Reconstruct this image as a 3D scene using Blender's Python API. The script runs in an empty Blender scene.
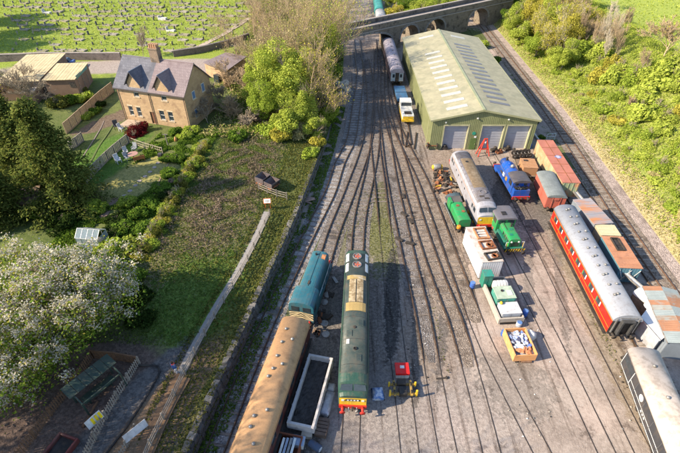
import bpy, math, random
import numpy as np
from mathutils import Vector, Matrix

# ---------------------------------------------------------------- camera, sky, sun, exposure
PITCH = math.radians(39.2); CAM_H = 38.0; FOC = 453.0          # photo pixels (680 x 453)
scene = bpy.context.scene
col = scene.collection
cam_data = bpy.data.cameras.new('camera'); cam_data.sensor_width = 36.0; cam_data.lens = 36.0 * FOC / 680.0
cam_data.clip_start = 0.5; cam_data.clip_end = 3000
cam = bpy.data.objects.new('camera', cam_data); col.objects.link(cam)
cam.location = (0, 0, CAM_H); cam.rotation_euler = (math.radians(90) - PITCH, 0, 0)
scene.camera = cam

SUN_EL, SUN_SIDE = 33.0, 14.0                                   # sun from the left, a little from the camera's side
_e, _s = math.radians(SUN_EL), math.radians(SUN_SIDE)
TO_SUN = Vector((-math.cos(_e) * math.cos(_s), -math.cos(_e) * math.sin(_s), math.sin(_e)))
world = bpy.data.worlds.new('World'); scene.world = world; world.use_nodes = True
wn = world.node_tree; wn.nodes.clear()
sky = wn.nodes.new('ShaderNodeTexSky'); sky.sky_type = 'NISHITA'; sky.sun_disc = False
sky.sun_elevation = _e; sky.sun_rotation = math.atan2(TO_SUN.x, TO_SUN.y); sky.dust_density = 0.6; sky.ozone_density = 1.0
bg = wn.nodes.new('ShaderNodeBackground'); bg.inputs[1].default_value = 0.125
wo = wn.nodes.new('ShaderNodeOutputWorld')
wn.links.new(sky.outputs[0], bg.inputs[0]); wn.links.new(bg.outputs[0], wo.inputs[0])
sun_d = bpy.data.lights.new('sun', 'SUN'); sun_d.energy = 4.6; sun_d.angle = math.radians(0.55); sun_d.color = (1.0, 0.85, 0.64)
sun = bpy.data.objects.new('sun', sun_d); col.objects.link(sun)
sun.rotation_euler = TO_SUN.to_track_quat('Z', 'Y').to_euler()
vs = scene.view_settings
vs.view_transform = 'Standard'; vs.look = 'None'; vs.gamma = 1.0; vs.use_curve_mapping = False
vs.exposure = 1.18
try:
    scene.cycles.max_bounces = 6; scene.cycles.diffuse_bounces = 3; scene.cycles.glossy_bounces = 2
    scene.cycles.transmission_bounces = 4; scene.cycles.transparent_max_bounces = 6
    scene.cycles.use_denoising = True
except Exception: pass

# ---------------------------------------------------------------- ground geometry of the place
_c, _n = math.cos(PITCH), math.sin(PITCH)
def G(u, v, z=0.0):
    """where the sight line of photo point (u, v) meets the level z: surveyed position on the site, metres"""
    a = (u - 340) / FOC; b = (v - 226.5) / FOC
    dz = -_n - b * _c; t = (z - CAM_H) / dz
    return Vector((a * t, (_c - b * _n) * t, z))

def lerp_poly(P, y):
    if y <= P[0][0]: return P[0][1]
    for (y0, x0), (y1, x1) in zip(P, P[1:]):
        if y <= y1: return x0 + (x1 - x0) * (y - y0) / (y1 - y0)
    return P[-1][1]
def sst(a, b, x):
    t = min(1, max(0, (x - a) / (b - a))); return t * t * (3 - 2 * t)
WALL = [(0, -15.2), (12, -13), (18.2, -11.8), (33.7, -8.6), (47, -5.9), (57, -4.3), (67, -2.8), (85, -0.6), (100, 0.6), (112, 0.9), (300, 0.0)]
MAINX = [(0, 36.0), (33.7, 37.1), (46.3, 37.7), (81.4, 40.0), (117.6, 40.9), (143, 41.4), (300, 42)]
def xw(y): return lerp_poly(WALL, y)
def xm(y): return lerp_poly(MAINX, y)
def wob(x, y): return 0.5 * math.sin(x * .37 + 1.3 * math.sin(y * .21)) * math.sin(y * .31 + x * .13)
def hL(x, y):
    d = xw(y) - x
    if d < 0: return 0.0
    wall_h = 1.7 * (1 - sst(64, 72, y)) + 0.15 * sst(64, 72, y)
    z = wall_h + (2.0 - wall_h * .8) * sst(0, 7, d) + .25 * sst(5, 16, d) + .5 * sst(60, 85, y) * sst(2, 12, d)
    z += (0.12 + .25 * sst(7, 12, d) * (1 - sst(14, 22, d))) * wob(x * 1.5, y * 1.5) * sst(0.5, 4, d)
    c = sst(78, 100, y + 0.12 * (x + 40))
    z += c * (1.5 * sst(4, 22, d))
    z += sst(97, 160, y) * 3.2 * sst(8, 30, d) 
    return z
def hR(x, y):
    e = x - (xm(y) + 3.4)
    if e < 0: return 0.0
    return 0.33 * e * (1 - sst(20, 30, e) * .45) + 0.45 * wob(x, y) * sst(2, 6, e)
def T(u, v, f=hL):
    z = 2.0
    for _ in range(14):
        p = G(u, v, z); z = 0.5 * z + 0.5 * f(p.x, p.y)
    return Vector((p.x, p.y, f(p.x, p.y)))

# ---------------------------------------------------------------- materials
MATS = {}
def new_mat(name):
    m = bpy.data.materials.new(name); m.use_nodes = True; nt = m.node_tree; nt.nodes.clear()
    return m, nt
class NT:
    def __init__(s, nt): s.nt = nt
    def n(s, t, **k):
        x = s.nt.nodes.new(t)
        for a, b in k.items(): setattr(x, a, b)
        return x
    def l(s, a, b): s.nt.links.new(a, b)
    def pos(s):
        return s.n('ShaderNodeNewGeometry').outputs['Position']
    def obj(s):
        return s.n('ShaderNodeTexCoord').outputs['Object']
    def noise(s, vec, scale, detail=3, rough=.55, out='Fac'):
        x = s.n('ShaderNodeTexNoise'); x.inputs['Scale'].default_value = scale; x.inputs['Detail'].default_value = detail; x.inputs['Roughness'].default_value = rough
        s.l(vec, x.inputs['Vector']); return x.outputs[out]
    def ramp(s, fac, a, b):
        x = s.n('ShaderNodeMapRange'); x.interpolation_type = 'SMOOTHSTEP'; x.inputs[1].default_value = a; x.inputs[2].default_value = b
        s.l(fac, x.inputs[0]); return x.outputs[0]
    def mix(s, fac, a, b, mode='MIX'):
        x = s.n('ShaderNodeMix'); x.data_type = 'RGBA'; x.blend_type = mode
        for sock, val in ((x.inputs[0], fac), (x.inputs[6], a), (x.inputs[7], b)):
            if isinstance(val, (int, float)): sock.default_value = val
            elif isinstance(val, (tuple, list)): sock.default_value = (*val[:3], 1)
            else: s.l(val, sock)
        return x.outputs[2]
    def math(s, op, a, b=0.0):
        x = s.n('ShaderNodeMath'); x.operation = op
        for sock, val in ((x.inputs[0], a), (x.inputs[1], b)):
            if isinstance(val, (int, float)): sock.default_value = val
            else: s.l(val, sock)
        return x.outputs[0]
    def mapv(s, vec, loc=(0, 0, 0), rot=(0, 0, 0), sc=(1, 1, 1)):
        x = s.n('ShaderNodeMapping'); x.inputs[1].default_value = loc; x.inputs[2].default_value = rot; x.inputs[3].default_value = sc
        s.l(vec, x.inputs[0]); return x.outputs[0]
    def bump(s, h, strength, dist=.05):
        x = s.n('ShaderNodeBump'); x.inputs['Strength'].default_value = strength; x.inputs['Distance'].default_value = dist
        s.l(h, x.inputs['Height']); return x.outputs[0]
    def out(s, color, rough=.8, metal=0, normal=None, spec=.3, alpha=None, coat=0):
        p = s.n('ShaderNodeBsdfPrincipled'); o = s.n('ShaderNodeOutputMaterial')
        if isinstance(color, (tuple, list)): p.inputs['Base Color'].default_value = (*color[:3], 1)
        else: s.l(color, p.inputs['Base Color'])
        if isinstance(rough, (int, float)): p.inputs['Roughness'].default_value = rough
        else: s.l(rough, p.inputs['Roughness'])
        p.inputs['Metallic'].default_value = metal; p.inputs['Specular IOR Level'].default_value = spec
        if coat: p.inputs['Coat Weight'].default_value = coat
        if normal is not None: s.l(normal, p.inputs['Normal'])
        s.l(p.outputs[0], o.inputs[0]); return p
def sc3(c, k): return tuple(min(1, x * k) for x in c)

def M(name, base, var=.22, scale=1.2, rough=.7, metal=0, second=None, amount=.5, sscale=2.0, soft=.12, bump=.15, bscale=25, spec=.3, local=False, stretch=None, grime=0):
    """weathered painted or natural surface: base colour drifting with a slow and a fine noise, a second colour (rust, dirt, fade) in patches"""
    if name in MATS: return MATS[name]
    m, nt = new_mat(name); N = NT(nt)
    v = N.obj() if local else N.pos()
    vv = N.mapv(v, sc=stretch) if stretch else v
    slow = N.noise(vv, scale, 4); fine = N.noise(v, scale * 9 + 6, 3)
    f = N.math('ADD', N.math('MULTIPLY', slow, .6), N.math('MULTIPLY', fine, .4))
    c = N.mix(N.ramp(f, .3, .7), sc3(base, 1 - var), sc3(base, 1 + var))
    if second is not None:
        g = N.ramp(N.noise(vv, sscale, 5, .65), 1 - amount - soft, 1 - amount + soft)
        c = N.mix(g, c, second)
    if grime:                                                            # rain streaks and brake dust
        st = N.ramp(N.noise(N.mapv(v, sc=(1.0, 1.0, .22)), 2.6, 5, .7), .46, .74); bl = N.ramp(N.noise(v, .9, 4, .6), .45, .75)
        c = N.mix(N.math('MULTIPLY', N.math('MAXIMUM', st, bl), grime), c, (.11, .085, .065))
        rough = N.math('ADD', rough, N.math('MULTIPLY', st, .3))
    nb = N.bump(N.noise(v, bscale, 3), bump, .04) if bump else None
    N.out(c, rough, metal, nb, spec)
    MATS[name] = m; return m

def stripes(name, base, axis, period, depth=.5, dark=.8, second=None, amount=.4, sscale=.6, rough=.6, local=True, var=.15, spec=.3):
    """profiled sheet or boarding: real relief comes from the bump of a wave along one axis"""
    if name in MATS: return MATS[name]
    m, nt = new_mat(name); N = NT(nt); v = N.obj() if local else N.pos()
    sp = N.n('ShaderNodeSeparateXYZ'); N.l(v, sp.inputs[0])
    w = N.math('FRACT', N.math('MULTIPLY', sp.outputs['XYZ'.index(axis)], 1.0 / period))
    tri = N.math('ABSOLUTE', N.math('SUBTRACT', w, .5))
    h = N.ramp(tri, .30, .42)
    p = N.pos(); slow = N.noise(p, .8, 4); fine = N.noise(p, 14, 3)
    f = N.math('ADD', N.math('MULTIPLY', slow, .6), N.math('MULTIPLY', fine, .4))
    c = N.mix(N.ramp(f, .3, .7), sc3(base, 1 - var), sc3(base, 1 + var))
    if second is not None:
        c = N.mix(N.ramp(N.noise(p, sscale, 5, .65), 1 - amount - .1, 1 - amount + .1), c, second)
    c = N.mix(N.math('MULTIPLY', h, 1 - dark), c, sc3(base, .35))
    N.out(c, rough, 0, N.bump(h, depth, .05), spec)
    MATS[name] = m; return m

def stone(name, c1, c2, mortar, w, h, local=True, bump=.6, plane='XZ', rough=.9, dirt=None):
    if name in MATS: return MATS[name]
    m, nt = new_mat(name); N = NT(nt); v = N.obj() if local else N.pos()
    sp = N.n('ShaderNodeSeparateXYZ'); N.l(v, sp.inputs[0]); cb = N.n('ShaderNodeCombineXYZ')
    if plane == 'XZ': N.l(N.math('ADD', sp.outputs[0], sp.outputs[1]), cb.inputs[0]); N.l(sp.outputs[2], cb.inputs[1])
    else: N.l(sp.outputs[0], cb.inputs[0]); N.l(sp.outputs[1], cb.inputs[1])
    wv = N.n('ShaderNodeVectorMath'); wv.operation = 'ADD'; N.l(cb.outputs[0], wv.inputs[0])
    nn = N.n('ShaderNodeVectorMath'); nn.operation = 'SCALE'; N.l(N.noise(v, 2.5, 2, out='Color'), nn.inputs[0]); nn.inputs['Scale'].default_value = .06
    N.l(nn.outputs[0], wv.inputs[1])
    b = N.n('ShaderNodeTexBrick'); b.inputs['Scale'].default_value = 1.0; b.inputs['Brick Width'].default_value = w; b.inputs['Row Height'].default_value = h
    b.inputs['Mortar Size'].default_value = .018; b.inputs['Mortar Smooth'].default_value = .3; b.inputs['Bias'].default_value = -.1
    b.inputs['Color1'].default_value = (*c1, 1); b.inputs['Color2'].default_value = (*c2, 1); b.inputs['Mortar'].default_value = (*mortar, 1)
    N.l(wv.outputs[0], b.inputs[0])
    p = N.pos(); c = N.mix(N.ramp(N.noise(p, 5, 5, .7), .35, .65), b.outputs[0], sc3(c2, .75))
    if dirt is not None: c = N.mix(N.ramp(N.noise(p, .7, 5, .65), .5, .66), c, dirt)
    hgt = N.math('SUBTRACT', N.math('MULTIPLY', N.noise(p, 12, 3), .5), b.outputs['Fac'])
    N.out(c, rough, 0, N.bump(hgt, bump, .05), .2)
    MATS[name] = m; return m

def leafmat(name, a, b, c=None, amt=.35, trans=.35, scale=3.5):
    """foliage: leaf to leaf colour drift, thin leaves let some light through"""
    if name in MATS: return MATS[name]
    m, nt = new_mat(name); N = NT(nt); p = N.pos()
    k = N.mix(N.ramp(N.noise(p, scale, 2, .7), .36, .64), a, b)
    if c is not None: k = N.mix(N.ramp(N.noise(p, 7.3, 1), 1 - amt - .06, 1 - amt + .06), k, c)
    k = N.mix(N.ramp(N.noise(p, .45, 2), .3, .7), N.mix(1.0, k, (.72, .74, .7), 'MULTIPLY'), k)
    d = N.n('ShaderNodeBsdfDiffuse'); t = N.n('ShaderNodeBsdfTranslucent'); x = N.n('ShaderNodeMixShader'); x.inputs[0].default_value = trans
    o = N.n('ShaderNodeOutputMaterial')
    N.l(k, d.inputs[0]); N.l(k, t.inputs[0]); N.l(d.outputs[0], x.inputs[1]); N.l(t.outputs[0], x.inputs[2]); N.l(x.outputs[0], o.inputs[0])
    MATS[name] = m; return m

def glassmat(name, c=(.03, .04, .05), rough=.08):
    if name in MATS: return MATS[name]
    m, nt = new_mat(name); N = NT(nt)
    N.out(N.mix(N.noise(N.pos(), 3, 2), sc3(c, .6), sc3(c, 1.5)), rough, 0, N.bump(N.noise(N.pos(), 1.5, 1), .05), .6)
    MATS[name] = m; return m

# ---------------------------------------------------------------- mesh building
class MB:
    def __init__(s): s.V = []; s.F = []
    def add(s, V, F):
        o = len(s.V); s.V += [tuple(v) for v in V]; s.F += [tuple(i + o for i in f) for f in F]; return s
    def bx(s, x0, x1, y0, y1, z0, z1):
        return s.add([(x0, y0, z0), (x1, y0, z0), (x1, y1, z0), (x0, y1, z0), (x0, y0, z1), (x1, y0, z1), (x1, y1, z1), (x0, y1, z1)],
                     [(0, 3, 2, 1), (4, 5, 6, 7), (0, 1, 5, 4), (1, 2, 6, 5), (2, 3, 7, 6), (3, 0, 4, 7)])
    def box(s, c, d, rz=0, rx=0, ry=0):
        R = Matrix.Rotation(rz, 3, 'Z') @ Matrix.Rotation(ry, 3, 'Y') @ Matrix.Rotation(rx, 3, 'X'); c = Vector(c)
        V = [c + R @ Vector((a * d[0] / 2, b * d[1] / 2, e * d[2] / 2)) for a, b, e in ((-1, -1, -1), (1, -1, -1), (1, 1, -1), (-1, 1, -1), (-1, -1, 1), (1, -1, 1), (1, 1, 1), (-1, 1, 1))]
        return s.add(V, [(0, 3, 2, 1), (4, 5, 6, 7), (0, 1, 5, 4), (1, 2, 6, 5), (2, 3, 7, 6), (3, 0, 4, 7)])
    def loft(s, secs, caps=True):
        n = len(secs[0]); V = [p for q in secs for p in q]; F = []
        for i in range(len(secs) - 1):
            for j in range(n):
                k = (j + 1) % n; F.append((i * n + j, i * n + k, (i + 1) * n + k, (i + 1) * n + j))
        if caps: F.append(tuple(range(n - 1, -1, -1))); F.append(tuple((len(secs) - 1) * n + j for j in range(n)))
        return s.add(V, F)
    def pry(s, poly, y0, y1): return s.loft([[(x, y0, z) for x, z in poly], [(x, y1, z) for x, z in poly]])
    def prx(s, poly, x0, x1): return s.loft([[(x0, y, z) for y, z in poly], [(x1, y, z) for y, z in poly]])
    def prz(s, poly, z0, z1): return s.loft([[(x, y, z0) for x, y in poly], [(x, y, z1) for x, y in poly]])
    def tube(s, p, q, r, n=6, r2=None):
        p, q = Vector(p), Vector(q); d = q - p
        if d.length < 1e-6: return s
        a = d.orthogonal().normalized(); b = d.normalized().cross(a); r2 = r if r2 is None else r2
        f = lambda c, k: [c + (a * math.cos(t) + b * math.sin(t)) * k for t in [2 * math.pi * i / n for i in range(n)]]
        return s.loft([f(p, r), f(q, r2)])
    def pipe(s, pts, r, n=6):
        for p, q in zip(pts, pts[1:]): s.tube(p, q, r, n)
        return s
    def lathe(s, prof, c=(0, 0, 0), n=12, ax='z'):
        rings = []
        for r, h in prof:
            ring = []
            for i in range(n):
                t = 2 * math.pi * i / n; a, b = r * math.cos(t), r * math.sin(t)
                p = {'z': (a, b, h), 'x': (h, a, b), 'y': (b, h, a)}[ax]
                ring.append((p[0] + c[0], p[1] + c[1], p[2] + c[2]))
            rings.append(ring)
        return s.loft(rings)
    def plate(s, a, b, c, d, t=.02):
        P = [Vector(x) for x in (a, b, c, d)]; nrm = (P[1] - P[0]).cross(P[3] - P[0]).normalized() * t
        return s.loft([[p for p in P], [p + nrm for p in P]])
    def build(s, name, mat, parent=None, smooth=False, bevel=0, loc=None):
        me = bpy.data.meshes.new(name); me.from_pydata(s.V, [], s.F); me.update()
        if smooth: me.polygons.foreach_set('use_smooth', [True] * len(me.polygons))
        return link(name, me, mat, parent, bevel, loc)
def link(name, me, mat, parent=None, bevel=0, loc=None):
    if mat is not None and not me.materials: me.materials.append(mat)
    o = bpy.data.objects.new(name, me); col.objects.link(o); o.parent = parent
    if loc is not None: o.location = loc
    if bevel:
        b = o.modifiers.new('bevel', 'BEVEL'); b.width = bevel; b.segments = 2; b.limit_method = 'ANGLE'; b.angle_limit = math.radians(40)
    return o
def npmesh(name, V, F, n):
    """V (k,3), F (m,n) numpy -> mesh"""
    me = bpy.data.meshes.new(name); V = np.asarray(V, np.float32); F = np.asarray(F, np.int32)
    me.vertices.add(len(V)); me.vertices.foreach_set('co', V.ravel())
    me.loops.add(F.size); me.loops.foreach_set('vertex_index', F.ravel())
    me.polygons.add(len(F)); me.polygons.foreach_set('loop_start', np.arange(0, F.size, n, dtype=np.int32))
    me.update(calc_edges=True); return me
def thing(name, label, cat, loc=(0, 0, 0), rz=0, group=None):
    o = bpy.data.objects.new(name, None); o.empty_display_size = .3; col.objects.link(o); o.location = loc; o.rotation_euler = (0, 0, rz)
    o['label'] = label; o['category'] = cat
    if group: o['group'] = group
    return o
def tag(o, label, cat, group=None, kind=None):
    o['label'] = label
    if cat: o['category'] = cat
    if group: o['group'] = group
    if kind: o['kind'] = kind
    return o
def struct(o, label=None):
    o['kind'] = 'structure'
    if label: o['label'] = label
    return o
def copy_tree(o, parent=None, loc=None, rz=None, label=None, scale=None):
    c = o.copy(); col.objects.link(c); c.parent = parent
    if loc is not None: c.location = loc
    if rz is not None: c.rotation_euler = (0, 0, rz)
    if label: c['label'] = label
    if scale: c.scale = scale if isinstance(scale, (tuple, list)) else (scale,) * 3
    for ch in KIDS.get(o.name, o.children): copy_tree(ch, c)
    return c
KIDS = {}
def smooth_path(P, step):
    P = [Vector(p) for p in P]; P = [P[0] * 2 - P[1]] + P + [P[-1] * 2 - P[-2]]; out = []
    for i in range(1, len(P) - 2):
        a, b, c, d = P[i - 1:i + 3]
        k = max(2, int((c - b).length / .25))
        for j in range(k):
            t = j / k
            out.append(.5 * ((2 * b) + (c - a) * t + (2 * a - 5 * b + 4 * c - d) * t * t + (3 * b - a - 3 * c + d) * t ** 3))
    out.append(P[-2]); res = [out[0]]; acc = 0
    for p, q in zip(out, out[1:]):
        acc += (q - p).length
        if acc >= step: res.append(q); acc = 0
    return res
def heading(a, b): return math.atan2(b.y - a.y, b.x - a.x) - math.pi / 2
rnd = random.Random(7)
# ---------------------------------------------------------------- ground sheets
R = math.radians
def ground_mat(name, a, b, patches, grit=(.5, .48, .45), gritamt=.3, bump=.5, spec=.15, stones=18, ruts=0):
    m, nt = new_mat(name); N = NT(nt); p = N.pos()
    big = N.noise(p, .25, 5, .6); fine = N.noise(p, 3.2, 6, .72); n2 = N.noise(p, .9, 4, .65)
    c = N.mix(N.ramp(N.math('ADD', N.math('MULTIPLY', big, .55), N.math('MULTIPLY', fine, .45)), .36, .64), a, b)
    warp = N.math('MULTIPLY', N.math('SUBTRACT', N.math('ADD', N.math('MULTIPLY', n2, .55), N.math('MULTIPLY', fine, .45)), .5), 8.0)
    for (cx, cy, rx, ry, rot, k1, k2, soft, st) in patches:
        # inverse of the mapping: centre -> 0, radius -> 1
        mp = N.n('ShaderNodeMapping'); mp.vector_type = 'TEXTURE'
        mp.inputs[1].default_value = (cx, cy, 0); mp.inputs[2].default_value = (0, 0, rot); mp.inputs[3].default_value = (rx, ry, 1e4)
        N.l(p, mp.inputs[0]); ln = N.n('ShaderNodeVectorMath'); ln.operation = 'LENGTH'; N.l(mp.outputs[0], ln.inputs[0])
        f = N.ramp(N.math('ADD', ln.outputs['Value'], N.math('MULTIPLY', warp, soft)), 1.15, .85)
        if st < 1: f = N.math('MULTIPLY', f, st)
        c = N.mix(f, c, N.mix(N.ramp(fine, .38, .62), k1, k2))
    if ruts:                                                             # wheel ruts and trodden lines along the yard, oil blots
        rt = N.ramp(N.noise(N.mapv(p, rot=(0, 0, R(-14)), sc=(1.5, .07, 1)), 1.0, 4, .6), .52, .68)
        c = N.mix(N.math('MULTIPLY', rt, ruts), c, N.mix(1.0, c, (.5, .47, .45), 'MULTIPLY'))
        ob = N.ramp(N.noise(p, .55, 6, .72), .565, .66)
        c = N.mix(N.math('MULTIPLY', ob, .75), c, N.mix(1.0, c, (.42, .40, .39), 'MULTIPLY'))
        pa = N.ramp(N.noise(p, .16, 3, .5), .5, .62); c = N.mix(N.math('MULTIPLY', pa, .45), c, N.mix(1.0, c, (1.18, 1.12, 1.12), 'MULTIPLY'))
    vo = N.n('ShaderNodeTexVoronoi'); vo.inputs['Scale'].default_value = stones; N.l(p, vo.inputs['Vector'])
    bits = N.math('MULTIPLY', N.ramp(N.noise(p, stones * .45, 2), .60, .68), gritamt)
    c = N.mix(bits, c, grit)
    c = N.mix(N.ramp(N.noise(p, 5.5, 4, .7), .58, .75), c, N.mix(1.0, c, (.62, .6, .58), 'MULTIPLY'))
    h = N.math('ADD', N.math('MULTIPLY', fine, .7), N.math('MULTIPLY', vo.outputs[0], .5))
    N.out(c, .92, 0, N.bump(h, bump, .08), spec)
    return m
GP = []
def gp(u, v, rx, ry, k1, k2, rot=0, soft=.25, st=1.0, f=None):
    q = G(u, v) if f is None else T(u, v, f); return (q.x, q.y, rx, ry, R(rot), k1, k2, soft, st)
BRN1, BRN2 = (.16, .125, .10), (.27, .215, .17)
GRN1, GRN2 = (.07, .08, .025), (.155, .155, .05)
yard_patches = [
    gp(378, 150, 9.5, 42, (.145, .13, .12), (.26, .235, .22), -4, .25, .85),          # pale ballast of the station throat
    gp(400, 300, 6.5, 20, (.15, .128, .112), (.25, .215, .19), 0, .3, .85), gp(330, 330, 6, 18, (.12, .10, .09), (.21, .18, .16), -8, .3, .8),
    gp(440, 200, 5, 16, BRN1, BRN2, -10, .3, .7), gp(470, 190, 7, 12, BRN1, BRN2, -10, .35, .6), gp(430, 330, 3, 12, BRN1, BRN2, -12, .35, .6), gp(545, 210, 4, 13, BRN1, BRN2, -10, .3, .6),
    gp(374, 212, 4.2, 9, GRN1, GRN2, 0, .42, .62),                                      # moss and weeds between the sidings
    gp(384, 246, 2.4, 6, GRN1, GRN2, 0, .45, .6),
    gp(345, 232, 2.2, 7, GRN1, GRN2, 0, .5, .5),
    gp(392, 300, .85, 8.5, (.028, .027, .028), (.06, .056, .053), -6, .22, .85),        # oil
    gp(424, 318, .8, 4.5, (.05, .048, .045), (.1, .095, .09), -8, .35, .6),
    gp(301, 420, 1.9, 6, (.05, .047, .045), (.10, .095, .09), -8, .35, .7),
    gp(316, 340, 2.6, 10, (.085, .08, .075), (.17, .155, .14), -8, .3, .8),
    gp(352, 432, 1.3, 1.0, (.03, .03, .03), (.06, .055, .05), 20, .4, .8),
    gp(500, 205, 1.5, 9, (.035, .033, .032), (.08, .075, .07), -20, .25, .7),
    gp(533, 205, 2.4, 7, (.06, .055, .052), (.12, .11, .1), -16, .3, .75),
    gp(400, 425, 6, 5.5, (.20, .175, .165), (.31, .275, .255), 0, .3, .7), gp(480, 430, 4, 5, (.23, .195, .175), (.36, .31, .28), 0, .35, .6),
    gp(418, 296, .55, 14, (.06, .054, .05), (.12, .108, .10), -9, .3, .75), gp(446, 296, .6, 12, (.06, .054, .05), (.12, .108, .10), -14, .3, .7), gp(463, 290, .5, 9, (.07, .06, .055), (.14, .12, .11), -15, .3, .6), gp(560, 280, .6, 10, (.09, .08, .072), (.17, .15, .135), -17, .3, .6), gp(529, 290, .6, 8, (.09, .08, .072), (.17, .15, .135), -17, .3, .5),
    gp(516, 385, 3.2, 3.4, (.13, .115, .1), (.22, .19, .165), 30, .4, .55),
    gp(645, 392, 1.2, 2.2, GRN1, (.17, .16, .05), 12, .45, .7),
    gp(560, 215, .8, 5, GRN1, (.2, .2, .05), -12, .4, .8),
    gp(600, 330, 1.6, 12, (.21, .16, .11), (.30, .24, .17), -3, .35, .7),
    gp(548, 105, 2.6, 26, (.04, .07, .016), (.085, .12, .03), 2, .25, 1.0),             # grass strip beside the shed
    gp(588, 180, 1.1, 14, (.06, .08, .022), (.13, .15, .04), 3, .45, .9),
    gp(455, 40, 14, 10, (.05, .075, .02), (.11, .13, .04), 30, .3, 1.0),
    gp(300, 290, 1.2, 22, (.035, .055, .018), (.08, .10, .03), -11, .4, .85),            # grass foot of the wall
    gp(225, 400, 1.0, 12, (.05, .065, .025), (.10, .11, .045), -11, .4, .8),
    gp(450, 195, 3.0, 7, (.24, .19, .15), (.36, .29, .23), 0, .3, .7),
]
G_YARD = ground_mat('yard_dirt', (.225, .182, .155), (.395, .33, .285), yard_patches, grit=(.46, .43, .40), gritamt=.3, stones=11, ruts=.9)
m = MB()
xs = [-140, -60, 0, 36, 60, 140, 420]; ys = [-60, 0, 60, 120, 200, 500]
V = [(x, y, 0) for y in ys for x in xs]; F = [(j * 7 + i, j * 7 + i + 1, (j + 1) * 7 + i + 1, (j + 1) * 7 + i) for j in range(5) for i in range(6)]
m.add(V, F); struct(m.build('ground', G_YARD))

def terrain(name, rows, cols, fn, mat):
    V = []; F = []; k = len(cols)
    for y in rows:
        for d in cols: V.append(fn(d, y))
    for j in range(len(rows) - 1):
        for i in range(k - 1): F.append((j * k + i, j * k + i + 1, (j + 1) * k + i + 1, (j + 1) * k + i))
    me = npmesh(name, V, F, 4); me.polygons.foreach_set('use_smooth', [True] * len(F)); return struct(link(name, me, mat))
gl = lambda u, v, rx, ry, k1, k2, rot=0, soft=.25, st=1.0: gp(u, v, rx, ry, k1, k2, rot, soft, st, hL)
left_patches = [
    gl(95, 28, 75, 30, (.15, .215, .03), (.27, .33, .06), 5, .12),                       # churchyard grass
    gl(200, 30, 40, 26, (.15, .215, .03), (.28, .33, .06), 5, .12),
    gl(120, 66, 26, 3.2, (.26, .22, .20), (.36, .31, .28), 4, .08),                       # lane behind the wall
    gl(236, 66, 9, 5, (.26, .22, .20), (.36, .30, .27), 10, .12),
    gl(205, 235, 5.5, 17, (.16, .115, .08), (.28, .21, .15), -12, .5, .6),               # dead bramble bank
    gl(185, 305, 4.5, 9, (.065, .13, .02), (.14, .21, .04), -14, .5, .9),
    gl(262, 290, 1.6, 22, (.045, .07, .015), (.13, .14, .035), -11.5, .3, .9),
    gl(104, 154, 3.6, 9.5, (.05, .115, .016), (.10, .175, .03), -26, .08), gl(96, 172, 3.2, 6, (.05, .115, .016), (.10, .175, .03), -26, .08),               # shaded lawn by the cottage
    gl(140, 178, 4.0, 7.5, (.19, .185, .06), (.33, .30, .11), -22, .12),                # worn lawn
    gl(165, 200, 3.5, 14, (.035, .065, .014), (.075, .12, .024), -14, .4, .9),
    gl(75, 425, 9, 9, (.085, .06, .05), (.16, .115, .095), -28, .06),                    # bark chips of the play yard
    gl(128, 415, 2.1, 9, (.075, .07, .07), (.15, .14, .135), -26, .1),
    gl(152, 425, 1.9, 10, (.16, .105, .065), (.25, .17, .11), -23, .06),                  # bark path
    gl(110, 120, 2, 7, (.10, .07, .05), (.17, .13, .095), -35, .3),
]
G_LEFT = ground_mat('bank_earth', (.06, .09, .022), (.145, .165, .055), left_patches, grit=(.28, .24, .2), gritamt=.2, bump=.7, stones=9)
cols = [0, .25, .6, 1.1, 1.8, 2.6, 3.5, 4.5, 5.6, 6.8, 8, 9.5, 11, 12.6, 14.2, 16, 18, 20, 22.5, 25, 28, 31, 34, 38, 42, 47, 52, 58, 65, 73, 82, 95, 110, 130, 160, 200, 260]
rows = [-20, 0, 5] + [8 + 1.25 * i for i in range(84)] + [115 + 4 * i for i in range(24)] + [215, 240, 280, 340, 420]
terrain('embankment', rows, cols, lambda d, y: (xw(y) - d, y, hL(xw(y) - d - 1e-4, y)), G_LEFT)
gr = lambda u, v, rx, ry, k1, k2, rot=0, soft=.25, st=1.0: gp(u, v, rx, ry, k1, k2, rot, soft, st, hR)
right_patches = [
    gr(650, 18, 45, 30, (.16, .23, .04), (.30, .34, .075), 0, .3),                         # meadow above the bank
    gr(660, 240, 1.6, 45, (.30, .245, .13), (.42, .36, .20), 0, .35, .9),
    gr(560, 110, 1.8, 60, (.30, .245, .14), (.42, .36, .22), 1, .35, .9),
]
G_RIGHT = ground_mat('hill_grass', (.17, .20, .045), (.30, .33, .09), right_patches, grit=(.3, .26, .16), gritamt=.25, bump=.8, stones=6)
terrain('hillside', [-20, 0, 10] + [14 + 1.6 * i for i in range(90)] + [165, 180, 200, 230, 280, 350, 450], [0, .4, .9, 1.5, 2.2, 3, 4, 5, 6.2, 7.5, 9, 10.5, 12, 14, 16, 18.5, 21, 24, 27, 31, 36, 42, 50, 60, 75, 95, 120, 160, 220, 320],
        lambda e, y: (xm(y) + 3.4 + e, y, hR(xm(y) + 3.4 + e + 1e-4, y) + .01), G_RIGHT)

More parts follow.
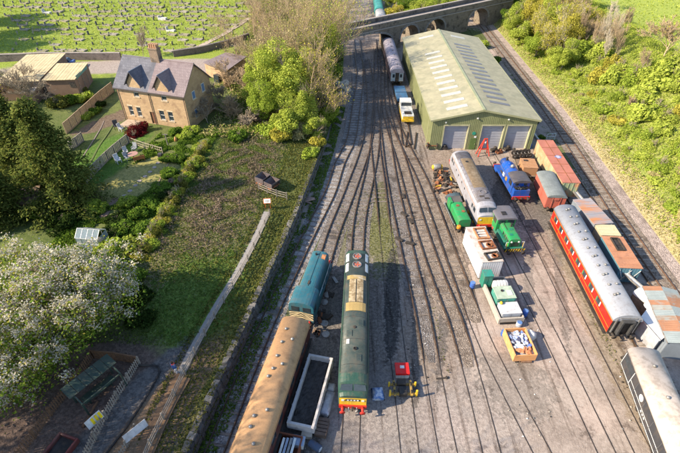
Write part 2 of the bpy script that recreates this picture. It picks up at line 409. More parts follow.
def ribbon(name, pts, w, mat, z=None, dz=.02, label=None, taper=False):
    V = []; F = []
    for i, p in enumerate(pts):
        a, b = pts[max(0, i - 1)], pts[min(len(pts) - 1, i + 1)]; d = (b - a).normalized(); n = Vector((-d.y, d.x, 0)) * w / 2
        if taper: n = n * min(1, .25 + .25 * min(i, len(pts) - 1 - i))
        for q in (p + n, p - n): V.append((q.x, q.y, (p.z if z is None else z) + dz))
    for i in range(len(pts) - 1): F.append((2 * i, 2 * i + 1, 2 * i + 3, 2 * i + 2))
    me = npmesh(name, V, F, 4); return struct(link(name, me, mat), label)
def stonebed(name, a, b, sc=9, bright=(.62, .6, .6)):
    m, nt = new_mat(name); N = NT(nt); p = N.pos(); vo = N.n('ShaderNodeTexVoronoi'); vo.inputs['Scale'].default_value = sc; N.l(p, vo.inputs['Vector'])
    c = N.mix(N.ramp(N.noise(p, 1.1, 5, .7), .35, .65), a, b)
    c = N.mix(N.ramp(N.noise(p, sc * .7, 2, .6), .55, .68), c, bright)
    c = N.mix(N.ramp(N.noise(p, sc * .55, 2, .6), .58, .7), c, sc3(a, .45))
    c = N.mix(N.ramp(N.noise(p, .35, 3, .6), .52, .68), c, sc3(a, .75))
    N.out(c, .95, 0, N.bump(vo.outputs[0], .9, .08), .1); MATS[name] = m; return m
BALLAST = stonebed('ballast', (.17, .16, .16), (.31, .295, .29), 9, (.48, .46, .45))
BALLAST_B = stonebed('ballast_brown', (.15, .118, .095), (.27, .22, .18), 9, (.40, .34, .29))
BALLAST_D = stonebed('ballast_dark', (.115, .10, .092), (.215, .19, .175), 9, (.34, .33, .34))
CESS = stonebed('cess_path', (.30, .24, .21), (.42, .34, .30), 7, (.52, .44, .4))
ribbon('cess_path', [Vector((xm(y) + 3.0, y, 0)) for y in range(10, 240, 4)], 2.3, CESS, 0, .03)

# ---------------------------------------------------------------- railway tracks
RAIL = M('rail_steel', (.075, .052, .04), .3, 1.5, .5, .35, second=(.14, .085, .05), amount=.45, sscale=1.3, bump=.1)
RAIL_BR = M('rail_bright', (.19, .12, .085), .3, 1.5, .45, .4, second=(.10, .06, .04), amount=.4, bump=.1)
RAIL_IN = M('rail_inset', (.05, .042, .038), .3, 1.5, .6, .2, second=(.12, .095, .08), amount=.4, sscale=.8, bump=.1)
SLP = M('sleeper_timber', (.085, .070, .060), .4, 2, .9, second=(.22, .185, .16), amount=.52, sscale=1.7, bump=.4, stretch=(1, 4, 1))
SLP_P = M('sleeper_pale', (.27, .235, .20), .3, 2, .9, second=(.14, .115, .095), amount=.4, sscale=1.7, bump=.4)
sl_mesh = {}
for key, mt in (('d', SLP), ('p', SLP_P)):
    b = MB()
    b.loft([[(-1.28, -.13, 0), (1.28, -.13, 0), (1.28, .13, 0), (-1.28, .13, 0)], [(-1.28, -.12, .13), (1.28, -.12, .13), (1.28, .12, .13), (-1.28, .12, .13)]])
    me = bpy.data.meshes.new('sleeper'); me.from_pydata(b.V, [], b.F); me.materials.append(mt); sl_mesh[key] = me
NTRK = 0
def sweep_rail(pts, off, w, z0, z1, sink=None):
    secs = []
    for i, p in enumerate(pts):
        a, b = pts[max(0, i - 1)], pts[min(len(pts) - 1, i + 1)]; d = (b - a).normalized(); n = Vector((-d.y, d.x, 0)); c = p + n * off
        h = z1 - z0
        k_ = 0 if sink is None else .17 * (1 - sst(sink, sink + 6, p.y))
        prof = [(-w * .85, z0), (w * .85, z0), (w * .85, z0 + .03), (w * .3, z0 + .05), (w * .3, z1 - .045), (w * .5, z1 - .04), (w * .5, z1), (-w * .5, z1), (-w * .5, z1 - .04), (-w * .3, z1 - .045), (-w * .3, z0 + .05), (-w * .85, z0 + .03)] if h > .1 else [(-w * .5, z0), (w * .5, z0), (w * .5, z1), (-w * .5, z1)]
        secs.append([(c.x + n.x * t, c.y + n.y * t, z - k_) for t, z in prof])
    return MB().loft(secs)
def track(px, sleepers=(0, 1e9), key='d', ballast=BALLAST, step=.72, world=None, inset=None, railmat=None, bw=3.0, buried=None, jitter=.04):
    """inset = y below which the rails lie level in the concrete; sleepers only between the given y values"""
    global NTRK; NTRK += 1; zo = .0045 * NTRK
    P = world if world else [G(u, v) for u, v in px]
    pts = smooth_path(P, .36); t = bpy.data.objects.new('railway_track', None); col.objects.link(t); t['kind'] = 'structure'
    up = [p for p in pts if inset is None or p.y >= inset]; dn = [p for p in pts if inset is not None and p.y <= inset + .4]
    coarse = lambda L: L[::6] + ([L[-1]] if (len(L) - 1) % 6 else [])
    if len(up) > 3:
        if ballast: 
            q = coarse(up); bb = ribbon('ballast', q, bw, ballast, 0, .008 + zo, taper=True); bb.parent = t
        for s in (-1, 1): sweep_rail(coarse(up), s * .7525, .10, .05 + zo, .20 + zo, inset).build('rail', railmat or RAIL, t)
    if len(dn) > 3:
        for s in (-1, 1): sweep_rail(coarse(dn), s * .7525, .085, -.05, .02 + zo * .2).build('rail', RAIL_IN, t)
    last = None
    for i, p in enumerate(up):
        if not (sleepers[0] <= p.y <= sleepers[1]): continue
        if last is not None and (p - last).length < step: continue
        if buried and rnd.random() < buried + (0 if inset is None else .75 * (1 - sst(inset + 1, inset + 8, p.y))): last = p; continue
        last = p; a, b = pts[max(0, i - 1)], pts[min(len(pts) - 1, i + 1)]
        o = bpy.data.objects.new('sleeper', sl_mesh[key]); col.objects.link(o); o.parent = t
        o.location = (p.x + rnd.uniform(-jitter, jitter), p.y, .012 - .085 + zo + rnd.uniform(-.025, .008)); o.rotation_euler = (0, 0, heading(a, b) + rnd.uniform(-.02, .02))
    return t
T1 = [(357, 40), (358.6, 57), (360, 79), (356, 110), (351, 140), (340, 163), (331, 191), (315.5, 222), (300, 253), (270.7, 315.5), (240.7, 387.5), (212, 460)]
track(T1, (8, 118))
w2 = [G(366, 60), G(371, 95), G(368, 138), G(351, 189), G(334, 232), Vector((-2.2, 38)), Vector((-4.2, 28.3)), Vector((-7.05, 15)), Vector((-8.7, 7))]
track(None, (8, 108), world=[Vector((p.x, p.y, 0)) for p in w2], ballast=BALLAST_D)
track([(377, 60), (377, 95), (374, 150), (361, 213), (357.5, 246), (354, 330), (352, 410), (349.5, 462)], (21, 104), ballast=BALLAST_D, inset=20.6, buried=.15)
track([(378, 110), (375, 140), (380, 185), (384, 220), (388.5, 260), (395, 330), (404, 402), (411, 462)], (44, 78), ballast=None, inset=45, buried=.45)
track([(379, 40), (381, 70), (381, 100), (385, 130), (392, 180), (407, 250), (424, 322), (439, 406), (450, 462)], (26, 118), ballast=BALLAST_D, inset=25.5, buried=.45, bw=2.6)
track([(384, 70), (385, 100), (391, 130), (401, 160), (417, 216), (435, 270), (457, 326), (475, 386), (494, 462)], (26, 104), ballast=BALLAST_B, inset=25, step=.68, buried=.22)
track([(386, 95), (394, 122), (407, 150), (423, 182), (438, 221), (453, 262), (478, 326), (501, 375), (545, 458)], (31, 92), ballast=BALLAST_B, inset=30.5, step=.68, buried=.22)
track([(455, 156), (466, 175), (492, 222), (512, 262), (549, 333), (611, 462)], (99, 99), ballast=None, inset=70)
track([(489, 152), (508, 185), (532, 230), (546, 257), (587, 340), (648, 462)], (99, 99), ballast=None, inset=70)
track([(538, 150), (556, 190), (580, 232), (636, 335), (668, 395), (705, 460)], (14, 62), key='p', ballast=None, inset=None, buried=.3)
track([(560, 160), (590, 205), (625, 258), (664, 318), (716, 400)], (14, 62), key='p', ballast=None, buried=.3)
track(None, (26, 150), key='p', ballast=BALLAST_B, world=[Vector((xm(y), y, 0)) for y in (12, 30, 45, 60, 81, 100, 117, 143, 190)], railmat=RAIL_BR, step=.74, bw=3.4)
track([(404, 130), (408, 150), (402, 112), (397, 92), (391, 62)][::-1][:-1] + [(412, 132)], (70, 70), ballast=None)
for o in list(bpy.data.objects):
    if o.name.startswith('railway_track') and o.get('label') is None: pass

# ---------------------------------------------------------------- retaining wall, stone by stone along the face
WST = [M('wall_stone_%d' % i, c, .3, 4, .95, second=(.10, .10, .09), amount=.3, sscale=5, bump=.6, bscale=18) for i, c in enumerate([(.135, .128, .118), (.18, .17, .158), (.10, .096, .09)])]
wall_t = thing('retaining_wall', 'long grey rubble stone retaining wall beside the leftmost track', 'wall', (xw(38), 38, 0))
b = MB(); secs = []
WY = [9 + 1.5 * i for i in range(41)]
for y in WY:
    x = xw(y); h = 1.72 - .9 * sst(60, 68, y); o = (xw(38), 38)
    secs.append([(x - .25 - o[0], y - o[1], 0), (x + .28 - o[0], y - o[1], 0), (x + .12 - o[0], y - o[1], h), (x - .3 - o[0], y - o[1], h)])
b.loft(secs).build('wall_core', M('wall_core', (.11, .105, .10), .35, 3, .95, bump=.6), wall_t)
st_me = []
for k in range(6):
    r = random.Random(k); bb = MB(); j = lambda: r.uniform(-.05, .05)
    bb.add([(-.5 + j(), -.5 + j(), -.5 + j()), (.5 + j(), -.5 + j(), -.5 + j()), (.5 + j(), .5 + j(), -.5 + j()), (-.5 + j(), .5 + j(), -.5 + j()), (-.42 + j(), -.42 + j(), .5 + j()), (.42 + j(), -.42 + j(), .5 + j()), (.42 + j(), .42 + j(), .5 + j()), (-.42 + j(), .42 + j(), .5 + j())],
           [(0, 3, 2, 1), (4, 5, 6, 7), (0, 1, 5, 4), (1, 2, 6, 5), (2, 3, 7, 6), (3, 0, 4, 7)])
    me = bpy.data.meshes.new('stone'); me.from_pydata(bb.V, [], bb.F); me.materials.append(WST[k % 3]); st_me.append(me)
y = 13.0; n_st = 0
while y < 52 and n_st < 300:                                              # the coping stones and the upper face: those that can be told apart
    L = rnd.uniform(.5, .85); x = xw(y); a = math.atan2(xw(y + .5) - xw(y - .5), 1.0)
    for (dx, z, sx, sz) in ((-.1, 1.76, .62, .22), (.17, 1.38, .22, .42), (.2, .92, .22, .42)):
        if n_st >= 300: break
        o = bpy.data.objects.new('stone', rnd.choice(st_me)); col.objects.link(o); o.parent = wall_t; n_st += 1
        o.location = (x + dx - xw(38) + rnd.uniform(-.05, .05), y + rnd.uniform(-.15, .15) - 38, z + rnd.uniform(-.05, .06)); o.scale = (sx * rnd.uniform(.85, 1.15), L * .93, sz * rnd.uniform(.8, 1.15)); o.rotation_euler = (rnd.uniform(-.06, .06), rnd.uniform(-.08, .08), -a + rnd.uniform(-.07, .07))
    y += L * 1.15
b = MB()
rr = random.Random(3); y = 9.0
while y < 66:
    for z in (.35, .62, .98, 1.3, 1.55):
        if z < 1.5 - .9 * sst(60, 68, y): b.box((xw(y) + .24 - z * .07 - xw(38), y - 38 + rr.uniform(-.2, .2), z), (.22 * rr.uniform(.7, 1.2), rr.uniform(.3, .6), .26 * rr.uniform(.8, 1.1)), rz=rr.uniform(-.15, .15) - .2)
    y += .5
o = b.build('rubble_face', WST[0], wall_t); o['kind'] = 'stuff'
# ---------------------------------------------------------------- engine shed
SX0, SX1, SY0, SY1, SE, SR, SRX = 14.9, 31.8, 67.0, 109.4, 5.5, 7.1, 22.7
OLV = (.20, .215, .105)
CLAD = stripes('shed_cladding', OLV, 'X', .3, .8, .72, second=(.15, .17, .075), amount=.35, rough=.55)
CLADY = stripes('shed_cladding_side', OLV, 'Y', .3, .8, .72, second=(.15, .17, .075), amount=.35, rough=.55)
ROOFM = stripes('shed_roof_sheet', (.345, .32, .215), 'Y', .32, .35, .85, second=(.275, .265, .175), amount=.46, rough=.55)
shed = thing('engine_shed', 'large olive green corrugated engine shed with three roller doors', 'shed', (0, 0, 0))
zr = lambda x: SE + (SR - SE) * ((x - SX0) / (SRX - SX0) if x < SRX else (SX1 - x) / (SX1 - SRX))
doors = [(16.9, 20.9), (23.0, 26.7), (27.1, 31.0)]; DH = 4.3
b = MB()                                                                  # front wall round the three openings
xs = [SX0] + [v for d in doors for v in d] + [SX1]
for i in range(0, len(xs) - 1):
    x0, x1 = xs[i], xs[i + 1]; low = DH if any(abs(x0 - d[0]) < 1e-6 for d in doors) else 0
    mids = [x0] + ([SRX] if x0 < SRX < x1 else []) + [x1]
    poly = [(x0, low), (x1, low)] + [(x, zr(x)) for x in reversed(mids)]
    b.pry(poly, SY0, SY0 + .18)
b.build('front_wall', CLAD, shed)
b = MB(); b.pry([(SX0, 0), (SX1, 0), (SX1, SE), (SRX, SR), (SX0, SE)], SY1 - .15, SY1); b.build('back_wall', CLAD, shed)
MB().bx(SX0, SX0 + .15, SY0 + .18, SY1 - .15, 0, SE).build('side_wall', CLADY, shed)
MB().bx(SX1 - .15, SX1, SY0 + .18, SY1 - .15, 0, SE).build('side_wall', CLADY, shed)
nb = 12; dy = (SY1 - SY0 + .6) / nb
for side in (0, 1):
    xa, xb = (SX0 - .35, SRX) if side == 0 else (SRX, SX1 + .35)
    za, zb = (SE - .13, SR + .08) if side == 0 else (SR + .08, SE - .13)
    for k in range(nb):                                                   # roof sheets, each lapping the next
        y0 = SY0 - .3 + k * dy
        b = MB(); b.loft([[(xa, y0, za - .012 * (k % 2)), (xb, y0, zb - .012 * (k % 2)), (xb, y0, zb + .07 - .012 * (k % 2)), (xa, y0, za + .07 - .012 * (k % 2))], [(xa, y0 + dy + .06, za - .012 * (k % 2)), (xb, y0 + dy + .06, zb - .012 * (k % 2)), (xb, y0 + dy + .06, zb + .07 - .012 * (k % 2)), (xa, y0 + dy + .06, za + .07 - .012 * (k % 2))]])
        b.build('roof_sheet', ROOFM, shed)
RLW = M('rooflight_white', (.43, .42, .385), .12, 2, .4, second=(.42, .44, .36), amount=.4, sscale=1.2)
RLG = M('rooflight_grey', (.15, .145, .155), .15, 2, .35, second=(.10, .10, .11), amount=.4)
def rooflight(f0, f1, y0, y1, side, mat):
    xa, xb = (SX0, SRX) if side == 0 else (SX1, SRX)
    x0, x1 = xa + (xb - xa) * f0, xa + (xb - xa) * f1
    z = lambda x: SE - .1 + (SR + .08 - SE + .1) * (x - xa) / (xb - xa) + .078
    b = MB(); a_, b_ = sorted((x0, x1)); b.loft([[(a_, y0, z(a_)), (b_, y0, z(b_)), (b_, y0, z(b_) + .06), (a_, y0, z(a_) + .06)], [(a_, y1, z(a_)), (b_, y1, z(b_)), (b_, y1, z(b_) + .06), (a_, y1, z(a_) + .06)]])
    b.build('rooflight', mat, shed)
for k in range(11):
    y0 = 68.9 + k * 2.62; rooflight(.32 + .004 * k, .74, y0, y0 + 1.0, 0, RLW)
rooflight(.38, .78, 105.6, 106.7, 0, RLW)
for k in range(15):
    y0 = 70.2 + k * 2.12; rooflight(.42, .80, y0, y0 + .85, 1, RLG)
rooflight(.4, .75, 105.6, 106.7, 1, RLW)
MB().bx(SRX - .22, SRX + .22, SY0 - .32, SY1 + .32, SR + .12, SR + .2).build('ridge_cap', M('ridge_cap', (.26, .28, .17), .15, 1, .5), shed)
TRIM = M('shed_trim', (.30, .30, .17), .15, 1, .5)
for sx, x in ((0, SX0 - .45), (1, SX1 + .36)):
    MB().bx(x, x + .12, SY0 - .3, SY1 + .3, SE - .22, SE - .06).build('gutter', TRIM, shed)
    MB().tube((x + .06, SY0 + 1.0, 0), (x + .06, SY0 + 1.0, SE - .2), .06).build('downpipe', TRIM, shed)
for side in (0, 1):
    x0, x1 = (SX0 - .35, SRX) if side == 0 else (SRX, SX1 + .35)
    z0, z1 = (SE - .16, SR + .05) if side == 0 else (SR + .05, SE - .16)
    MB().loft([[(x0, SY0 - .34, z0 - .2), (x1, SY0 - .34, z1 - .2), (x1, SY0 - .34, z1 + .1), (x0, SY0 - .34, z0 + .1)], [(x0, SY0 - .30, z0 - .2), (x1, SY0 - .30, z1 - .2), (x1, SY0 - .30, z1 + .1), (x0, SY0 - .30, z0 + .1)]]).build('barge_board', TRIM, shed)
SHUT = stripes('roller_shutter', (.34, .345, .39), 'Z', .16, .6, .88, rough=.5, var=.12, second=(.34, .33, .38), amount=.3)
POST = M('door_post', (.38, .36, .22), .2, 1, .6)
for x0, x1 in doors:
    d = MB().bx(x0 + .1, x1 - .1, SY0 + .42, SY0 + .48, 0.02, DH - .05).build('roller_door', SHUT, shed)
    for k in range(1, 9): MB().bx(x0 + .12, x1 - .12, SY0 + .40, SY0 + .42, k * .46, k * .46 + .05).build('slat_rib', SHUT, d)
    for xa in (x0 - .09, x1 - .09): MB().bx(xa, xa + .18, SY0 - .03, SY0 + .6, 0, DH + .02).build('door_post', POST, shed)
    MB().bx(x0 - .09, x1 + .09, SY0 - .035, SY0 + .02, DH + .025, DH + .25).build('door_head', POST, shed)
pd = MB().bx(21.5, 22.5, SY0 - .04, SY0 - .004, 0.02, 2.1).build('side_door', M('door_green', (.10, .16, .05), .2, 2, .6), shed)
MB().bx(22.3, 22.38, SY0 - .1, SY0 - .042, 1.0, 1.15).build('door_handle', POST, pd)
MB().lathe([(.30, -.02), (.30, .02)], (21.9, SY0 - .03, 3.0), 16, 'y').build('round_sign', M('sign_green', (.03, .25, .17), .1, 2, .5), shed)
MB().bx(22.05, 22.4, SY0 - .03, SY0 - .004, 2.2, 2.5).build('notice', M('sign_white', (.75, .76, .74), .05, 2, .5), shed)
for x, z in ((22.0, 5.6), (17.0, 4.9), (27.0, 5.4)):
    MB().bx(x - .12, x + .12, SY0 - .22, SY0 - .004, z, z + .18).build('wall_lamp', M('lamp_grey', (.55, .55, .52), .1, 2, .5), shed)

# ---------------------------------------------------------------- stone viaduct
BA, BB = Vector((3.5, 111.0)), Vector((42.3, 138.3)); bd = (BB - BA).normalized(); BRZ = math.atan2(bd.y, bd.x)
VST = stone('viaduct_stone', (.20, .165, .13), (.30, .25, .195), (.10, .085, .07), .8, .34, bump=.9, dirt=(.11, .09, .074))
bridge = thing('stone_viaduct', 'dark stone arched road viaduct crossing over the railway lines', 'bridge', (BA.x, BA.y, 0), BRZ)
BT, PAR, BW = 5.9, 7.0, 4.9
arches = [(-6.2, 11.6, 2.6, 5.0), (14.5, 20.6, 2.2, 5.0), (23.2, 30.2, 2.2, 5.1), (39.4, 47.4, 2.4, 5.3)]    # x0, x1, springing, crown
def soffit(x):
    for x0, x1, s, c in arches:
        if x0 < x < x1: t = (x - (x0 + x1) / 2) / ((x1 - x0) / 2); return s + (c - s) * math.sqrt(max(0, 1 - t * t))
    return None
xs = sorted(set([-13, 62] + [x for a in arches for x in (a[0], a[1])] + [a[0] + (a[1] - a[0]) * (.5 - .5 * math.cos(math.pi * k / 16)) for a in arches for k in range(1, 16)]))
b = MB()
for x0, x1 in zip(xs, xs[1:]):
    mid = soffit((x0 + x1) / 2)
    if mid is None: b0 = b1 = 0
    else:
        f = lambda x, o: soffit(x) if soffit(x) is not None else [a for a in arches if abs(a[0] - x) < 1e-6 or abs(a[1] - x) < 1e-6][0][2]
        b0, b1 = f(x0, 1), f(x1, 1)
    b.loft([[(x0, 0, b0), (x0, BW, b0), (x0, BW, BT), (x0, 0, BT)], [(x1, 0, b1), (x1, BW, b1), (x1, BW, BT), (x1, 0, BT)]])
b.build('arch_wall', VST, bridge)
for y0, y1 in ((-.06, .42), (BW - .42, BW + .06)):
    p = MB().bx(-13, 62, y0, y1, BT - .02, PAR - .18).build('parapet', VST, bridge)
    MB().bx(-13, 62, y0 - .1, y1 + .1, PAR - .18, PAR).build('coping', M('coping_stone', (.33, .29, .26), .25, 2, .9, second=(.18, .165, .155), amount=.4), p)
MB().bx(-13, 62, -.16, -.06, BT - .45, BT - .2).build('string_course', M('coping_stone', (.3, .27, .25)), bridge)
MB().bx(-13, 62, .42, BW - .42, BT, BT + .06).build('road_deck', M('road_deck', (.16, .15, .15), .25, 1, .9, second=(.23, .21, .2), amount=.4), bridge)
for x0, x1, s, c in arches:                                               # ring of voussoirs on the near face
    n = 18
    for k in range(n):
        f = lambda t, r: ((x0 + x1) / 2 - (x1 - x0) / 2 * r * math.cos(math.pi * t), s + (c - s) * math.sin(math.pi * t) * (1 + (r - 1) * (x1 - x0) / 2 / (c - s)))
        r2 = 1 + .5 / ((x1 - x0) / 2)
        P = [f((k + .04) / n, 1), f((k + .96) / n, 1), f((k + .96) / n, r2), f((k + .04) / n, r2)]
        MB().loft([[(x, -.07, z) for x, z in P], [(x, .02, z) for x, z in P]]).build('voussoir', M('voussoir_stone', (.24, .22, .205), .3, 2, .9), bridge)
# ---------------------------------------------------------------- rolling stock
P_ = lambda n, c, **k: M('paint_' + n, c, **{**dict(var=.16, scale=.9, rough=.45, bump=.05, grime=.55), **k})
BLK = P_('black', (.022, .022, .024), var=.35, rough=.6); UND = M('underframe_grime', (.045, .038, .033), .35, 2, .85, second=(.09, .06, .04), amount=.35)
YEL = P_('warning_yellow', (.80, .50, .03), second=(.5, .33, .07), amount=.25, sscale=3); REDB = P_('bufferbeam_red', (.55, .03, .02), second=(.2, .04, .03), amount=.3)
WHT = P_('white', (.74, .74, .72), second=(.5, .49, .46), amount=.3); GLS = glassmat('dark_glass'); GLP = glassmat('pale_glass', (.28, .33, .36), .15)
STEEL = M('worn_steel', (.30, .29, .28), .3, 3, .5, .5, second=(.16, .1, .07), amount=.35)
RUST = M('rust', (.26, .10, .045), .4, 2.2, .9, second=(.14, .06, .035), amount=.45, bump=.3); RUSTL = M('rust_light', (.42, .19, .085), .35, 2.2, .9, second=(.24, .11, .06), amount=.45, bump=.3)
RZ = .21
def place(name, label, cat, pf, pr, group=None):
    """thing whose local +y runs from the near end pf to the far end pr; origin midway, on the ground"""
    a, b = Vector((pf[0], pf[1], 0)), Vector((pr[0], pr[1], 0)); c = (a + b) / 2
    t = thing(name, label, cat, (c.x, c.y, 0), heading(a, b), group); t['_len'] = 0
    del t['_len']; return t, (b - a).length
class Roof:
    def __init__(s, w, zs, zr, p=2.3): s.w, s.zs, s.zr, s.p = w, zs, zr, p
    def z(s, x): return s.zs + (s.zr - s.zs) * max(0, 1 - (abs(x) / s.w) ** s.p) ** (1 / s.p)
    def poly(s, n=12, z0=None, off=0):
        P = []
        for i in range(n + 1):
            t = math.pi * i / n; x = math.copysign(abs(math.cos(t)) ** (2 / s.p), math.cos(t)) * s.w; zz = s.zs + (s.zr - s.zs) * abs(math.sin(t)) ** (2 / s.p)
            P.append((x * (1 + off), zz + off))
        return ([(s.w * (1 + off), z0)] if z0 is not None else []) + P + ([(-s.w * (1 + off), z0)] if z0 is not None else [])
    def patch(s, b, x0, x1, y0, y1, off=.02, n=6):
        xs = [x0 + (x1 - x0) * i / n for i in range(n + 1)]
        lo = [(x, s.z(x) - .03) for x in xs]; hi = [(x, s.z(x) + off) for x in reversed(xs)]
        return b.pry(lo + hi, y0, y1)
def wheelset(parent, y, r=.46, name='wheel'):
    for sx in (-1, 1):
        MB().lathe([(.1, -.06), (r * .85, -.06), (r, -.07), (r, .06), (r * .85, .06), (.1, .09)], (sx * .75, y, RZ + r), 14, 'x').build(name, UND, parent, True)
def bogie(parent, y, wb=2.5, r=.46, mat=None):
    b = MB(); m = mat or UND
    for sx in (-1, 1):
        b.bx(sx * 1.0 - .08, sx * 1.0 + .08, y - wb / 2 - .55, y + wb / 2 + .55, RZ + r + .02, RZ + r + .24)
        for dy in (-wb / 2, wb / 2): b.bx(sx * 1.02 - .13, sx * 1.02 + .13, y + dy - .2, y + dy + .2, RZ + r - .2, RZ + r + .04)
    b.bx(-1.05, 1.05, y - .25, y + .25, RZ + r + .03, RZ + r + .2)
    o = b.build('bogie', m, parent)
    for dy in (-wb / 2, wb / 2): wheelset(o, y + dy, r)
    return o
def buffers(parent, y, s, mat=None, z=1.06):
    for sx in (-.87, .87):
        MB().lathe([(.13, 0), (.13, .32), (.09, .33), (.09, .5), (.25, .52), (.25, .56)], (sx, y, z), 12, 'y').build('buffer', mat or UND, parent, True) if s > 0 else \
        MB().lathe([(.25, -.56), (.25, -.52), (.09, -.5), (.09, -.33), (.13, -.32), (.13, 0)], (sx, y, z), 12, 'y').build('buffer', mat or UND, parent, True)
    MB().bx(-.08, .08, min(y, y + s * .35), max(y, y + s * .35), z - .1, z + .06).build('coupling_hook', UND, parent)
def side_panel(b, sx, w, y0, y1, z0, z1, t=.015):
    x0, x1 = (w, w + t) if sx > 0 else (-w - t, -w); return b.bx(x0, x1, y0, y1, z0, z1)
def solebar(t, L, w=1.25, z0=.85, z1=1.12, mat=None): MB().bx(-w, w, -L / 2 + .05, L / 2 - .05, z0, z1).build('underframe', mat or UND, t)

# main line diesel with two raked cabs
def diesel(t, L, body, roofm, H=3.82, w=1.33, front=YEL, near=True, band=None, fz=(1.25, 2.25), mullion=body if False else None):
    R0 = Roof(w, H - .85, H, 2.4)
    def sec(y, k, top):
        P = [(w * k, 1.05)] + [(x * k, min(z, 99) if top is None else 1.05 + (z - 1.05) * (top - 1.05) / (H - 1.05)) for x, z in R0.poly(14)] + [(-w * k, 1.05)]
        return [(x, y, z) for x, z in P]
    b = MB(); e = L / 2
    b.loft([sec(-e, .90, 2.62), sec(-e + .28, .955, 2.78), sec(-e + .78, .985, 3.62), sec(-e + 1.5, 1, None), sec(e - 1.5, 1, None), sec(e - .78, .985, 3.62), sec(e - .28, .955, 2.78), sec(e, .90, 2.62)])
    o = b.build('body', body, t, False)
    MB().bx(-w + .12, w - .12, -e + .1, e - .1, .78, 1.05).build('underframe', UND, t)
    rp = MB(); R0.patch(rp, -w * .86, w * .86, -e + 1.5, e - 1.5, .015, 14); rp.build('roof', roofm, t, True)
    for s in (-1, 1):
        y0 = s * e
        fp = MB(); yy = sorted((y0, y0 + s * .02)); fp.bx(-w * .88, w * .88, yy[0], yy[1], fz[0], fz[1]); f = fp.build('front_panel', front, t)
        for sx in (-1, 1):
            q = MB(); pt = lambda x, k: (x, s * (e - .28 - .5 * k), 2.80 + .80 * k * .93)
            A = [pt(sx * .06, .14), pt(sx * 1.12, .14), pt(sx * 1.02, .72), pt(sx * .06, .80)]
            if s * sx > 0: A = [A[1], A[0], A[3], A[2]]
            q.plate(*A, t=.05); q.build('windscreen', GLS, t)
            MB().bx(min(sx * .98, sx * .74), max(sx * .98, sx * .74), min(y0 + s * .02, y0 + s * .06), max(y0 + s * .02, y0 + s * .06), 1.85, 2.05).build('marker_light', WHT, t)
            for zz in (2.0,):
                d = MB(); side_panel(d, sx, w, s * (e - 2.5) - .35, s * (e - 2.5) + .35, 1.15, 2.95); dd = d.build('cab_door', body, t)
                g = MB(); side_panel(g, sx, w + .015, s * (e - 2.5) - .22, s * (e - 2.5) + .22, 2.15, 2.75); g.build('door_window', GLS, dd)
            g = MB(); side_panel(g, sx, w - .005, s * (e - 1.55) - .38, s * (e - 1.55) + .38, 2.15, 2.8); g.build('cab_window', GLS, t)
        yy = sorted((y0 - s * .05, y0 + s * .12)); MB().bx(-1.2, 1.2, yy[0], yy[1], .82, 1.22).build('buffer_beam', REDB, t)
        buffers(t, y0 + s * .12, s, REDB)
    for y in (-e + 3.6, e - 3.6): bogie(t, y, 3.0)
    MB().bx(-1.1, 1.1, -1.6, 1.6, .45, .8).build('fuel_tank', UND, t)
    return R0, e

LOCO_G = P_('loco_green', (.028, .075, .058), second=(.05, .09, .075), amount=.35, rough=.38, sscale=1.4)
LOCO_GR = P_('loco_roof', (.045, .066, .062), var=.3, second=(.08, .095, .088), amount=.4, rough=.5, sscale=1.1)
t, L = place('diesel_locomotive', 'long dark green diesel locomotive with yellow nose panel and ochre roof grilles', 'locomotive', G(353.2, 389, 3.7), G(357.6, 245, 3.7))
R0, e = diesel(t, L, LOCO_G, LOCO_GR)
OCH = stripes('roof_grille', (.42, .30, .12), 'Y', .16, .8, .55, second=(.52, .47, .38), amount=.4, rough=.8); OCHL = M('roof_panel_faded', (.42, .34, .22), .25, 2, .8, second=(.22, .16, .085), amount=.52, sscale=3)
yb = e
for y0, y1, mt in ((yb - 5.5, yb - 4.95, OCH), (yb - 9.75, yb - 8.7, OCH)):
    b = MB(); R0.patch(b, -.98, .98, y0, y1, .06); b.build('roof_grille', mt, t)
for k in range(3):
    for sx in (-1, 1):
        b = MB(); x0, x1 = sorted((sx * .05, sx * .72)); y1 = yb - 5.55 - k * 1.05; R0.patch(b, x0, x1, y1 - 1.0, y1, .07); b.build('roof_panel', OCHL, t)
for y in (yb - 2.05, yb - 3.35):
    f = MB().lathe([(.5, 0), (.5, .12), (.42, .14), (.42, .05), (.0, .05)], (0, y, R0.zr - .03), 18).build('roof_fan', STEEL, t)
    for k in range(5):
        a = k * 2 * math.pi / 5; MB().box((.22 * math.cos(a), y + .22 * math.sin(a), R0.zr + .045), (.34, .13, .02), rz=a, rx=.2).build('fan_blade', M('fan_red', (.42, .10, .06), .3, 4), f)
for sx in (-1, 1):
    for y0 in (yb - 2.75, yb - 4.3):
        a_, b_ = sorted((sx * .9, sx * 1.24)); b = MB(); R0.patch(b, a_, b_, y0 + .08, y0 + 1.32, .03); b.build('side_grille_white', WHT, t)
MB().lathe([(.16, 0), (.16, .14), (.1, .14), (.1, .02)], (.05, -yb + 3.9, R0.zr - .02), 12).build('exhaust_port', BLK, t)
MB().lathe([(.15, 0), (.15, .1), (.08, .12)], (-.05, -yb + 6.3, R0.zr - .02), 12).build('roof_cap', UND, t)
MB().box((-.62, -yb + 4.7, R0.z(.62) + .03), (.28, .5, .04), ry=-.25).build('roof_patch', WHT, t)
for k in range(5):
    MB().bx(-1.1, 1.1, -yb + 2.2 + k * .0 + [0, 1.0, 2.4, 7.2, 8.6][k], -yb + 2.24 + [0, 1.0, 2.4, 7.2, 8.6][k], R0.z(1.1) + .0, R0.z(1.1) + .01).build('roof_seam', UND, t) if False else None
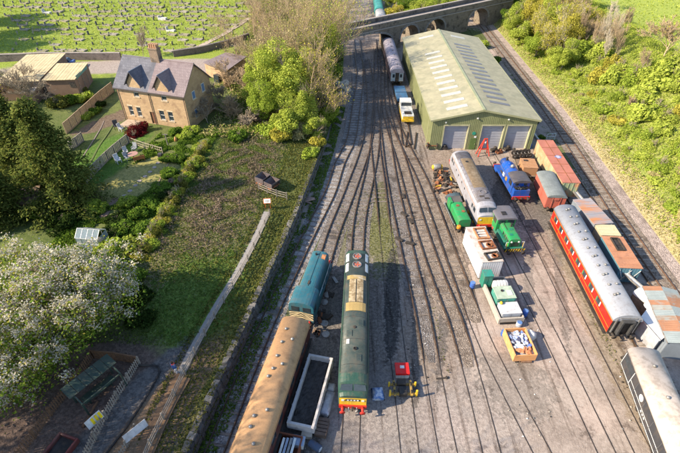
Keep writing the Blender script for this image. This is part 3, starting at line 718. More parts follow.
for k, y in enumerate((-yb + 2.3, -yb + 5.0, -yb + 7.6, -yb + 8.3)):
    b = MB(); R0.patch(b, -1.12, 1.12, y, y + .05, .022, 10); b.build('roof_rib', P_('roof_rib', (.03, .04, .04)), t)
for x, y in ((-.5, -yb + 5.6), (.55, -yb + 6.9), (.4, -yb + 3.0)): MB().box((x, y, R0.z(x) + .02), (.5, .7, .05), ry=x * .4).build('roof_hatch', LOCO_GR, t, bevel=.02)
for sx in (-1, 1):
    b = MB(); b.pipe([(sx * 1.2, -yb + 1.7, R0.z(1.2) + .03), (sx * 1.2, yb - 1.7, R0.z(1.2) + .03)], .025, 5); b.build('gutter_strip', P_('roof_rib', (.03, .04, .04)), t)
    b = MB(); b.pipe([(sx * 1.15, -yb + 5.2, .7), (sx * 1.15, yb - 5.2, .7)], .05, 6); b.build('air_pipe', UND, t)
hb = MB().bx(-.62, .62, -e - .045, -e - .02, 1.86, 2.14).build('headcode_panel', BLK, t)
for k, x in enumerate((-.42, -.14, .14, .42)):
    MB().bx(x - .09, x + .09, -e - .06, -e - .045, 1.92, 2.08).build('headcode_digit', WHT, hb)
for sx in (-1, 1):
    for k in range(6):
        b = MB(); side_panel(b, sx, 1.33, -5.2 + k * 1.9, -4.1 + k * 1.9, 2.0, 2.85, .02); b.build('body_side_grille', LOCO_GR, t)
    b = MB(); side_panel(b, sx, 1.335, -e + 1.6, e - 1.6, 1.18, 1.24, .01); b.build('waist_stripe', P_('cream', (.6, .55, .4)), t)
    b = MB(); b.pipe([(sx * .55, -e - .02, 1.95), (sx * .55, -e - .1, 1.95), (sx * .12, -e - .1, 1.95), (sx * .12, -e - .02, 1.95)], .015, 5)
    b = MB(); b.pipe([(sx * .35, -e - .1, 1.0), (sx * .35, -e - .2, .7), (sx * .3, -e - .2, .45)], .035, 5); b.build('brake_hose', WHT, t)

LOCO_W = P_('loco_grey', (.31, .31, .35), second=(.40, .38, .37), amount=.35, sscale=1.6); ROOF_W = P_('loco_grey_roof', (.17, .165, .19), var=.2, second=(.12, .11, .115), amount=.45)
t, L = place('diesel_locomotive', 'weathered light grey diesel locomotive with rust brown roof patch and yellow nose', 'locomotive', G(489.5, 210, 3.5), G(460, 147.5, 3.7))
R0, e = diesel(t, L, LOCO_W, ROOF_W, fz=(1.2, 2.35))
b = MB(); R0.patch(b, -.78, .98, -e + 4.6, e - 3.4, .03, 8); b.build('roof_panel_brown', M('roof_brown', (.17, .125, .08), .25, 2.5, .9, second=(.25, .20, .14), amount=.4), t)
MB().lathe([(.5, 0), (.5, .09), (.38, .1), (.38, .02)], (.1, -e + 3.5, R0.zr - .02), 18).build('roof_fan', P_('fan_grey', (.16, .15, .16)), t)
MB().lathe([(.22, 0), (.2, .1)], (-.1, e - 4.4, R0.zr), 10).build('exhaust_port', BLK, t)
for y, x in ((-e + 1.9, .2), (-e + 2.4, -.3)): MB().bx(x - .3, x + .3, y, y + .3, R0.zr - .03, R0.zr + .04).build('roof_hatch', UND, t)
for sx in (-1, 1):
    for k, y in enumerate((e - 4.2, e - 5.6, e - 7.4, e - 9.0)):
        p = MB().lathe([(.17, -.01), (.17, .03)], (sx * 1.335, y, 2.35), 12, 'x').build('porthole', BLK, t)
    b = MB(); side_panel(b, sx, 1.335, -e + 1.6, e - 1.6, 2.92, 2.97, .015); b.build('cant_rail_stripe', P_('orange_rail', (.55, .22, .06)), t)
    for k in range(9):
        a_, b_ = sorted((sx * .92, sx * 1.16)); b = MB(); R0.patch(b, a_, b_, -e + 3.4 + k * 1.0, -e + 4.1 + k * 1.0, .02, 3); b.build('roof_louvre', P_('louvre_grey', (.2, .195, .22)), t)

# coaches
def coach(t, L, side, roofm, w=1.39, zs=2.85, zr_=3.75, win=None, lining=None, vents=(), end=BLK, wins=None, curtains=None, winmat=None):
    e = L / 2; Rf = Roof(w + .03, zs, zr_, 2.2)
    MB().bx(-w, w, -e + .08, e - .08, 1.05, zs).build('body', side, t, bevel=.03)
    rb = MB(); rb.pry(Rf.poly(16), -e + .02, e - .02); rf = rb.build('roof', roofm, t)
    rf.data.polygons.foreach_set('use_smooth', [len(p.vertices) == 4 for p in rf.data.polygons])
    for x, y in vents:
        v = MB().lathe([(.13, -.03), (.13, .06), (.17, .07), (.10, .17), (0.02, .2)], (x, y, Rf.z(x)), 10).build('roof_ventilator', STEEL, rf, True)
    solebar(t, L); buffers(t, -e, -1); buffers(t, e, 1)
    for y in (-e + 3.2, e - 3.2): bogie(t, y, 2.6)
    for y in (-2.4, .8, 3.0): MB().bx(-.9, .9, y - .5, y + .5, .5, .86).build('battery_box', UND, t)
    MB().tube((-.7, -e + 5, .65), (-.7, -e + 7, .65), .2, 8).build('brake_cylinder', UND, t)
    for sx in (-1, 1):
        for (y0, y1, z0, z1) in wins or ():
            f = MB(); side_panel(f, sx, w, y0 - .05, y1 + .05, z0 - .05, z1 + .05, .02); fo = f.build('window', lining or side, t)
            g = MB(); side_panel(g, sx, w + .02, y0, y1, z0, z1, .008); g.build('pane', winmat or GLS, fo)
            if curtains:
                for yy, cm in ((y0, curtains[0]), (y1 - .22, curtains[1])):
                    g = MB(); side_panel(g, sx, w + .028, yy + .02, yy + .2, z0 + .05, z1 - .05, .006); g.build('curtain', cm, fo)
    return Rf, e
TAN = P_('coach_roof_tan', (.53, .305, .15), var=.16, second=(.38, .21, .10), amount=.4, rough=.7, sscale=.9, grime=.22); MAR = P_('coach_maroon', (.085, .022, .02), second=(.15, .05, .035), amount=.35)
c0 = Vector((-4.3, 28.3, 0)); dirc = Vector((-2.75, -12.9, 0)).normalized()
t, L = place('railway_coach', 'long maroon coach with sandy orange roof standing behind the teal shunter', 'coach', c0 + dirc * 19.5, c0)
vents = []
for k, yy in enumerate((1.6, 2.6, 3.1, 4.6, 5.3, 5.9, 6.7, 9.6, 10.3, 11.2, 12.4, 14.8, 16.5, 18.0)): vents.append(((-.42, .38, -.36)[k % 3] + (.1 if k % 2 else 0), 9.75 - yy))
wins = [(y, y + 1.0, 1.95, 2.6) for y in (-8.6, -6.9, -5.2, -3.5, -1.8, -.1, 1.6, 3.3, 5.0, 6.7)]
Rf, e = coach(t, L, MAR, TAN, vents=vents, wins=wins)
for sx in (-1, 1):
    for y in (-9.1, 8.2, -1.1): 
        b = MB(); side_panel(b, sx, 1.39, y, y + .65, 1.15, 2.75, .012); d = b.build('coach_door', MAR, t); b = MB(); side_panel(b, sx, 1.402, y + .1, y + .16, 1.75, 1.9, .03); b.build('door_handle', STEEL, d)
    b = MB(); side_panel(b, sx, 1.3, -e + .1, e - .1, .82, .9, .3); b.build('footboard', UND, t)
    b = MB(); b.pipe([(sx * 1.44, -e + .1, 2.9), (sx * 1.44, e - .1, 2.9)], .03, 5); b.build('rain_strip', TAN, t)

REDC = P_('coach_red', (.52, .018, .012), rough=.3, second=(.45, .022, .016), amount=.3, grime=.15); GREYR = P_('coach_roof_grey', (.31, .325, .365), var=.1, rough=.6, second=(.25, .26, .29), amount=.35, grime=.4); ORG = P_('lining_orange', (.80, .30, .02)); CUR = [P_('curtain_white', (.75, .75, .7)), P_('curtain_green', (.05, .22, .09))]
t, L = place('railway_coach', 'bright red coach with orange lining, grey roof and black end gangway', 'coach', G(630, 318, 3.4), G(566, 206.5, 3.4))
vents = []
for k in range(int((L - 1.2) / 1.42)):
    y = L / 2 - 1.2 - k * 1.42; vents += [(-.45, y), (-.12 + .5 * (k % 2), y + .12)]
wins = [(L / 2 - 2.0 - k * 1.93, L / 2 - .95 - k * 1.93, 1.95, 2.62) for k in range(int((L - 1.4) / 1.93))]
Rf, e = coach(t, L, REDC, GREYR, vents=vents, wins=wins, lining=REDC, curtains=CUR)
for sx in (-1, 1):
    for z0, z1 in ((2.74, 2.79), (1.68, 1.72), (1.12, 1.15)):
        b = MB(); side_panel(b, sx, 1.39, -e + .1, e - .1, z0, z1, .014); b.build('lining_stripe', ORG, t)
    for k in range(int((L - 3.2) / 3.86) + 1):
        y = L / 2 - 3.0 - k * 3.86; b = MB(); side_panel(b, sx, 1.39, y, y + .03, 1.18, 2.7, .018); d = b.build('door_edge', ORG, t)
        b = MB(); side_panel(b, sx, 1.39, y + .2, y + .26, 1.78, 1.9, .05); b.build('door_handle', STEEL, t)
    b = MB(); side_panel(b, sx, 1.25, -e + .1, e - .1, .75, .82, .35); b.build('footboard', UND, t)
for s in (-1, 1):
    y0 = s * (e - .08); yy = sorted((y0, y0 + s * .012)); MB().pry(Rf.poly(14, 1.06, -.03), yy[0], yy[1]).build('end_panel', BLK, t)
    y1 = sorted((y0 + s * .012, y0 + s * .42)); g = MB()
    for x0, x1, z0, z1 in ((-.62, -.45, 1.1, 3.1), (.45, .62, 1.1, 3.1), (-.45, .45, 2.95, 3.1)): g.bx(x0, x1, y1[0], y1[1], z0, z1)
    gw = g.build('gangway', M('gangway_rubber', (.05, .05, .052), .3, 3, .8), t)
    MB().bx(-.44, .44, min(y0 + s * .02, y0 + s * .06), max(y0 + s * .02, y0 + s * .06), 1.1, 2.94).build('gangway_door', UND, gw)
    for x in (-1.05, 1.05): MB().bx(x - .06, x + .06, min(y0, y0 + s * .12), max(y0, y0 + s * .12), 1.15, 3.2).build('end_step_rail', STEEL, t)
    MB().bx(-.8, .8, min(y0, y0 + s * .1), max(y0, y0 + s * .1), 2.95 + .3, 3.36).build('end_lamp_bracket', STEEL, t)

BLKV = P_('van_black', (.045, .047, .055), second=(.07, .07, .08), amount=.3); CRMR = M('van_roof_cream', (.50, .43, .375), .14, 1, .8, second=(.35, .295, .25), amount=.44, sscale=1.6)
t, L = place('parcels_coach', 'black bogie coach with white lines and patchy cream roof at the right edge', 'coach', G(692, 462, 3.2), G(645, 349, 3.3))
wins = []
Rf, e = coach(t, L, BLKV, CRMR, w=1.36, zr_=3.55, wins=wins, vents=[(0, y) for y in (-6, -3, 0, 3)])
for k in range(4):
    for sx in (-1, 1): MB().box((sx * .62, e - 1.6 - k * 3.0, Rf.z(.62) + .012), (1.0, .5, .02), ry=sx * .3, rz=.1 * k).build('roof_stain_patch', M('roof_dirt', (.33, .26, .21), .3, 2, .9), t) if False else None
for sx in (-1, 1):
    for (y0, y1, z0, z1) in ((-e + .2, e - .2, 1.15, 1.2), (-e + .2, e - 2.4, 1.72, 1.77), (-e + .2, -e + .25, 1.15, 2.72), (e - .25, e - .2, 1.15, 2.72), (e - 2.4, e - 2.35, 1.15, 2.72)):
        b = MB(); side_panel(b, sx, 1.36, y0, y1, z0, z1, .014); b.build('white_line', WHT, t)
    for k in range(6):
        y = e - 3.4 - k * 1.75; b = MB(); side_panel(b, sx, 1.36, y, y + .05, 1.22, 2.75, .02); b.build('body_panel_edge', P_('van_edge', (.09, .09, .1)), t)
    for y, r in ((e - 4.5, .32), (e - 12.8, .32)):
        MB().lathe([(r, -.01), (r, .012), (r * .6, .014)], (sx * 1.37, y, 2.25), 16, 'x').build('round_emblem', WHT, t)
    b = MB(); side_panel(b, sx, 1.36, e - 2.2, e - .4, 2.0, 2.6, .012); b.build('cab_window', GLS, t)
    for k in range(3):
        b = MB(); side_panel(b, sx, 1.36, e - 5.4 - k * .32, e - 5.2 - k * .32, 1.45, 1.6, .014); b.build('lettering_mark', WHT, t)
MB().bx(-1.2, 1.2, e - .08, e - .06, 1.1, 2.9).build('end_panel', BLK, t)

# shunters
TEAL = P_('teal_blue', (.028, .125, .165), second=(.045, .17, .21), amount=.35, rough=.4); CREAM = P_('wasp_cream', (.72, .60, .36))
def chevrons(t, y, s, w, z0, z1, n=6, a=BLK, c=CREAM):
    """black and cream warning chevrons: each stripe a thin plate on the end panel"""
    yy = sorted((y, y + s * .02)); MB().bx(-w, w, yy[0], yy[1], z0, z1).build('end_panel', a, t)
    h = (z1 - z0) / n
    for k in range(n + 4):
        for sx in (-1, 1):
            lo, hi = z0 + (k - 4) * h, z0 + (k - 4) * h + h * .5; P = []
            A = [(0, lo + w * .75), (sx * w, lo), (sx * w, hi), (0, hi + w * .75)]
            A = [(x, min(z1, max(z0, z))) for x, z in A]
            if abs(A[0][1] - A[3][1]) + abs(A[1][1] - A[2][1]) < .02: continue
            b = MB(); y1 = sorted((y + s * .02, y + s * .032)); b.pry(A, y1[0], y1[1]); b.build('warning_stripe', c, t)
t, L = place('shunting_locomotive', 'teal blue shunter with cream and black chevron end coupled to the coach', 'locomotive', (-3.95, 30.0), (-2.15, 38.4))
e = L / 2
MB().bx(-1.3, 1.3, -e, e, .85, 1.2).build('underframe', P_('frame_teal', (.03, .09, .115)), t, bevel=.03)
Rc = Roof(1.3, 2.95, 3.65, 2.5); b = MB(); b.pry(Rc.poly(12, 1.2), -e + .05, -e + 2.5); b.build('cab', TEAL, t)
Rb = Roof(.98, 2.7, 3.35, 3.0); b = MB(); b.pry(Rb.poly(12, 1.2), -e + 2.5, e - .35); hood = b.build('hood', TEAL, t, bevel=.03)
chevrons(t, -e + .05, -1, 1.26, 1.25, 2.35, 3)
for sx in (-1, 1):
    MB().bx(min(sx * .2, sx * 1.0), max(sx * .2, sx * 1.0), -e + .02, -e + .05, 2.45, 3.05).build('cab_window', GLS, t)
    b = MB(); side_panel(b, sx, 1.3, -e + .4, -e + 1.1, 2.1, 2.8); b.build('side_window', GLS, t)
    b = MB(); b.pipe([(sx * 1.22, -e + 2.6, 2.1), (sx * 1.22, e - .3, 2.1)], .022, 5)
    b.build('handrail', WHT, t)
    for k in range(5): MB().tube((sx * 1.22, -e + 2.7 + k * 1.3, 1.2), (sx * 1.22, -e + 2.7 + k * 1.3, 2.1), .02, 5).build('rail_post', WHT, t)
    for k in range(5):
        b = MB(); side_panel(b, sx, .98, -e + 2.8 + k * 1.1, -e + 3.75 + k * 1.1, 1.4, 2.6, .015); b.build('hood_door', TEAL, t)
    b = MB(); b.bx(min(sx * 1.0, sx * 1.3), max(sx * 1.0, sx * 1.3), -e + 2.6, -e + 4.2, 1.2, 1.9); b.build('side_tank', TEAL, t, bevel=.03)
MB().bx(-.03, .03, -e + 2.6, e - .5, 3.35, 3.39).build('hood_ridge', P_('teal_dark', (.03, .10, .125)), t)
MB().lathe([(.12, 0), (.12, .25)], (-.3, e - 1.0, 3.3), 10).build('exhaust_port', BLK, t)
MB().bx(-.1, .1, -e + 3.0, -e + 3.5, 3.34, 3.42).build('horn', UND, t)
MB().bx(.35, .8, e - 1.5, e - .8, 3.2, 3.34).build('hood_patch', RUSTL, t)
buffers(t, -e, -1, REDB); buffers(t, e, 1, REDB)
for y in (-2.4, 0, 2.4): wheelset(t, y, .6)

LGRN = P_('bright_green', (.018, .27, .08), rough=.4, second=(.05, .22, .09), amount=.4, grime=.75); TEALG = P_('teal_green', (.02, .17, .12)); CABR = P_('cab_roof_grey', (.13, .125, .145), var=.2)
t, L = place('shunting_locomotive', 'bright green diesel shunter with dark cab roof and yellow striped buffer beam', 'locomotive', G(514, 250, 1.0), G(497, 219, 1.0))
e = L / 2
MB().bx(-1.2, 1.2, -e, e, .85, 1.2).build('running_plate', TEALG, t, bevel=.03)
b = MB(); b.bx(-1.2, 1.2, .5, e - .25, 1.2, 3.0); b.build('cab', LGRN, t, bevel=.04)
b = MB(); b.pry(Roof(1.32, 3.0, 3.25, 2.6).poly(10), .3, e - .05); b.build('cab_roof', CABR, t)
b = MB(); b.pry(Roof(.72, 2.15, 2.45, 3.5).poly(10, 1.2), -e + .3, .5); hood = b.build('hood', LGRN, t, bevel=.03)
for k in range(3): MB().bx(-.73, .73, -e + .9 + k * .75, -e + .95 + k * .75, 1.25, 2.2).build('hood_band', TEALG, t)
b = MB()
for k in range(6): b.bx(-.5, .5, -e + .27, -e + .3, 1.35 + k * .12, 1.41 + k * .12)
b.build('radiator_grille', BLK, t)
for sx in (-1, 1):
    MB().bx(min(sx * .15, sx * 1.0), max(sx * .15, sx * 1.0), .47, .5, 2.3, 2.9).build('cab_window', GLS, t)
    b = MB(); side_panel(b, sx, 1.2, .8, 1.7, 2.1, 2.8); b.build('side_window', GLS, t)
    b = MB(); b.bx(min(sx * .75, sx * 1.1), max(sx * .75, sx * 1.1), -e + .8, .3, 1.2, 1.65); b.build('side_tank', TEALG, t, bevel=.04)
    b = MB(); b.pipe([(sx * 1.12, -e + .2, 1.2), (sx * 1.12, -e + .2, 2.1), (sx * .8, -e + .2, 2.1)], .025, 5); b.build('handrail', WHT, t)
MB().lathe([(.1, 0), (.1, .5), (.13, .55)], (.3, -.3, 2.4), 10).build('exhaust_pipe', BLK, t)
for sx in (-1, 1):
    MB().lathe([(.11, -.06), (.13, 0)], (sx * .45, -e + .26, 2.05), 10, 'y').build('headlamp', WHT, t)
    for k in range(4): b = MB(); side_panel(b, sx, .72, -e + .55 + k * .5, -e + .85 + k * .5, 1.7, 2.05, .02); b.build('hood_louvre', BLK, t)
    b = MB(); b.pipe([(sx * .74, -e + .4, 2.2), (sx * .74, .4, 2.2)], .02, 5); b.build('hood_rail', STEEL, t)
    b = MB(); b.pipe([(sx * 1.0, -e + .15, 1.22), (sx * 1.0, -e + .15, 2.0)], .025, 5); b.build('corner_rail', YEL, t)
    MB().bx(min(sx * .9, sx * 1.2), max(sx * .9, sx * 1.2), .0, .5, .35, .4).build('cab_step', UND, t)
b = MB(); b.pipe([(-.4, -.9, 2.47), (-.4, .3, 2.47), (-.4, .45, 2.7)], .03, 5); b.build('air_pipe', BLK, t)
for x, y in ((-.25, -e + 1.2), (.1, -e + 2.2)): MB().box((x, y, 2.47), (.4, .35, .04)).build('hood_hatch', TEALG, t, bevel=.015)
MB().bx(-.5, .1, 1.0, 1.7, 3.25, 3.3).build('roof_hatch', BLK, t)
yb_ = MB().bx(-1.25, 1.25, -e - .1, -e, .8, 1.25).build('buffer_beam', BLK, t)
for k in range(8):
    x = -1.2 + k * .32; b = MB(); b.pry([(x, .82), (x + .15, .82), (x + .28, 1.23), (x + .13, 1.23)], -e - .115, -e - .1); b.build('warning_stripe', YEL, yb_)
buffers(t, -e - .1, -1, UND); buffers(t, e, 1, UND)
for y in (-1.3, 1.3): wheelset(t, y, .5)

t, L = place('shunting_locomotive', 'small green locomotive without cab, rusty bonnet hatches, beside the white van body', 'locomotive', G(464, 228, 1.0), G(452, 203, 1.0))
e = L / 2
MB().bx(-1.15, 1.15, -e - .1, e, .75, 1.1).build('running_plate', UND, t)
b = MB(); b.pry(Roof(.8, 1.95, 2.3, 3).poly(10, 1.1), -e + .1, e - 1.5); b.build('hood', LGRN, t, bevel=.03)
b = MB(); b.bx(-.85, .85, e - 1.5, e - .1, 1.1, 2.3); b.build('cab_bulkhead', P_('dark_cover', (.10, .095, .09), var=.3), t, bevel=.04)
MB().bx(-.9, -.55, e - 1.7, e - .5, 1.1, 2.4).build('cab_side', LGRN, t)
for x, y in ((.25, -.9), (-.1, .4)): MB().lathe([(.24, 0), (.24, .06)], (x, y, 2.28), 10).build('bonnet_hatch', RUST, t)
b = MB(); b.pipe([(-1.1, e, 1.3), (-1.1, -e + .4, 1.2)], .07, 6); b.pipe([(-1.3, e - .4, 1.45), (-1.3, -e + .6, 1.35)], .05, 6); b.build('handrail', STEEL, t)
MB().lathe([(.28, 0), (.28, .35), (.2, .42)], (-.75, -e - .1, 1.1), 10).build('sand_box', P_('orange', (.65, .25, .02)), t)
buffers(t, -e - .1, -1); wheelset(t, -1.3, .45); wheelset(t, 1.3, .45)
for k in range(6):
    pass
# steam tank engine
BLUE = P_('steam_blue', (.012, .085, .40), rough=.32, second=(.02, .10, .36), amount=.35, grime=.7)
t, L = place('steam_tank_engine', 'royal blue steam tank engine with black cab roof and red buffer beam', 'steam engine', G(520.5, 198, .9), G(503.5, 158, 2.3))
e = L / 2
MB().bx(-1.2, 1.2, -e, e, .95, 1.15).build('running_plate', BLUE, t, bevel=.02)
MB().bx(-1.25, 1.25, -e - .12, -e, .75, 1.2).build('buffer_beam', REDB, t); MB().bx(-1.25, 1.25, e, e + .12, .75, 1.2).build('buffer_beam', REDB, t)
MB().lathe([(.0, 0), (.62, .02), (.66, .1), (.66, L - 4.6)], (0, -e + 3.0, 2.05), 20, 'y').build('boiler', BLUE, t, True)
b = MB()
P = []
for i in range(13):
    a = math.pi * (-.08 + 1.16 * i / 12); P.append((1.02 * math.cos(a), 2.0 + .92 * math.sin(a)))
Q = [(.70 * math.cos(math.pi * (-.08 + 1.16 * i / 12)), 2.0 + .68 * math.sin(math.pi * (-.08 + 1.16 * i / 12))) for i in range(12, -1, -1)]
b.pry(P + Q, -e + 3.1, e - 1.9); b.build('saddle_tank', BLUE, t, False, .03)
MB().lathe([(.68, 0), (.68, 1.2), (.6, 1.24), (.0, 1.28)], (0, e - 1.8, 2.05), 20, 'y').build('smokebox', P_('smokebox_blue', (.012, .06, .25)), t, True)
MB().lathe([(.2, 0), (.15, .1), (.14, .45), (.18, .5), (.18, .56), (.12, .56)], (0, e - 1.3, 2.65), 14).build('chimney', BLK, t, True)
MB().lathe([(.3, 0), (.28, .3), (.15, .45), (.02, .48)], (0, -e + 4.9, 2.88), 14).build('steam_dome', STEEL, t, True)
MB().lathe([(.26, 0), (.26, .14), (.05, .16)], (0, -e + 6.0, 2.86), 14).build('filler_cap', BLUE, t, True)
b = MB()
for x0, x1, y0, y1, z0, z1 in ((-1.2, -1.12, -e + .9, -e + 3.0, 1.15, 3.0), (1.12, 1.2, -e + .9, -e + 3.0, 1.15, 3.0), (-1.12, 1.12, -e + 2.92, -e + 3.0, 1.15, 3.0), (-1.12, 1.12, -e + .1, -e + .18, 1.15, 2.1), (-1.12, 1.12, -e + .9, -e + .98, 2.1, 3.0)): b.bx(x0, x1, y0, y1, z0, z1)
cab_ = b.build('cab', BLUE, t)
MB().bx(-1.12, 1.12, -e + .18, -e + .9, 1.15, 2.1).build('coal_bunker', BLUE, t, bevel=.03)
b = MB(); 
for k in range(40): b.box((rnd.uniform(-.9, .9), -e + .54 + rnd.uniform(-.25, .25), 2.12 + rnd.uniform(0, .12)), (.22, .2, .18), rz=rnd.random() * 3, rx=rnd.random())
o = b.build('coal', M('coal', (.015, .015, .016), .4, 6, .5), t); o['kind'] = 'stuff'
b = MB(); b.pry(Roof(1.3, 3.0, 3.4, 2.1).poly(12), -e + .55, -e + 3.15); b.build('cab_roof', P_('cab_roof_black', (.075, .07, .08), var=.3, second=(.12, .11, .11), amount=.35), t)
for sx in (-1, 1):
    MB().lathe([(.26, -.01), (.26, .012)], (sx * .6, -e + .895, 2.6), 14, 'y').build('spectacle_window', GLS, t)
    b = MB(); side_panel(b, sx, 1.2, -e + 1.3, -e + 2.3, 2.0, 2.8, .006); b.build('cab_opening', BLK, t)
    b = MB(); b.pipe([(sx * 1.06, -e + 3.2, 2.3), (sx * 1.06, e - 1.0, 2.3)], .02, 5); b.build('handrail', STEEL, t)
    MB().bx(min(sx * .95, sx * 1.25), max(sx * .95, sx * 1.25), e - 1.4, e - .3, .6, 1.0).build('cylinder_block', BLUE, t, bevel=.05)
    b = MB(); b.box((sx * 1.06, e - 2.4, .95), (.06, 2.6, .1), rx=.03); b.build('connecting_rod', REDB, t)
    for k, y in enumerate((-e + 3.4, -e + 4.6)): MB().bx(min(sx * .92, sx * 1.08), max(sx * .92, sx * 1.08), y, y + .55, 1.5, 2.0).build('tank_fitting', P_('orange', (.65, .25, .02)) if k == 0 else WHT, t)
for y in (-2.2, 0, 2.0): wheelset(t, y, .62)
buffers(t, -e - .12, -1, UND); buffers(t, e + .12, 1, UND)
# ---------------------------------------------------------------- vans, wagons and containers
def van(t, L, side, roofm, w=1.25, zs=2.75, zr_=3.2, planks=7, endmat=None):
    e = L / 2; Rf = Roof(w + .06, zs, zr_, 2.0)
    MB().bx(-w, w, -e, e, 1.0, zs).build('body', side, t)
    for s in (-1, 1):
        yy = sorted((s * e, s * (e + .012)))
        MB().pry(Rf.poly(10, zs - .05, -.03), yy[0] - .01, yy[1]).build('end_gable', side, t)
        for k in range(planks):
            z0 = 1.02 + k * (zs - 1.05) / planks; MB().bx(-w + .03, w - .03, yy[0] + (.003 if s > 0 else -.015), yy[1] + (.015 if s > 0 else -.003), z0, z0 + (zs - 1.05) / planks - .03).build('end_plank', endmat or side, t)
        for x in (-.5, .5): MB().bx(x - .06, x + .06, min(s * (e + .03), s * (e + .1)), max(s * (e + .03), s * (e + .1)), 1.0, zs + .1).build('end_post', endmat or side, t)
        buffers(t, s * e, s)
    for sx in (-1, 1):
        for k in range(planks):
            z0 = 1.02 + k * (zs - 1.05) / planks; b = MB(); side_panel(b, sx, w + .002, -e + .03, e - .03, z0, z0 + (zs - 1.05) / planks - .03, .018); b.build('side_plank', side, t)
        for y in (-.75, .75): b = MB(); side_panel(b, sx, w + .02, y - .05, y + .05, 1.02, zs - .05, .03); b.build('door_post', endmat or side, t)
    rb = MB(); rb.pry(Rf.poly(12), -e - .1, e + .1); rb.build('roof', roofm, t)
    solebar(t, L, w - .05, .75, 1.0)
    for y in (-L * .3, L * .3): wheelset(t, y, .45)
PINK = P_('van_salmon', (.47, .115, .08), second=(.40, .13, .09), amount=.4, rough=.75); GRF = M('felt_roof', (.17, .19, .19), .16, 1, .85, second=(.23, .25, .25), amount=.35)
t, L = place('goods_van', 'salmon red planked goods van with curved grey roof behind the red coach', 'van', G(558, 196, 3.0), G(546.5, 171.5, 3.1)); van(t, L, PINK, GRF)
hv = MB().bx(-.3, .3, -L / 2 - .14, -L / 2 - .03, 2.35, 2.7).build('end_ventilator', PINK, t)

RUSTR = M('rusty_roof', (.38, .145, .105), .16, .8, .8, second=(.22, .10, .075), amount=.3, sscale=.9); GRSIDE = stripes('faded_green_side', (.30, .36, .22), 'Y', .3, .6, .8, second=(.50, .26, .14), amount=.48, sscale=.9, rough=.8)
t, L = place('container_wagon', 'long faded green container with pinkish rust roof and blue ring mark', 'container', G(571.5, 183, 2.9), G(545, 140.5, 2.9))
e = L / 2
MB().bx(-1.22, 1.22, -e, e, .55, 2.9).build('container_body', GRSIDE, t)
MB().bx(-1.26, 1.26, -e - .03, e + .03, 2.9, 2.98).build('roof', RUSTR, t)
for k in range(1, 5): MB().bx(-1.26, 1.26, -e + k * L / 5 - .04, -e + k * L / 5 + .04, 2.98, 3.01).build('roof_seam', RUST, t)
MB().bx(-.05, .05, -e, e, 2.981, 3.0).build('roof_ridge', RUST, t)
ring = MB().lathe([(.48, 0), (.48, .012), (.30, .012), (.30, 0)], (.35, e - 5.2, 2.985), 24).build('round_emblem', P_('ring_blue', (.10, .22, .55)), t)
MB().lathe([(.30, 0), (.30, .014)], (.35, e - 5.2, 2.985), 20).build('emblem_centre', P_('ring_white', (.72, .6, .56)), t)
MB().bx(-.1, .8, e - 5.28, e - 5.12, 2.999, 3.005).build('emblem_bar', P_('ring_blue2', (.16, .27, .6)), t)
for s in (-1, 1):
    for x in (-.95, -.3, .35, 1.0): MB().bx(x - .06, x + .06, min(s * e, s * (e + .05)), max(s * e, s * (e + .05)), .6, 2.85).build('end_rib', GRSIDE, t)
MB().bx(-1.2, 1.2, -e + .5, e - .5, .25, .55).build('skid', UND, t)

# flat wagon loaded with wheelsets and a timber crate
TIMB = M('raw_timber', (.38, .205, .105), .2, 2, .85, second=(.28, .15, .08), amount=.4)
t, L = place('flat_wagon', 'flat wagon beside the blue steam engine carrying wheelsets and a timber box', 'wagon', G(530, 177, .9), G(520, 152, .9))
e = L / 2; solebar(t, L, 1.2, .7, .95)
for k in range(10): MB().bx(-1.2, 1.2, -e + k * L / 10 + .02, -e + (k + 1) * L / 10 - .02, .95, 1.02).build('deck_plank', M('deck_timber', (.2, .15, .11), .3, 3), t)
for y in (-e + 1.2, e - 1.2): wheelset(t, y, .4)
buffers(t, -e, -1); buffers(t, e, 1)
c = Vector((0, -e + 1.9, 0)); tb = thing('timber_box', 'sandy plywood box on the flat wagon behind the blue engine cab', 'crate', G(528.5, 165.5, 1.9), t.rotation_euler.z); tb.location.z = 1.03
for nm, a in (('side_panel', (-1.05, -1.0, -1.3, 1.3, 0, 1.25)), ('side_panel', (1.0, 1.05, -1.3, 1.3, 0, 1.25)), ('end_panel', (-1.0, 1.0, -1.35, -1.3, 0, 1.25)), ('end_panel', (-1.0, 1.0, 1.3, 1.35, 0, 1.25)), ('lid', (-1.08, 1.08, -1.38, 1.38, 1.25, 1.3))): MB().bx(*a).build(nm, TIMB, tb)
for y in (-.6, .25): MB().bx(-1.09, 1.09, y, y + .1, 1.3, 1.34).build('lid_batten', M('batten_timber', (.36, .2, .1), .2, 2), tb)
MB().bx(-.7, -.1, .5, .8, 1.3, 1.42).build('lid_bracket', BLK, tb)
for k in range(5):
    p = G(514.2 + k * 3.6, 155.3 - k * .3, 1.3); ws = thing('wheelset', 'spare iron wheelset standing on the flat wagon by the timber box', 'wheelset', (p.x, p.y, 1.02), t.rotation_euler.z + math.pi / 2 + rnd.uniform(-.05, .05), 'spare wheelsets on the flat wagon')
    for sx in (-1, 1): MB().lathe([(.06, -.06), (.36, -.06), (.42, -.07), (.42, .06), (.36, .06), (.06, .08)], (sx * .62, 0, .43), 14, 'x').build('wheel', UND, ws, True)
    MB().tube((-.8, 0, .43), (.8, 0, .43), .07, 8).build('axle', STEEL, ws)

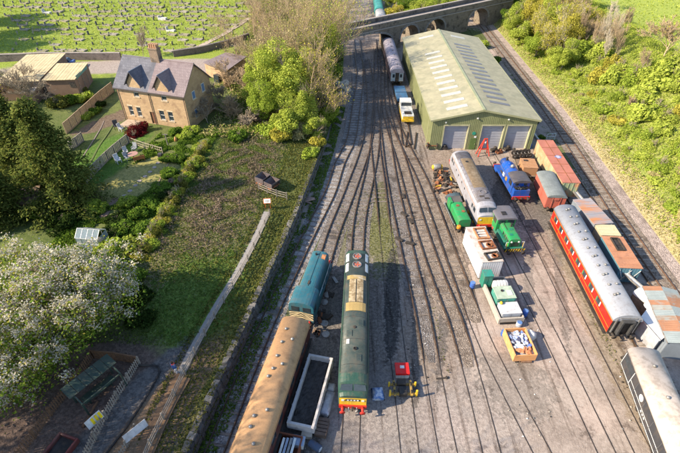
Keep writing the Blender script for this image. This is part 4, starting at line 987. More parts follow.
# vans and covered wagons right of the red coach
PATCH = M('patched_roof', (.27, .265, .29), .15, 1, .75, second=(.45, .20, .09), amount=.46, sscale=.8, stretch=(.25, 1, 1)); BLGR = stripes('bluegrey_side', (.20, .23, .27), 'Y', .3, .6, .8, second=(.3, .16, .1), amount=.3)
def boxcar(name, label, cat, pf, pr, w, h, side, roofm, z0=.5, ribs=4):
    t, L = place(name, label, cat, pf, pr); e = L / 2
    MB().bx(-w, w, -e, e, z0, h).build('body', side, t); MB().bx(-w - .04, w + .04, -e - .03, e + .03, h, h + .07).build('roof', roofm, t)
    for k in range(ribs): MB().bx(-w - .04, w + .04, -e + (k + .5) * L / ribs - .03, -e + (k + .5) * L / ribs + .03, h + .07, h + .1).build('roof_seam', roofm, t)
    for s in (-1, 1):
        for x in (-w + .12, 0, w - .12): MB().bx(x - .05, x + .05, min(s * e, s * (e + .05)), max(s * e, s * (e + .05)), z0 + .05, h - .03).build('end_rib', side, t)
    MB().bx(-w + .1, w - .1, -e + .3, e - .3, .22, z0).build('underframe', UND, t)
    return t, e
t, e = boxcar('box_wagon', 'grey box wagon with rust striped roof between red coach and main line', 'wagon', G(604, 223.5, 2.7), G(582, 199, 2.7), 1.22, 2.65, BLGR, PATCH)
t, e = boxcar('box_wagon', 'small cream roofed wagon between two rusty box wagons beside the red coach', 'wagon', G(611.5, 235, 2.6), G(604.8, 224.5, 2.6), 1.15, 2.5, P_('cream_side', (.4, .37, .26)), M('cream_roof', (.52, .46, .30), .14, 2, .8, second=(.42, .36, .2), amount=.4), ribs=3)
t, e = boxcar('box_wagon', 'box wagon with all rust orange roof, open hatch and blue lattice end', 'wagon', G(631.5, 268, 2.7), G(612.3, 236.5, 2.7), 1.22, 2.65, stripes('teal_side', (.10, .22, .28), 'X', .3, .6, .8, second=(.35, .2, .12), amount=.3), M('rust_roof', (.42, .20, .115), .2, 1, .85, second=(.29, .14, .09), amount=.4), ribs=5)
h = MB()
for a in ((-.45, -.35, .1, 2.3), (.35, .45, .1, 2.3), (-.35, .35, .1, .2), (-.35, .35, 2.2, 2.3)): h.bx(a[0], a[1], a[2], a[3], 2.72, 2.92)
h.build('roof_hatch', UND, t); MB().bx(-.35, .35, .2, 2.2, 2.722, 2.75).build('hatch_opening', BLK, t)
for k in range(4):
    b = MB(); b.box((-.75 + k * .5, -e - .07, 1.6), (.08, .03, 1.7), ry=.45 if k % 2 else -.45); b.build('end_brace', WHT, t)
lb = thing('steel_beam', 'pale grey steel beam leaning between the rusty wagon and the white tarpaulins', 'beam', G(629, 279, 1.6), heading(G(640, 291, 1.4), G(619, 267, 2)))
Lb = (G(640, 291, 1.2) - G(619, 267, 1.6)).length
lb.location.z = 0
MB().bx(-.28, -.2, -Lb / 2, Lb / 2, 1.75, 1.95).build('flange', STEEL, lb); MB().bx(.2, .28, -Lb / 2, Lb / 2, 1.75, 1.95).build('flange', STEEL, lb); MB().bx(-.2, .2, -Lb / 2, Lb / 2, 1.8, 1.86).build('web', P_('beam_grey', (.5, .52, .55)), lb)
for y in (-Lb / 2 + .4, Lb / 2 - .4): MB().bx(-.15, .15, y - .1, y + .1, 0, 1.8).build('prop', UND, lb)
p2 = thing('steel_beam', 'pale channel lying between the long rust roofed container and goods van', 'beam', G(574, 190, 1.5), heading(G(580, 198, 1), G(565, 180, 1)))
p2.location.z = 0
MB().bx(-.22, .22, -2.6, 2.6, 1.35, 1.45).build('web', P_('beam_grey', (.5, .52, .55)), p2); MB().bx(-.26, -.22, -2.6, 2.6, 1.3, 1.6).build('flange', STEEL, p2); MB().bx(.22, .26, -2.6, 2.6, 1.3, 1.6).build('flange', STEEL, p2)
for y in (-2.2, 2.2): MB().bx(-.15, .15, y - .1, y + .1, 0, 1.35).build('prop', UND, p2)

# corrugated store at the right edge: each sheet its own piece
t, L = place('corrugated_store', 'low store roofed with pale blue and rusty corrugated sheets at right edge', 'shed', G(688, 345, 2.4), G(660, 288, 2.4)); e = L / 2
SH = [stripes('sheet_blue', (.33, .38, .38), 'Y', .12, .9, .7, second=(.40, .24, .15), amount=.3, sscale=1.3), stripes('sheet_rust', (.42, .21, .12), 'Y', .12, .9, .7, second=(.33, .33, .31), amount=.35, sscale=1.3), stripes('sheet_grey', (.36, .36, .33), 'Y', .12, .9, .7, second=(.36, .22, .14), amount=.45, sscale=1.1)]
n = int(L / .62)
for k in range(n):
    for sx in (-1, 1):
        y0 = -e + k * L / n; x0, x1 = sorted((0.0, sx * 1.7)); z0, z1 = (2.32, 2.62) if sx < 0 else (2.62, 2.32)
        dz = rnd.uniform(0, .03)
        MB().loft([[(x0, y0, z0 + dz), (x1, y0, z1 + dz), (x1, y0, z1 + dz + .03), (x0, y0, z0 + dz + .03)], [(x0, y0 + L / n + .04, z0 + dz + .004), (x1, y0 + L / n + .04, z1 + dz + .004), (x1, y0 + L / n + .04, z1 + dz + .034), (x0, y0 + L / n + .04, z0 + dz + .034)]]).build('roof_sheet', SH[[0, 1, 2, 0, 2, 1, 1, 0][(k * 3 + (sx > 0)) % 8]], t)
MB().bx(-1.6, 1.6, -e + .1, e - .1, 0, 2.3).build('body', BLGR, t)
MB().bx(-1.74, -1.66, -e, e, 2.2, 2.34).build('gutter', STEEL, t)
CANV = M('white_tarpaulin', (.72, .72, .70), .08, 2, .7, second=(.56, .56, .57), amount=.3, bump=.4, bscale=6)
def tarp(label, u, v, z, w, l, h, rz, mat=CANV, name='tarpaulin_bundle', cat='tarpaulin', zbase=0, group=None, seed=0):
    r = random.Random(seed or int(u * 7 + v)); p = G(u, v, z); n = 9; V = []; F = []
    for j in range(n + 1):
        for i in range(n + 1):
            a, c = i / n * 2 - 1, j / n * 2 - 1; ed = max(abs(a), abs(c))
            zz = h * (1 - ed ** 4) * (.88 + .2 * r.random()) if ed < .99 else 0
            V.append((a * w / 2 * (1 + r.uniform(-.018, .018)), c * l / 2 * (1 + r.uniform(-.018, .018)), zz - (.25 * ed ** 6 if zbase else 0)))
    for j in range(n):
        for i in range(n): F.append((j * (n + 1) + i, j * (n + 1) + i + 1, (j + 1) * (n + 1) + i + 1, (j + 1) * (n + 1) + i))
    k = len(V); per = [i for i in range(n + 1)] + [(j + 1) * (n + 1) - 1 for j in range(1, n + 1)] + [n * (n + 1) + i for i in range(n - 1, -1, -1)] + [j * (n + 1) for j in range(n - 1, 0, -1)]
    F.append(tuple(reversed(per)))
    b = MB(); b.add(V, F); o = b.build(name, mat, None, True); o.location = (p.x, p.y, zbase if zbase else 0.02); o.rotation_euler = (0, 0, rz); tag(o, label, cat, group); return o
def pillow(label, u, v, z, sx, sy, sz, rz, mat, zbase, seed):
    r_ = random.Random(seed); p = G(u, v, z); b = MB(); rings = []; n_ = 18
    for j_ in range(9):
        a = math.pi / 2 * j_ / 8; w_ = math.cos(a) ** .35 if j_ < 8 else .02; zz = sz * math.sin(a) ** .6
        rings.append([(math.copysign(abs(math.cos(t_)) ** .5, math.cos(t_)) * sx * w_ * r_.uniform(.97, 1.03), math.copysign(abs(math.sin(t_)) ** .5, math.sin(t_)) * sy * w_ * r_.uniform(.97, 1.03), zz * r_.uniform(.94, 1.04)) for t_ in [2 * math.pi * q_ / n_ for q_ in range(n_)]])
    b.loft(rings); o = b.build('tarpaulin_cover', mat, None, True); o.location = (p.x, p.y, zbase); o.rotation_euler = (0, 0, rz); tag(o, label, 'tarpaulin')
pillow('white tarpaulin covered load beyond the end of the pale beam', 645, 294, 2.2, .85, .95, .45, .5, CANV, 1.85, 1)
pillow('white tarpaulin covered load beside the corrugated store roof', 656, 305, 2.3, .9, .85, .45, .5, CANV, 1.85, 2)
for u, v in ((645, 294), (656, 305)):
    p = G(u, v, 2.2); o = MB().bx(-.7, .7, -.75, .75, 0, 2.0).build('pallet_stack', M('pallet_wood', (.3, .22, .15), .3, 3), None); o.location = (p.x, p.y, 0); o.rotation_euler = (0, 0, .5); tag(o, 'tall pallet stack under the ' + ('far white tarpaulin by the beam' if u < 650 else 'near white tarpaulin by the store'), 'pallet')
sh = thing('flat_roof_store', 'white flat roofed lean-to behind the end of the red coach', 'shed', (0, 0, 0)); A = [G(u, v, 2.0) for u, v in ((640, 318), (650, 305), (673, 331), (660, 341))]
MB().prz([(p.x, p.y) for p in A], 2.0, 2.1).build('roof', M('white_roof_sheet', (.72, .70, .68), .08, 1.5, .6, second=(.6, .56, .52), amount=.3), sh)
cc = sum(A, Vector()) / 4; MB().prz([((p.x - cc.x) * .93 + cc.x, (p.y - cc.y) * .93 + cc.y) for p in A], 0, 2.0).build('wall', P_('panel_grey', (.4, .42, .46)), sh)
MB().prz([(A[0].x + (A[3].x - A[0].x) * k + dx, A[0].y + (A[3].y - A[0].y) * k) for k, dx in ((0, 0), (1, 0), (1, .08), (0, .08))], 2.1, 2.13).build('roof_edge', STEEL, sh)

# white van body with rusty bogie frames on its roof
WCOR = stripes('white_corrugated', (.62, .61, .62), 'X', .26, .7, .8, second=(.45, .36, .30), amount=.28, sscale=1.5); WCORY = stripes('white_corrugated_side', (.70, .69, .68), 'Y', .26, .7, .85, second=(.5, .38, .3), amount=.25, sscale=1.3)
t, L = place('storage_container', 'white corrugated storage container with rusty ring frames on its roof', 'container', G(493, 262, 2.7), G(475.5, 227, 2.7)); e = L / 2
MB().bx(-1.22, 1.22, -e + .04, e - .04, .2, 2.66).build('body', WCORY, t); MB().bx(-1.2, 1.2, -e, -e + .04, .22, 2.62).build('end_wall', WCOR, t); MB().bx(-1.2, 1.2, e - .04, e, .22, 2.62).build('end_wall', WCOR, t)
MB().bx(-1.25, 1.25, -e - .02, e + .02, 2.66, 2.74).build('roof', M('white_dirty_roof', (.50, .46, .43), .15, 2, .8, second=(.35, .25, .2), amount=.42, sscale=1.5), t)
MB().bx(-1.2, 1.2, -e + .1, e - .1, .02, .2).build('skid', UND, t)
for k, y in enumerate((e - 1.4, e - 3.5, e - 5.4)):
    lab = ['large rusty bogie frame at far end of the white container roof', 'middle rusty ring frame on the white container roof', 'dark rusty frame nearest the corrugated end of the white container'][k]
    q = t.matrix_basis @ Vector((.3, y, 2.74)) if False else None
    ca, sa = math.cos(t.rotation_euler.z), math.sin(t.rotation_euler.z); wx, wy = .25 * ca - y * sa + t.location.x, .25 * sa + y * ca + t.location.y
    fr = thing('iron_frame', lab, 'frame', (wx, wy, 2.745), t.rotation_euler.z + .06 * k)
    ww, ll = ((.75, 1.0), (.85, .7), (.85, .6))[k]; rm = (RUSTL, RUST, UND)[k]
    for a in ((-ww, -ww + .16, -ll, ll), (ww - .16, ww, -ll, ll), (-ww + .16, ww - .16, -ll, -ll + .14), (-ww + .16, ww - .16, ll - .14, ll)): MB().bx(a[0], a[1], a[2], a[3], 0, .22).build('frame_bar', rm, fr)
    if k: MB().lathe([(.38, .02), (.38, .16), (.24, .16), (.24, .02)], (.25, 0, 0), 14).build('iron_ring', RUST, fr)
    else:
        for yy in (-.45, 0, .45): MB().bx(-ww + .2, ww - .2, yy - .09, yy + .09, .02, .12).build('plate', M('pale_plate', (.55, .5, .46), .2, 3), fr)

# low trough wagon with machinery
t, L = place('low_sided_wagon', 'low concrete coloured trough wagon holding green boxes and a grey machine', 'wagon', G(512.5, 319, .9), G(493, 277, .9)); e = L / 2
CON = M('pale_concrete', (.40, .36, .31), .18, 2, .9, second=(.27, .23, .19), amount=.4)
MB().bx(-1.2, 1.2, -e, e, .2, .42).build('floor', UND, t)
for a in ((-1.42, -1.2, -e, e, .2, 1.0), (1.2, 1.34, -e, e, .2, .9), (-1.2, 1.2, -e, -e + .16, .42, 1.0), (-1.2, 1.2, e - .14, e, .42, .95)): MB().bx(*a).build('side_board', CON, t, bevel=.02)
wg = t; ca, sa = math.cos(t.rotation_euler.z), math.sin(t.rotation_euler.z)
def on(tt, x, y, z): c_, s_ = math.cos(tt.rotation_euler.z), math.sin(tt.rotation_euler.z); return (tt.location.x + x * c_ - y * s_, tt.location.y + x * s_ + y * c_, z)
GBX = P_('bin_green', (.02, .20, .14), rough=.5); TBX = P_('cabinet_teal', (.055, .27, .22), second=(.25, .32, .26), amount=.35)
def cabinet(name, label, cat, loc, rz, w, l, h, body, top, extra=0):
    o = thing(name, label, cat, loc, rz); MB().bx(-w / 2, w / 2, -l / 2, l / 2, 0, h).build('body', body, o, bevel=.03); MB().bx(-w / 2 - .04, w / 2 + .04, -l / 2 - .04, l / 2 + .04, h, h + .07).build('lid', top, o, bevel=.02)
    b = MB(); b.bx(-w / 2 + .12, -.04, -l / 2 - .02, -l / 2, .12, h - .12); b.build('door_panel', body, o); b = MB(); b.bx(.04, w / 2 - .12, -l / 2 - .02, -l / 2, .12, h - .12); b.build('door_panel', body, o)
    return o
o = cabinet('green_bin', 'dark green upright bin hanging over the corner of the trough wagon', 'bin', on(t, -1.05, e - .6, .42), t.rotation_euler.z, 1.0, 1.0, 1.75, GBX, P_('bin_lid', (.03, .24, .19)))
o = thing('water_tank', 'ribbed pale grey water tank in the trough wagon behind the teal cabinet', 'tank', on(t, .3, e - 1.35, .42), t.rotation_euler.z); MB().lathe([(.0, -.8), (.5, -.78), (.55, -.7), (.55, .7), (.5, .78), (0, .8)], (0, 0, .58), 14, 'x').build('tank_shell', WHT, o, True)
for x in (-.5, -.17, .17, .5): MB().lathe([(.57, -.03), (.57, .03)], (x, 0, .58), 14, 'x').build('tank_band', P_('band_grey', (.4, .4, .42)), o)
o = cabinet('teal_cabinet', 'teal green generator cabinet with pale top in the middle of the trough wagon', 'cabinet', on(t, 0, -.1, .42), t.rotation_euler.z, 2.0, 1.7, 1.3, TBX, M('pale_green_top', (.35, .42, .33), .2, 2, .7, second=(.5, .48, .42), amount=.35))
MB().bx(.25, .75, -.5, .2, 1.37, 1.43).build('top_plate', WHT, o); MB().lathe([(.15, 0), (.15, .1)], (-.2, .2, 1.37), 10).build('top_filler', BLK, o)
o = cabinet('grey_machine_box', 'light grey metal machine box at the near end of the trough wagon', 'box', on(t, .05, -e + 1.15, .42), t.rotation_euler.z, 2.05, 1.5, .85, P_('box_grey', (.42, .45, .5)), P_('box_grey_top', (.55, .55, .57), second=(.4, .38, .36), amount=.3))
MB().bx(-.85, -.6, -.765, -.75, .3, .45).build('red_label', REDB, o); MB().bx(-.55, -.3, -.765, -.75, .3, .45).build('white_label', WHT, o)
MB().lathe([(.0, 0), (.15, .03), (.17, .15), (.1, .28), (0, .3)], (-.75, .6, .93), 10).build('warning_beacon', YEL, o, True)
# rubbish skip
t, L = place('rubbish_skip', 'orange timber skip heaped with blue and white rubbish bags', 'skip', G(526.5, 355, 1.2), G(515, 328.5, 1.2)); e = L / 2; SK = M('skip_orange', (.62, .30, .12), .15, 2, .8, second=(.5, .36, .24), amount=.35)
for a in ((-1.1, -1.02, -e, e, .25, 1.25), (1.02, 1.1, -e, e, .25, 1.25), (-1.02, 1.02, -e, -e + .08, .25, 1.15), (-1.02, 1.02, e - .08, e, .25, 1.3)): MB().bx(*a).build('side_board', SK, t)
MB().bx(-1.0, 1.0, -e + .1, e - .1, .12, .8).build('packed_rubbish', M('packed_rubbish', (.28, .3, .38), .5, 5, .8, second=(.5, .48, .46), amount=.4, sscale=6), t)
for x in (-.7, .7): MB().bx(x - .1, x + .1, -e, e, 0, .14).build('skid', UND, t)
BAGS = [P_('bag_%d' % i, c, rough=.5) for i, c in enumerate([(.10, .18, .50), (.65, .66, .70), (.28, .36, .58), (.05, .06, .12), (.7, .7, .7), (.55, .22, .1)])]
def blob(r, sx, sy, sz, n=7, m=5):
    b = MB(); rings = []
    for j in range(m + 1):
        a = math.pi * j / m; rings.append([(sx * math.sin(a) * math.cos(2 * math.pi * i / n) * r.uniform(.75, 1.15), sy * math.sin(a) * math.sin(2 * math.pi * i / n) * r.uniform(.75, 1.15), -sz * math.cos(a) * r.uniform(.85, 1.1)) for i in range(n)])
    return b.loft(rings)
r = random.Random(5)
SHP = []
for k in range(75):
    x, y = r.uniform(-.85, .85), r.uniform(-e + .35, e - .35); q = blob(r, r.uniform(.14, .34), r.uniform(.12, .3), r.uniform(.06, .14)); mt = BAGS[5] if y < -e + .9 else BAGS[r.choice([0, 1, 1, 2, 2, 3, 4])]
    o = q.build('rubbish_bag', mt, None); o.location = on(t, x, y, .85 + .3 * (1 - abs(x)) * (1 - (y / e) ** 2) + r.uniform(0, .12)); o.rotation_euler = (r.uniform(-.4, .4), r.uniform(-.4, .4), r.random() * 6); tag(o, {0: 'blue', 1: 'pale grey', 2: 'lavender blue', 3: 'black', 4: 'white', 5: 'orange brown'}[BAGS.index(mt)] + ' rubbish bag heaped in the orange skip', 'bag', 'rubbish bags in the skip')
o = blob(r, .5, .6, .5, 9, 6).build('bulk_bag', WHT, None, True); p = G(531, 334, .6); o.location = (p.x, p.y, .48); tag(o, 'white bulk bag slumped against the right side of the skip', 'bag')
def barrel(label, u, v, mat, h=.85, r_=.29, z=0, name='barrel'):
    p = G(u, v, z + h / 2); o = thing(name, label, 'barrel', (p.x, p.y, z)); MB().lathe([(r_ * .95, 0), (r_, .04), (r_, h * .32), (r_ * 1.05, h * .34), (r_, h * .36), (r_, h * .64), (r_ * 1.05, h * .66), (r_, h * .68), (r_, h - .04), (r_ * .95, h)], (0, 0, 0), 14).build('shell', mat, o, True); MB().lathe([(r_ * .9, h - .015), (r_ * .9, h + .012)], (0, 0, 0), 14).build('lid', P_('barrel_lid', (.10, .2, .45)), o)
DBL = P_('drum_blue', (.03, .12, .45))
barrel('blue drum beside the rail, left of the trough wagon', 472.5, 285, DBL); barrel('blue drum at the near corner of the trough wagon', 525, 313, DBL); barrel('blue drum lying left of the orange skip', 504, 333, DBL, .6); barrel('blue and white drum between trough wagon and skip', 519, 324, P_('drum_pale', (.4, .45, .55)), .6)
for k, (u, v) in enumerate(((526, 362), (522, 360), (529, 359))):
    p = G(u, v); o = MB().box((0, 0, .1), (1.0 - .2 * k, .25, .18), rz=.4 * k).build('timber_offcut', M('offcut_wood', (.2, .12, .08), .3, 3), None); o.location = (p.x, p.y, .0); tag(o, ['longest brown offcut dropped in front of the skip', 'left hand brown offcut in front of the skip', 'shortest brown offcut by the skip corner'][k], 'timber')

# open wagon with white rims, bottom left of the green diesel
t, L = place('open_wagon', 'long open wagon with pale painted rim and dark ballast inside', 'wagon', G(300, 425.5, 1.45), G(321, 355.5, 1.45)); e = L / 2; RIM = M('pale_rim', (.50, .47, .46), .15, 2, .8, second=(.33, .27, .25), amount=.35)
ww = 1.18
for a in ((-ww, -ww + .22, -e, e, .55, 1.45), (ww - .22, ww, -e, e, .55, 1.45), (-ww + .22, ww - .22, -e, -e + .22, .55, 1.44), (-ww + .22, ww - .22, e - .22, e, .55, 1.44)): MB().bx(*a).build('side_board', RIM, t, bevel=.02)
MB().bx(-ww + .2, ww - .2, -e + .2, e - .2, .5, .62).build('floor', UND, t); solebar(t, L, 1.0, .45, .6)
b = MB(); n = 14; mm = 36; V = []; F = []
for j in range(mm + 1):
    for i in range(n + 1): V.append((-ww + .21 + (2 * ww - .42) * i / n, -e + .21 + (L - .42) * j / mm, .82 + .1 * math.sin(j * .7) * math.sin(i) + rnd.uniform(-.05, .05)))
for j in range(mm):
    for i in range(n): F.append((j * (n + 1) + i, j * (n + 1) + i + 1, (j + 1) * (n + 1) + i + 1, (j + 1) * (n + 1) + i))
b.add(V, F); o = b.build('ballast_load', M('dark_load', (.055, .05, .048), .4, 3, .95, second=(.11, .10, .09), amount=.3), t); o['kind'] = 'stuff'
for y in (-e + 1.3, e - 1.3): wheelset(t, y, .4)
for sx in (-1, 1):
    for k in range(6): b = MB(); side_panel(b, sx, ww, -e + .5 + k * (L - 1) / 5 - .06, -e + .5 + k * (L - 1) / 5 + .06, .55, 1.4, .05); b.build('side_stanchion', RIM, t)
SILV = M('silver_wrap', (.55, .55, .60), .3, 4, .35, .3, second=(.28, .28, .33), amount=.4, bump=.8, bscale=9)
tarp('crumpled silver wrapped bundle lying beside the pale rimmed wagon', 327, 402, .2, 1.0, 2.6, .35, -.25, SILV, 'wrapped_bundle', 'bundle'); tarp('small grey tray lying at the far end of the silver bundle', 331, 386.5, .2, .8, .9, .3, -.2, M('tray_grey', (.45, .45, .47), .2, 3), 'grey_tray', 'tray')
p = G(322, 427, .4); o = thing('wooden_crate', 'brown slatted crate next to the near end of the pale wagon', 'crate', (p.x, p.y, 0), -.2)
for k in range(5): MB().bx(-.5, .5, -.75 + k * .31, -.75 + k * .31 + .25, .5, .56).build('lid_slat', M('crate_wood', (.13, .09, .07), .3, 3), o)
for a in ((-.5, -.44, -.75, .75, 0, .5), (.44, .5, -.75, .75, 0, .5), (-.44, .44, -.75, -.69, 0, .5), (-.44, .44, .69, .75, 0, .5)): MB().bx(*a).build('side_panel', M('crate_wood', (.13, .09, .07)), o)
p = G(307, 434, .3); o = MB().bx(-.45, .45, -.3, .3, 0, .55).build('stone_block', CON, None, bevel=.04); o.location = (p.x, p.y, 0); o.rotation_euler = (0, 0, -.15); tag(o, 'pale stone block against the near end of the rimmed wagon', 'block')
t = thing('scrap_bin', 'rusty red open bin filled with pale panels, bottom edge by the coach', 'bin', G(286, 449, .8), -.2); t.location.z = 0
for a in ((-1.1, -1.0, -1.3, 1.2, 0, 1.0), (1.0, 1.1, -1.3, 1.2, 0, 1.0), (-1.0, 1.0, -1.3, -1.2, 0, 1.0), (-1.0, 1.0, 1.1, 1.2, 0, 1.0), (-1, 1, -1.2, 1.1, .02, .1)): MB().bx(*a).build('bin_side', M('bin_rust', (.22, .075, .04), .3, 2, .85, second=(.13, .05, .03), amount=.4), t)
for k in range(4):
    p = on(t, -.45 + k * .3, -.1 + .05 * k, .12); o = MB().box((0, 0, .45), (.2, 1.8, .8), ry=.2).build('metal_sheet', (WHT, P_('panel_blue', (.35, .4, .5)), STEEL, WHT)[k], None); o.location = p; o.rotation_euler = (0, 0, -.2); tag(o, ['leftmost white panel in the rusty bin', 'pale blue panel in the rusty bin', 'bare steel panel in the rusty bin', 'rightmost white panel in the rusty bin'][k], 'panel')
o = cabinet('white_freezer_box', 'white and blue box between the rusty bin and the pale wagon', 'box', G(298.5, 441, .6), -.2, .95, .75, .7, WHT, P_('pale_blue', (.35, .45, .6))); o.location.z = 0
o = thing('dark_drum', 'dark blue drum on its side near the bottom edge beside the crate', 'barrel', G(315, 446, .3), -.6); o.location.z = .34; MB().lathe([(0, -.55), (.3, -.54), (.33, -.5), (.33, .5), (.3, .54), (0, .55)], (0, 0, 0), 14, 'x').build('shell', P_('drum_navy', (.05, .08, .14)), o, True); MB().lathe([(.24, .54), (.24, .57)], (0, 0, 0), 14, 'x').build('lid', P_('drum_white', (.5, .55, .62)), o)
# blue and white tarpaulin, red toolbox, yellow trolley
o = tarp('crumpled blue and white tarpaulin bundle right of the green diesel nose', 378, 392, .4, 1.15, 1.25, .55, .05, M('blue_white_sheet', (.62, .64, .70), .12, 2, .5, second=(.06, .16, .42), amount=.5, sscale=2.2, bump=.9, bscale=7))
o = thing('red_tool_chest', 'bright red lidded chest with white base standing on the siding', 'chest', G(402, 369.5, .7), .0); o.location.z = 0
MB().bx(-.62, .62, -.55, .55, .1, .62).build('base', WHT, o, bevel=.03); MB().bx(-.66, .66, -.6, .6, .62, .98).build('lid', P_('chest_red', (.75, .02, .02), rough=.3), o, bevel=.05); MB().bx(-.2, .2, -.05, .25, .98, .99).build('lid_label', WHT, o)
for x in (-.5, .5): MB().bx(x - .08, x + .08, -.5, .5, 0, .1).build('foot', UND, o)
o = thing('rail_trolley', 'yellow framed rail trolley with upright handles in front of the red chest', 'trolley', G(402.5, 389, .5), .0); o.location.z = 0; YD = M('worn_yellow', (.42, .27, .06), .3, 3, .7, second=(.12, .09, .06), amount=.45, sscale=3)
for y in (-.5, .45): MB().bx(-1.15, 1.15, y - .09, y + .09, .42, .6).build('cross_beam', YD, o)
for x in (-.75, .75): MB().bx(x - .1, x + .1, -.75, .75, .6, .74).build('side_beam', YD, o)
for x in (-1.2, 1.2): MB().bx(x - .08, x + .08, -.62, -.46, .3, 1.15).build('upright_handle', YEL, o); MB().bx(x - .07, x + .07, .35, .5, .3, .9).build('upright_handle', YEL, o)
MB().bx(-.35, .35, -.7, .1, .35, .85).build('motor_box', BLK, o, bevel=.04); MB().bx(-.5, .3, .2, .7, .6, 1.0).build('engine_cover', UND, o, bevel=.04)
wheelset(o, -.4, .3); wheelset(o, .4, .3)

# machinery and scrap left of the grey diesel
SC = [RUST, UND, RUSTL, BLK, STEEL, YEL, M('scrap_brown', (.17, .11, .075), .35, 4)]
r = random.Random(21)
cnt = 0
for k in range(130):
    u = 433 + 30 * r.random(); v = 168 + 26 * r.random()
    if u > 441 + (v - 163) * .62: continue
    p = G(u, v); kind = r.randrange(4); b = MB()
    if kind == 0: b.box((0, 0, .22), (r.uniform(.5, 1.3), r.uniform(.2, .45), r.uniform(.2, .42)))
    elif kind == 1: b.lathe([(.05, 0), (.32, .02), (.36, .06), (.36, .2), (.3, .24), (.12, .25), (.1, .4)], (0, 0, 0), 12)
    elif kind == 2: b.tube((-.6, 0, .15), (.6, 0, .2), .12, 8); b.tube((-.65, 0, .15), (-.5, 0, .15), .2, 8)
    else: b.bx(-.3, .3, -.25, .25, 0, .35); b.bx(-.2, .2, -.15, .15, .35, .6)
    o = b.build('scrap_part', SC[r.choice([0, 1, 1, 1, 3, 4, 6, 6, 6, 0, 3, 1, 2, 5])], None); o.scale = [r.uniform(.55, .95)] * 3; o.location = (p.x, p.y, 0.01); o.rotation_euler = (0, 0, r.random() * 6.28); tag(o, dict(zip([x.name for x in SC], ['brown rusty', 'dark grimy', 'orange rusty', 'black', 'bare steel', 'yellow', 'dull brown']))[o.data.materials[0].name] + ' ' + ('metal block', 'wheel hub', 'pipe length', 'stepped casting')[kind] + ' in the scrap heap left of the grey diesel', 'scrap', 'scrap parts beside the grey diesel'); cnt += 1
o = thing('traction_motor', 'grey motor with yellow end caps lying left of the scrap heap', 'motor', G(437, 167, .5), .1); o.location.z = 0
MB().lathe([(.0, -.55), (.45, -.55), (.5, -.5), (.5, .5), (.45, .55), (0, .55)], (0, 0, .5), 14, 'x').build('casing', STEEL, o, True)
for s in (-1, 1): MB().lathe([(.05, 0), (.34, .0), (.36, .18), (.1, .26)], (s * .62 - (.1 if s < 0 else 0), 0, .5), 12, 'x').build('end_cap', YEL, o, True)
MB().bx(-.6, .6, -.4, .4, 0, .1).build('cradle', RUST, o)
tarp('dark slate blue tarpaulin over a heap behind the small green locomotive', 455, 196, .6, 2.4, 1.5, .95, .1, M('slate_tarp', (.055, .085, .105), .3, 2, .5, second=(.10, .14, .16), amount=.35, bump=.7, bscale=6))
for k in range(4):
    p = G(469 + k * 2.6, 211 + k * 4.6, .4); o = MB().lathe([(.08, -.2), (.3, -.2), (.34, -.12), (.34, .12), (.3, .2), (.08, .2)], (0, 0, .35), 12, 'x').build('yellow_gear', YD if k % 2 else YEL, None, True); o.location = (p.x, p.y, 0); o.rotation_euler = (0, 0, -.3); tag(o, 'yellow gear wheel in the row right of the small green locomotive', 'gear', 'yellow gear wheels in a row')
p = G(485.5, 222.5, .4); o = blob(random.Random(2), .45, .3, .25).build('yellow_casting', YEL, None); o.location = (p.x, p.y, .27); tag(o, 'yellow casting on the ground in front of the grey diesel nose', 'casting')
# red A-frame and odds by the shed
o = thing('lifting_frame', 'red steel A-frame hoist standing before the second roller door', 'frame', G(482.5, 155, 0), .1)
for sx in (-1, 1): MB().pipe([(sx * .95, -.5, 0), (sx * .2, 0, 2.9)], .09, 6).build('leg', P_('hoist_red', (.62, .05, .03)), o); MB().pipe([(sx * .95, .55, 0), (sx * .2, .05, 2.9)], .09, 6).build('leg', P_('hoist_red', (.62, .05, .03)), o)
MB().bx(-.3, .3, -.08, .12, 2.85, 3.0).build('cross_beam', P_('hoist_red', (.6, .05, .03)), o); MB().bx(-.62, .62, -.36, -.26, 1.2, 1.35).build('brace', P_('hoist_red', (.6, .05, .03)), o); MB().lathe([(.0, 0), (.18, .02), (.18, .3), (0, .32)], (0, 0, 2.2), 10).build('pulley_block', WHT, o)
o = thing('axle_stand', 'rusty axle and wheels stored against the left corner of the shed', 'axle', G(431.5, 149.5, 0), .0)
wheelset(o, 0, .5); MB().tube((-1.0, 0, .71), (1.0, 0, .71), .1, 8).build('axle', RUST, o); MB().bx(-.6, .6, .3, .9, .2, .9).build('axle_box', RUST, o)
for k, (u, v, mt, lb) in enumerate(((444, 149, BLK, 'low black pump unit left of the first roller door'), (474.5, 148.5, BLK, 'black oil drum rack right of the green side door'), (494, 151, UND, 'dark engine block between the second and third roller doors'), (507, 150, UND, 'dark wheel block in front of the third roller door'), (499, 153, RUST, 'rusty gearbox lying before the third roller door'))):
    p = G(u, v); o = thing('machine_part', lb, 'machine', (p.x, p.y, 0), .1 * k); MB().bx(-.55, .55, -.35, .35, 0, .4).build('base', mt, o, bevel=.04); MB().lathe([(.0, 0), (.28, 0), (.28, .35), (.15, .42)], (.1, 0, .4), 10).build('housing', mt, o, True)
o = thing('gate_frame', 'small pale tubular gate beside the main line near the shed', 'gate', G(550, 140, 0), .1); b = MB(); b.pipe([(-.75, 0, 0), (-.75, 0, 1.2), (.75, 0, 1.2), (.75, 0, 0)], .045, 6); b.build('frame', P_('gate_pale', (.55, .65, .65)), o); MB().tube((-.75, 0, .65), (.75, 0, .65), .035, 6).build('rail', P_('gate_pale', (.55, .65, .65)), o)
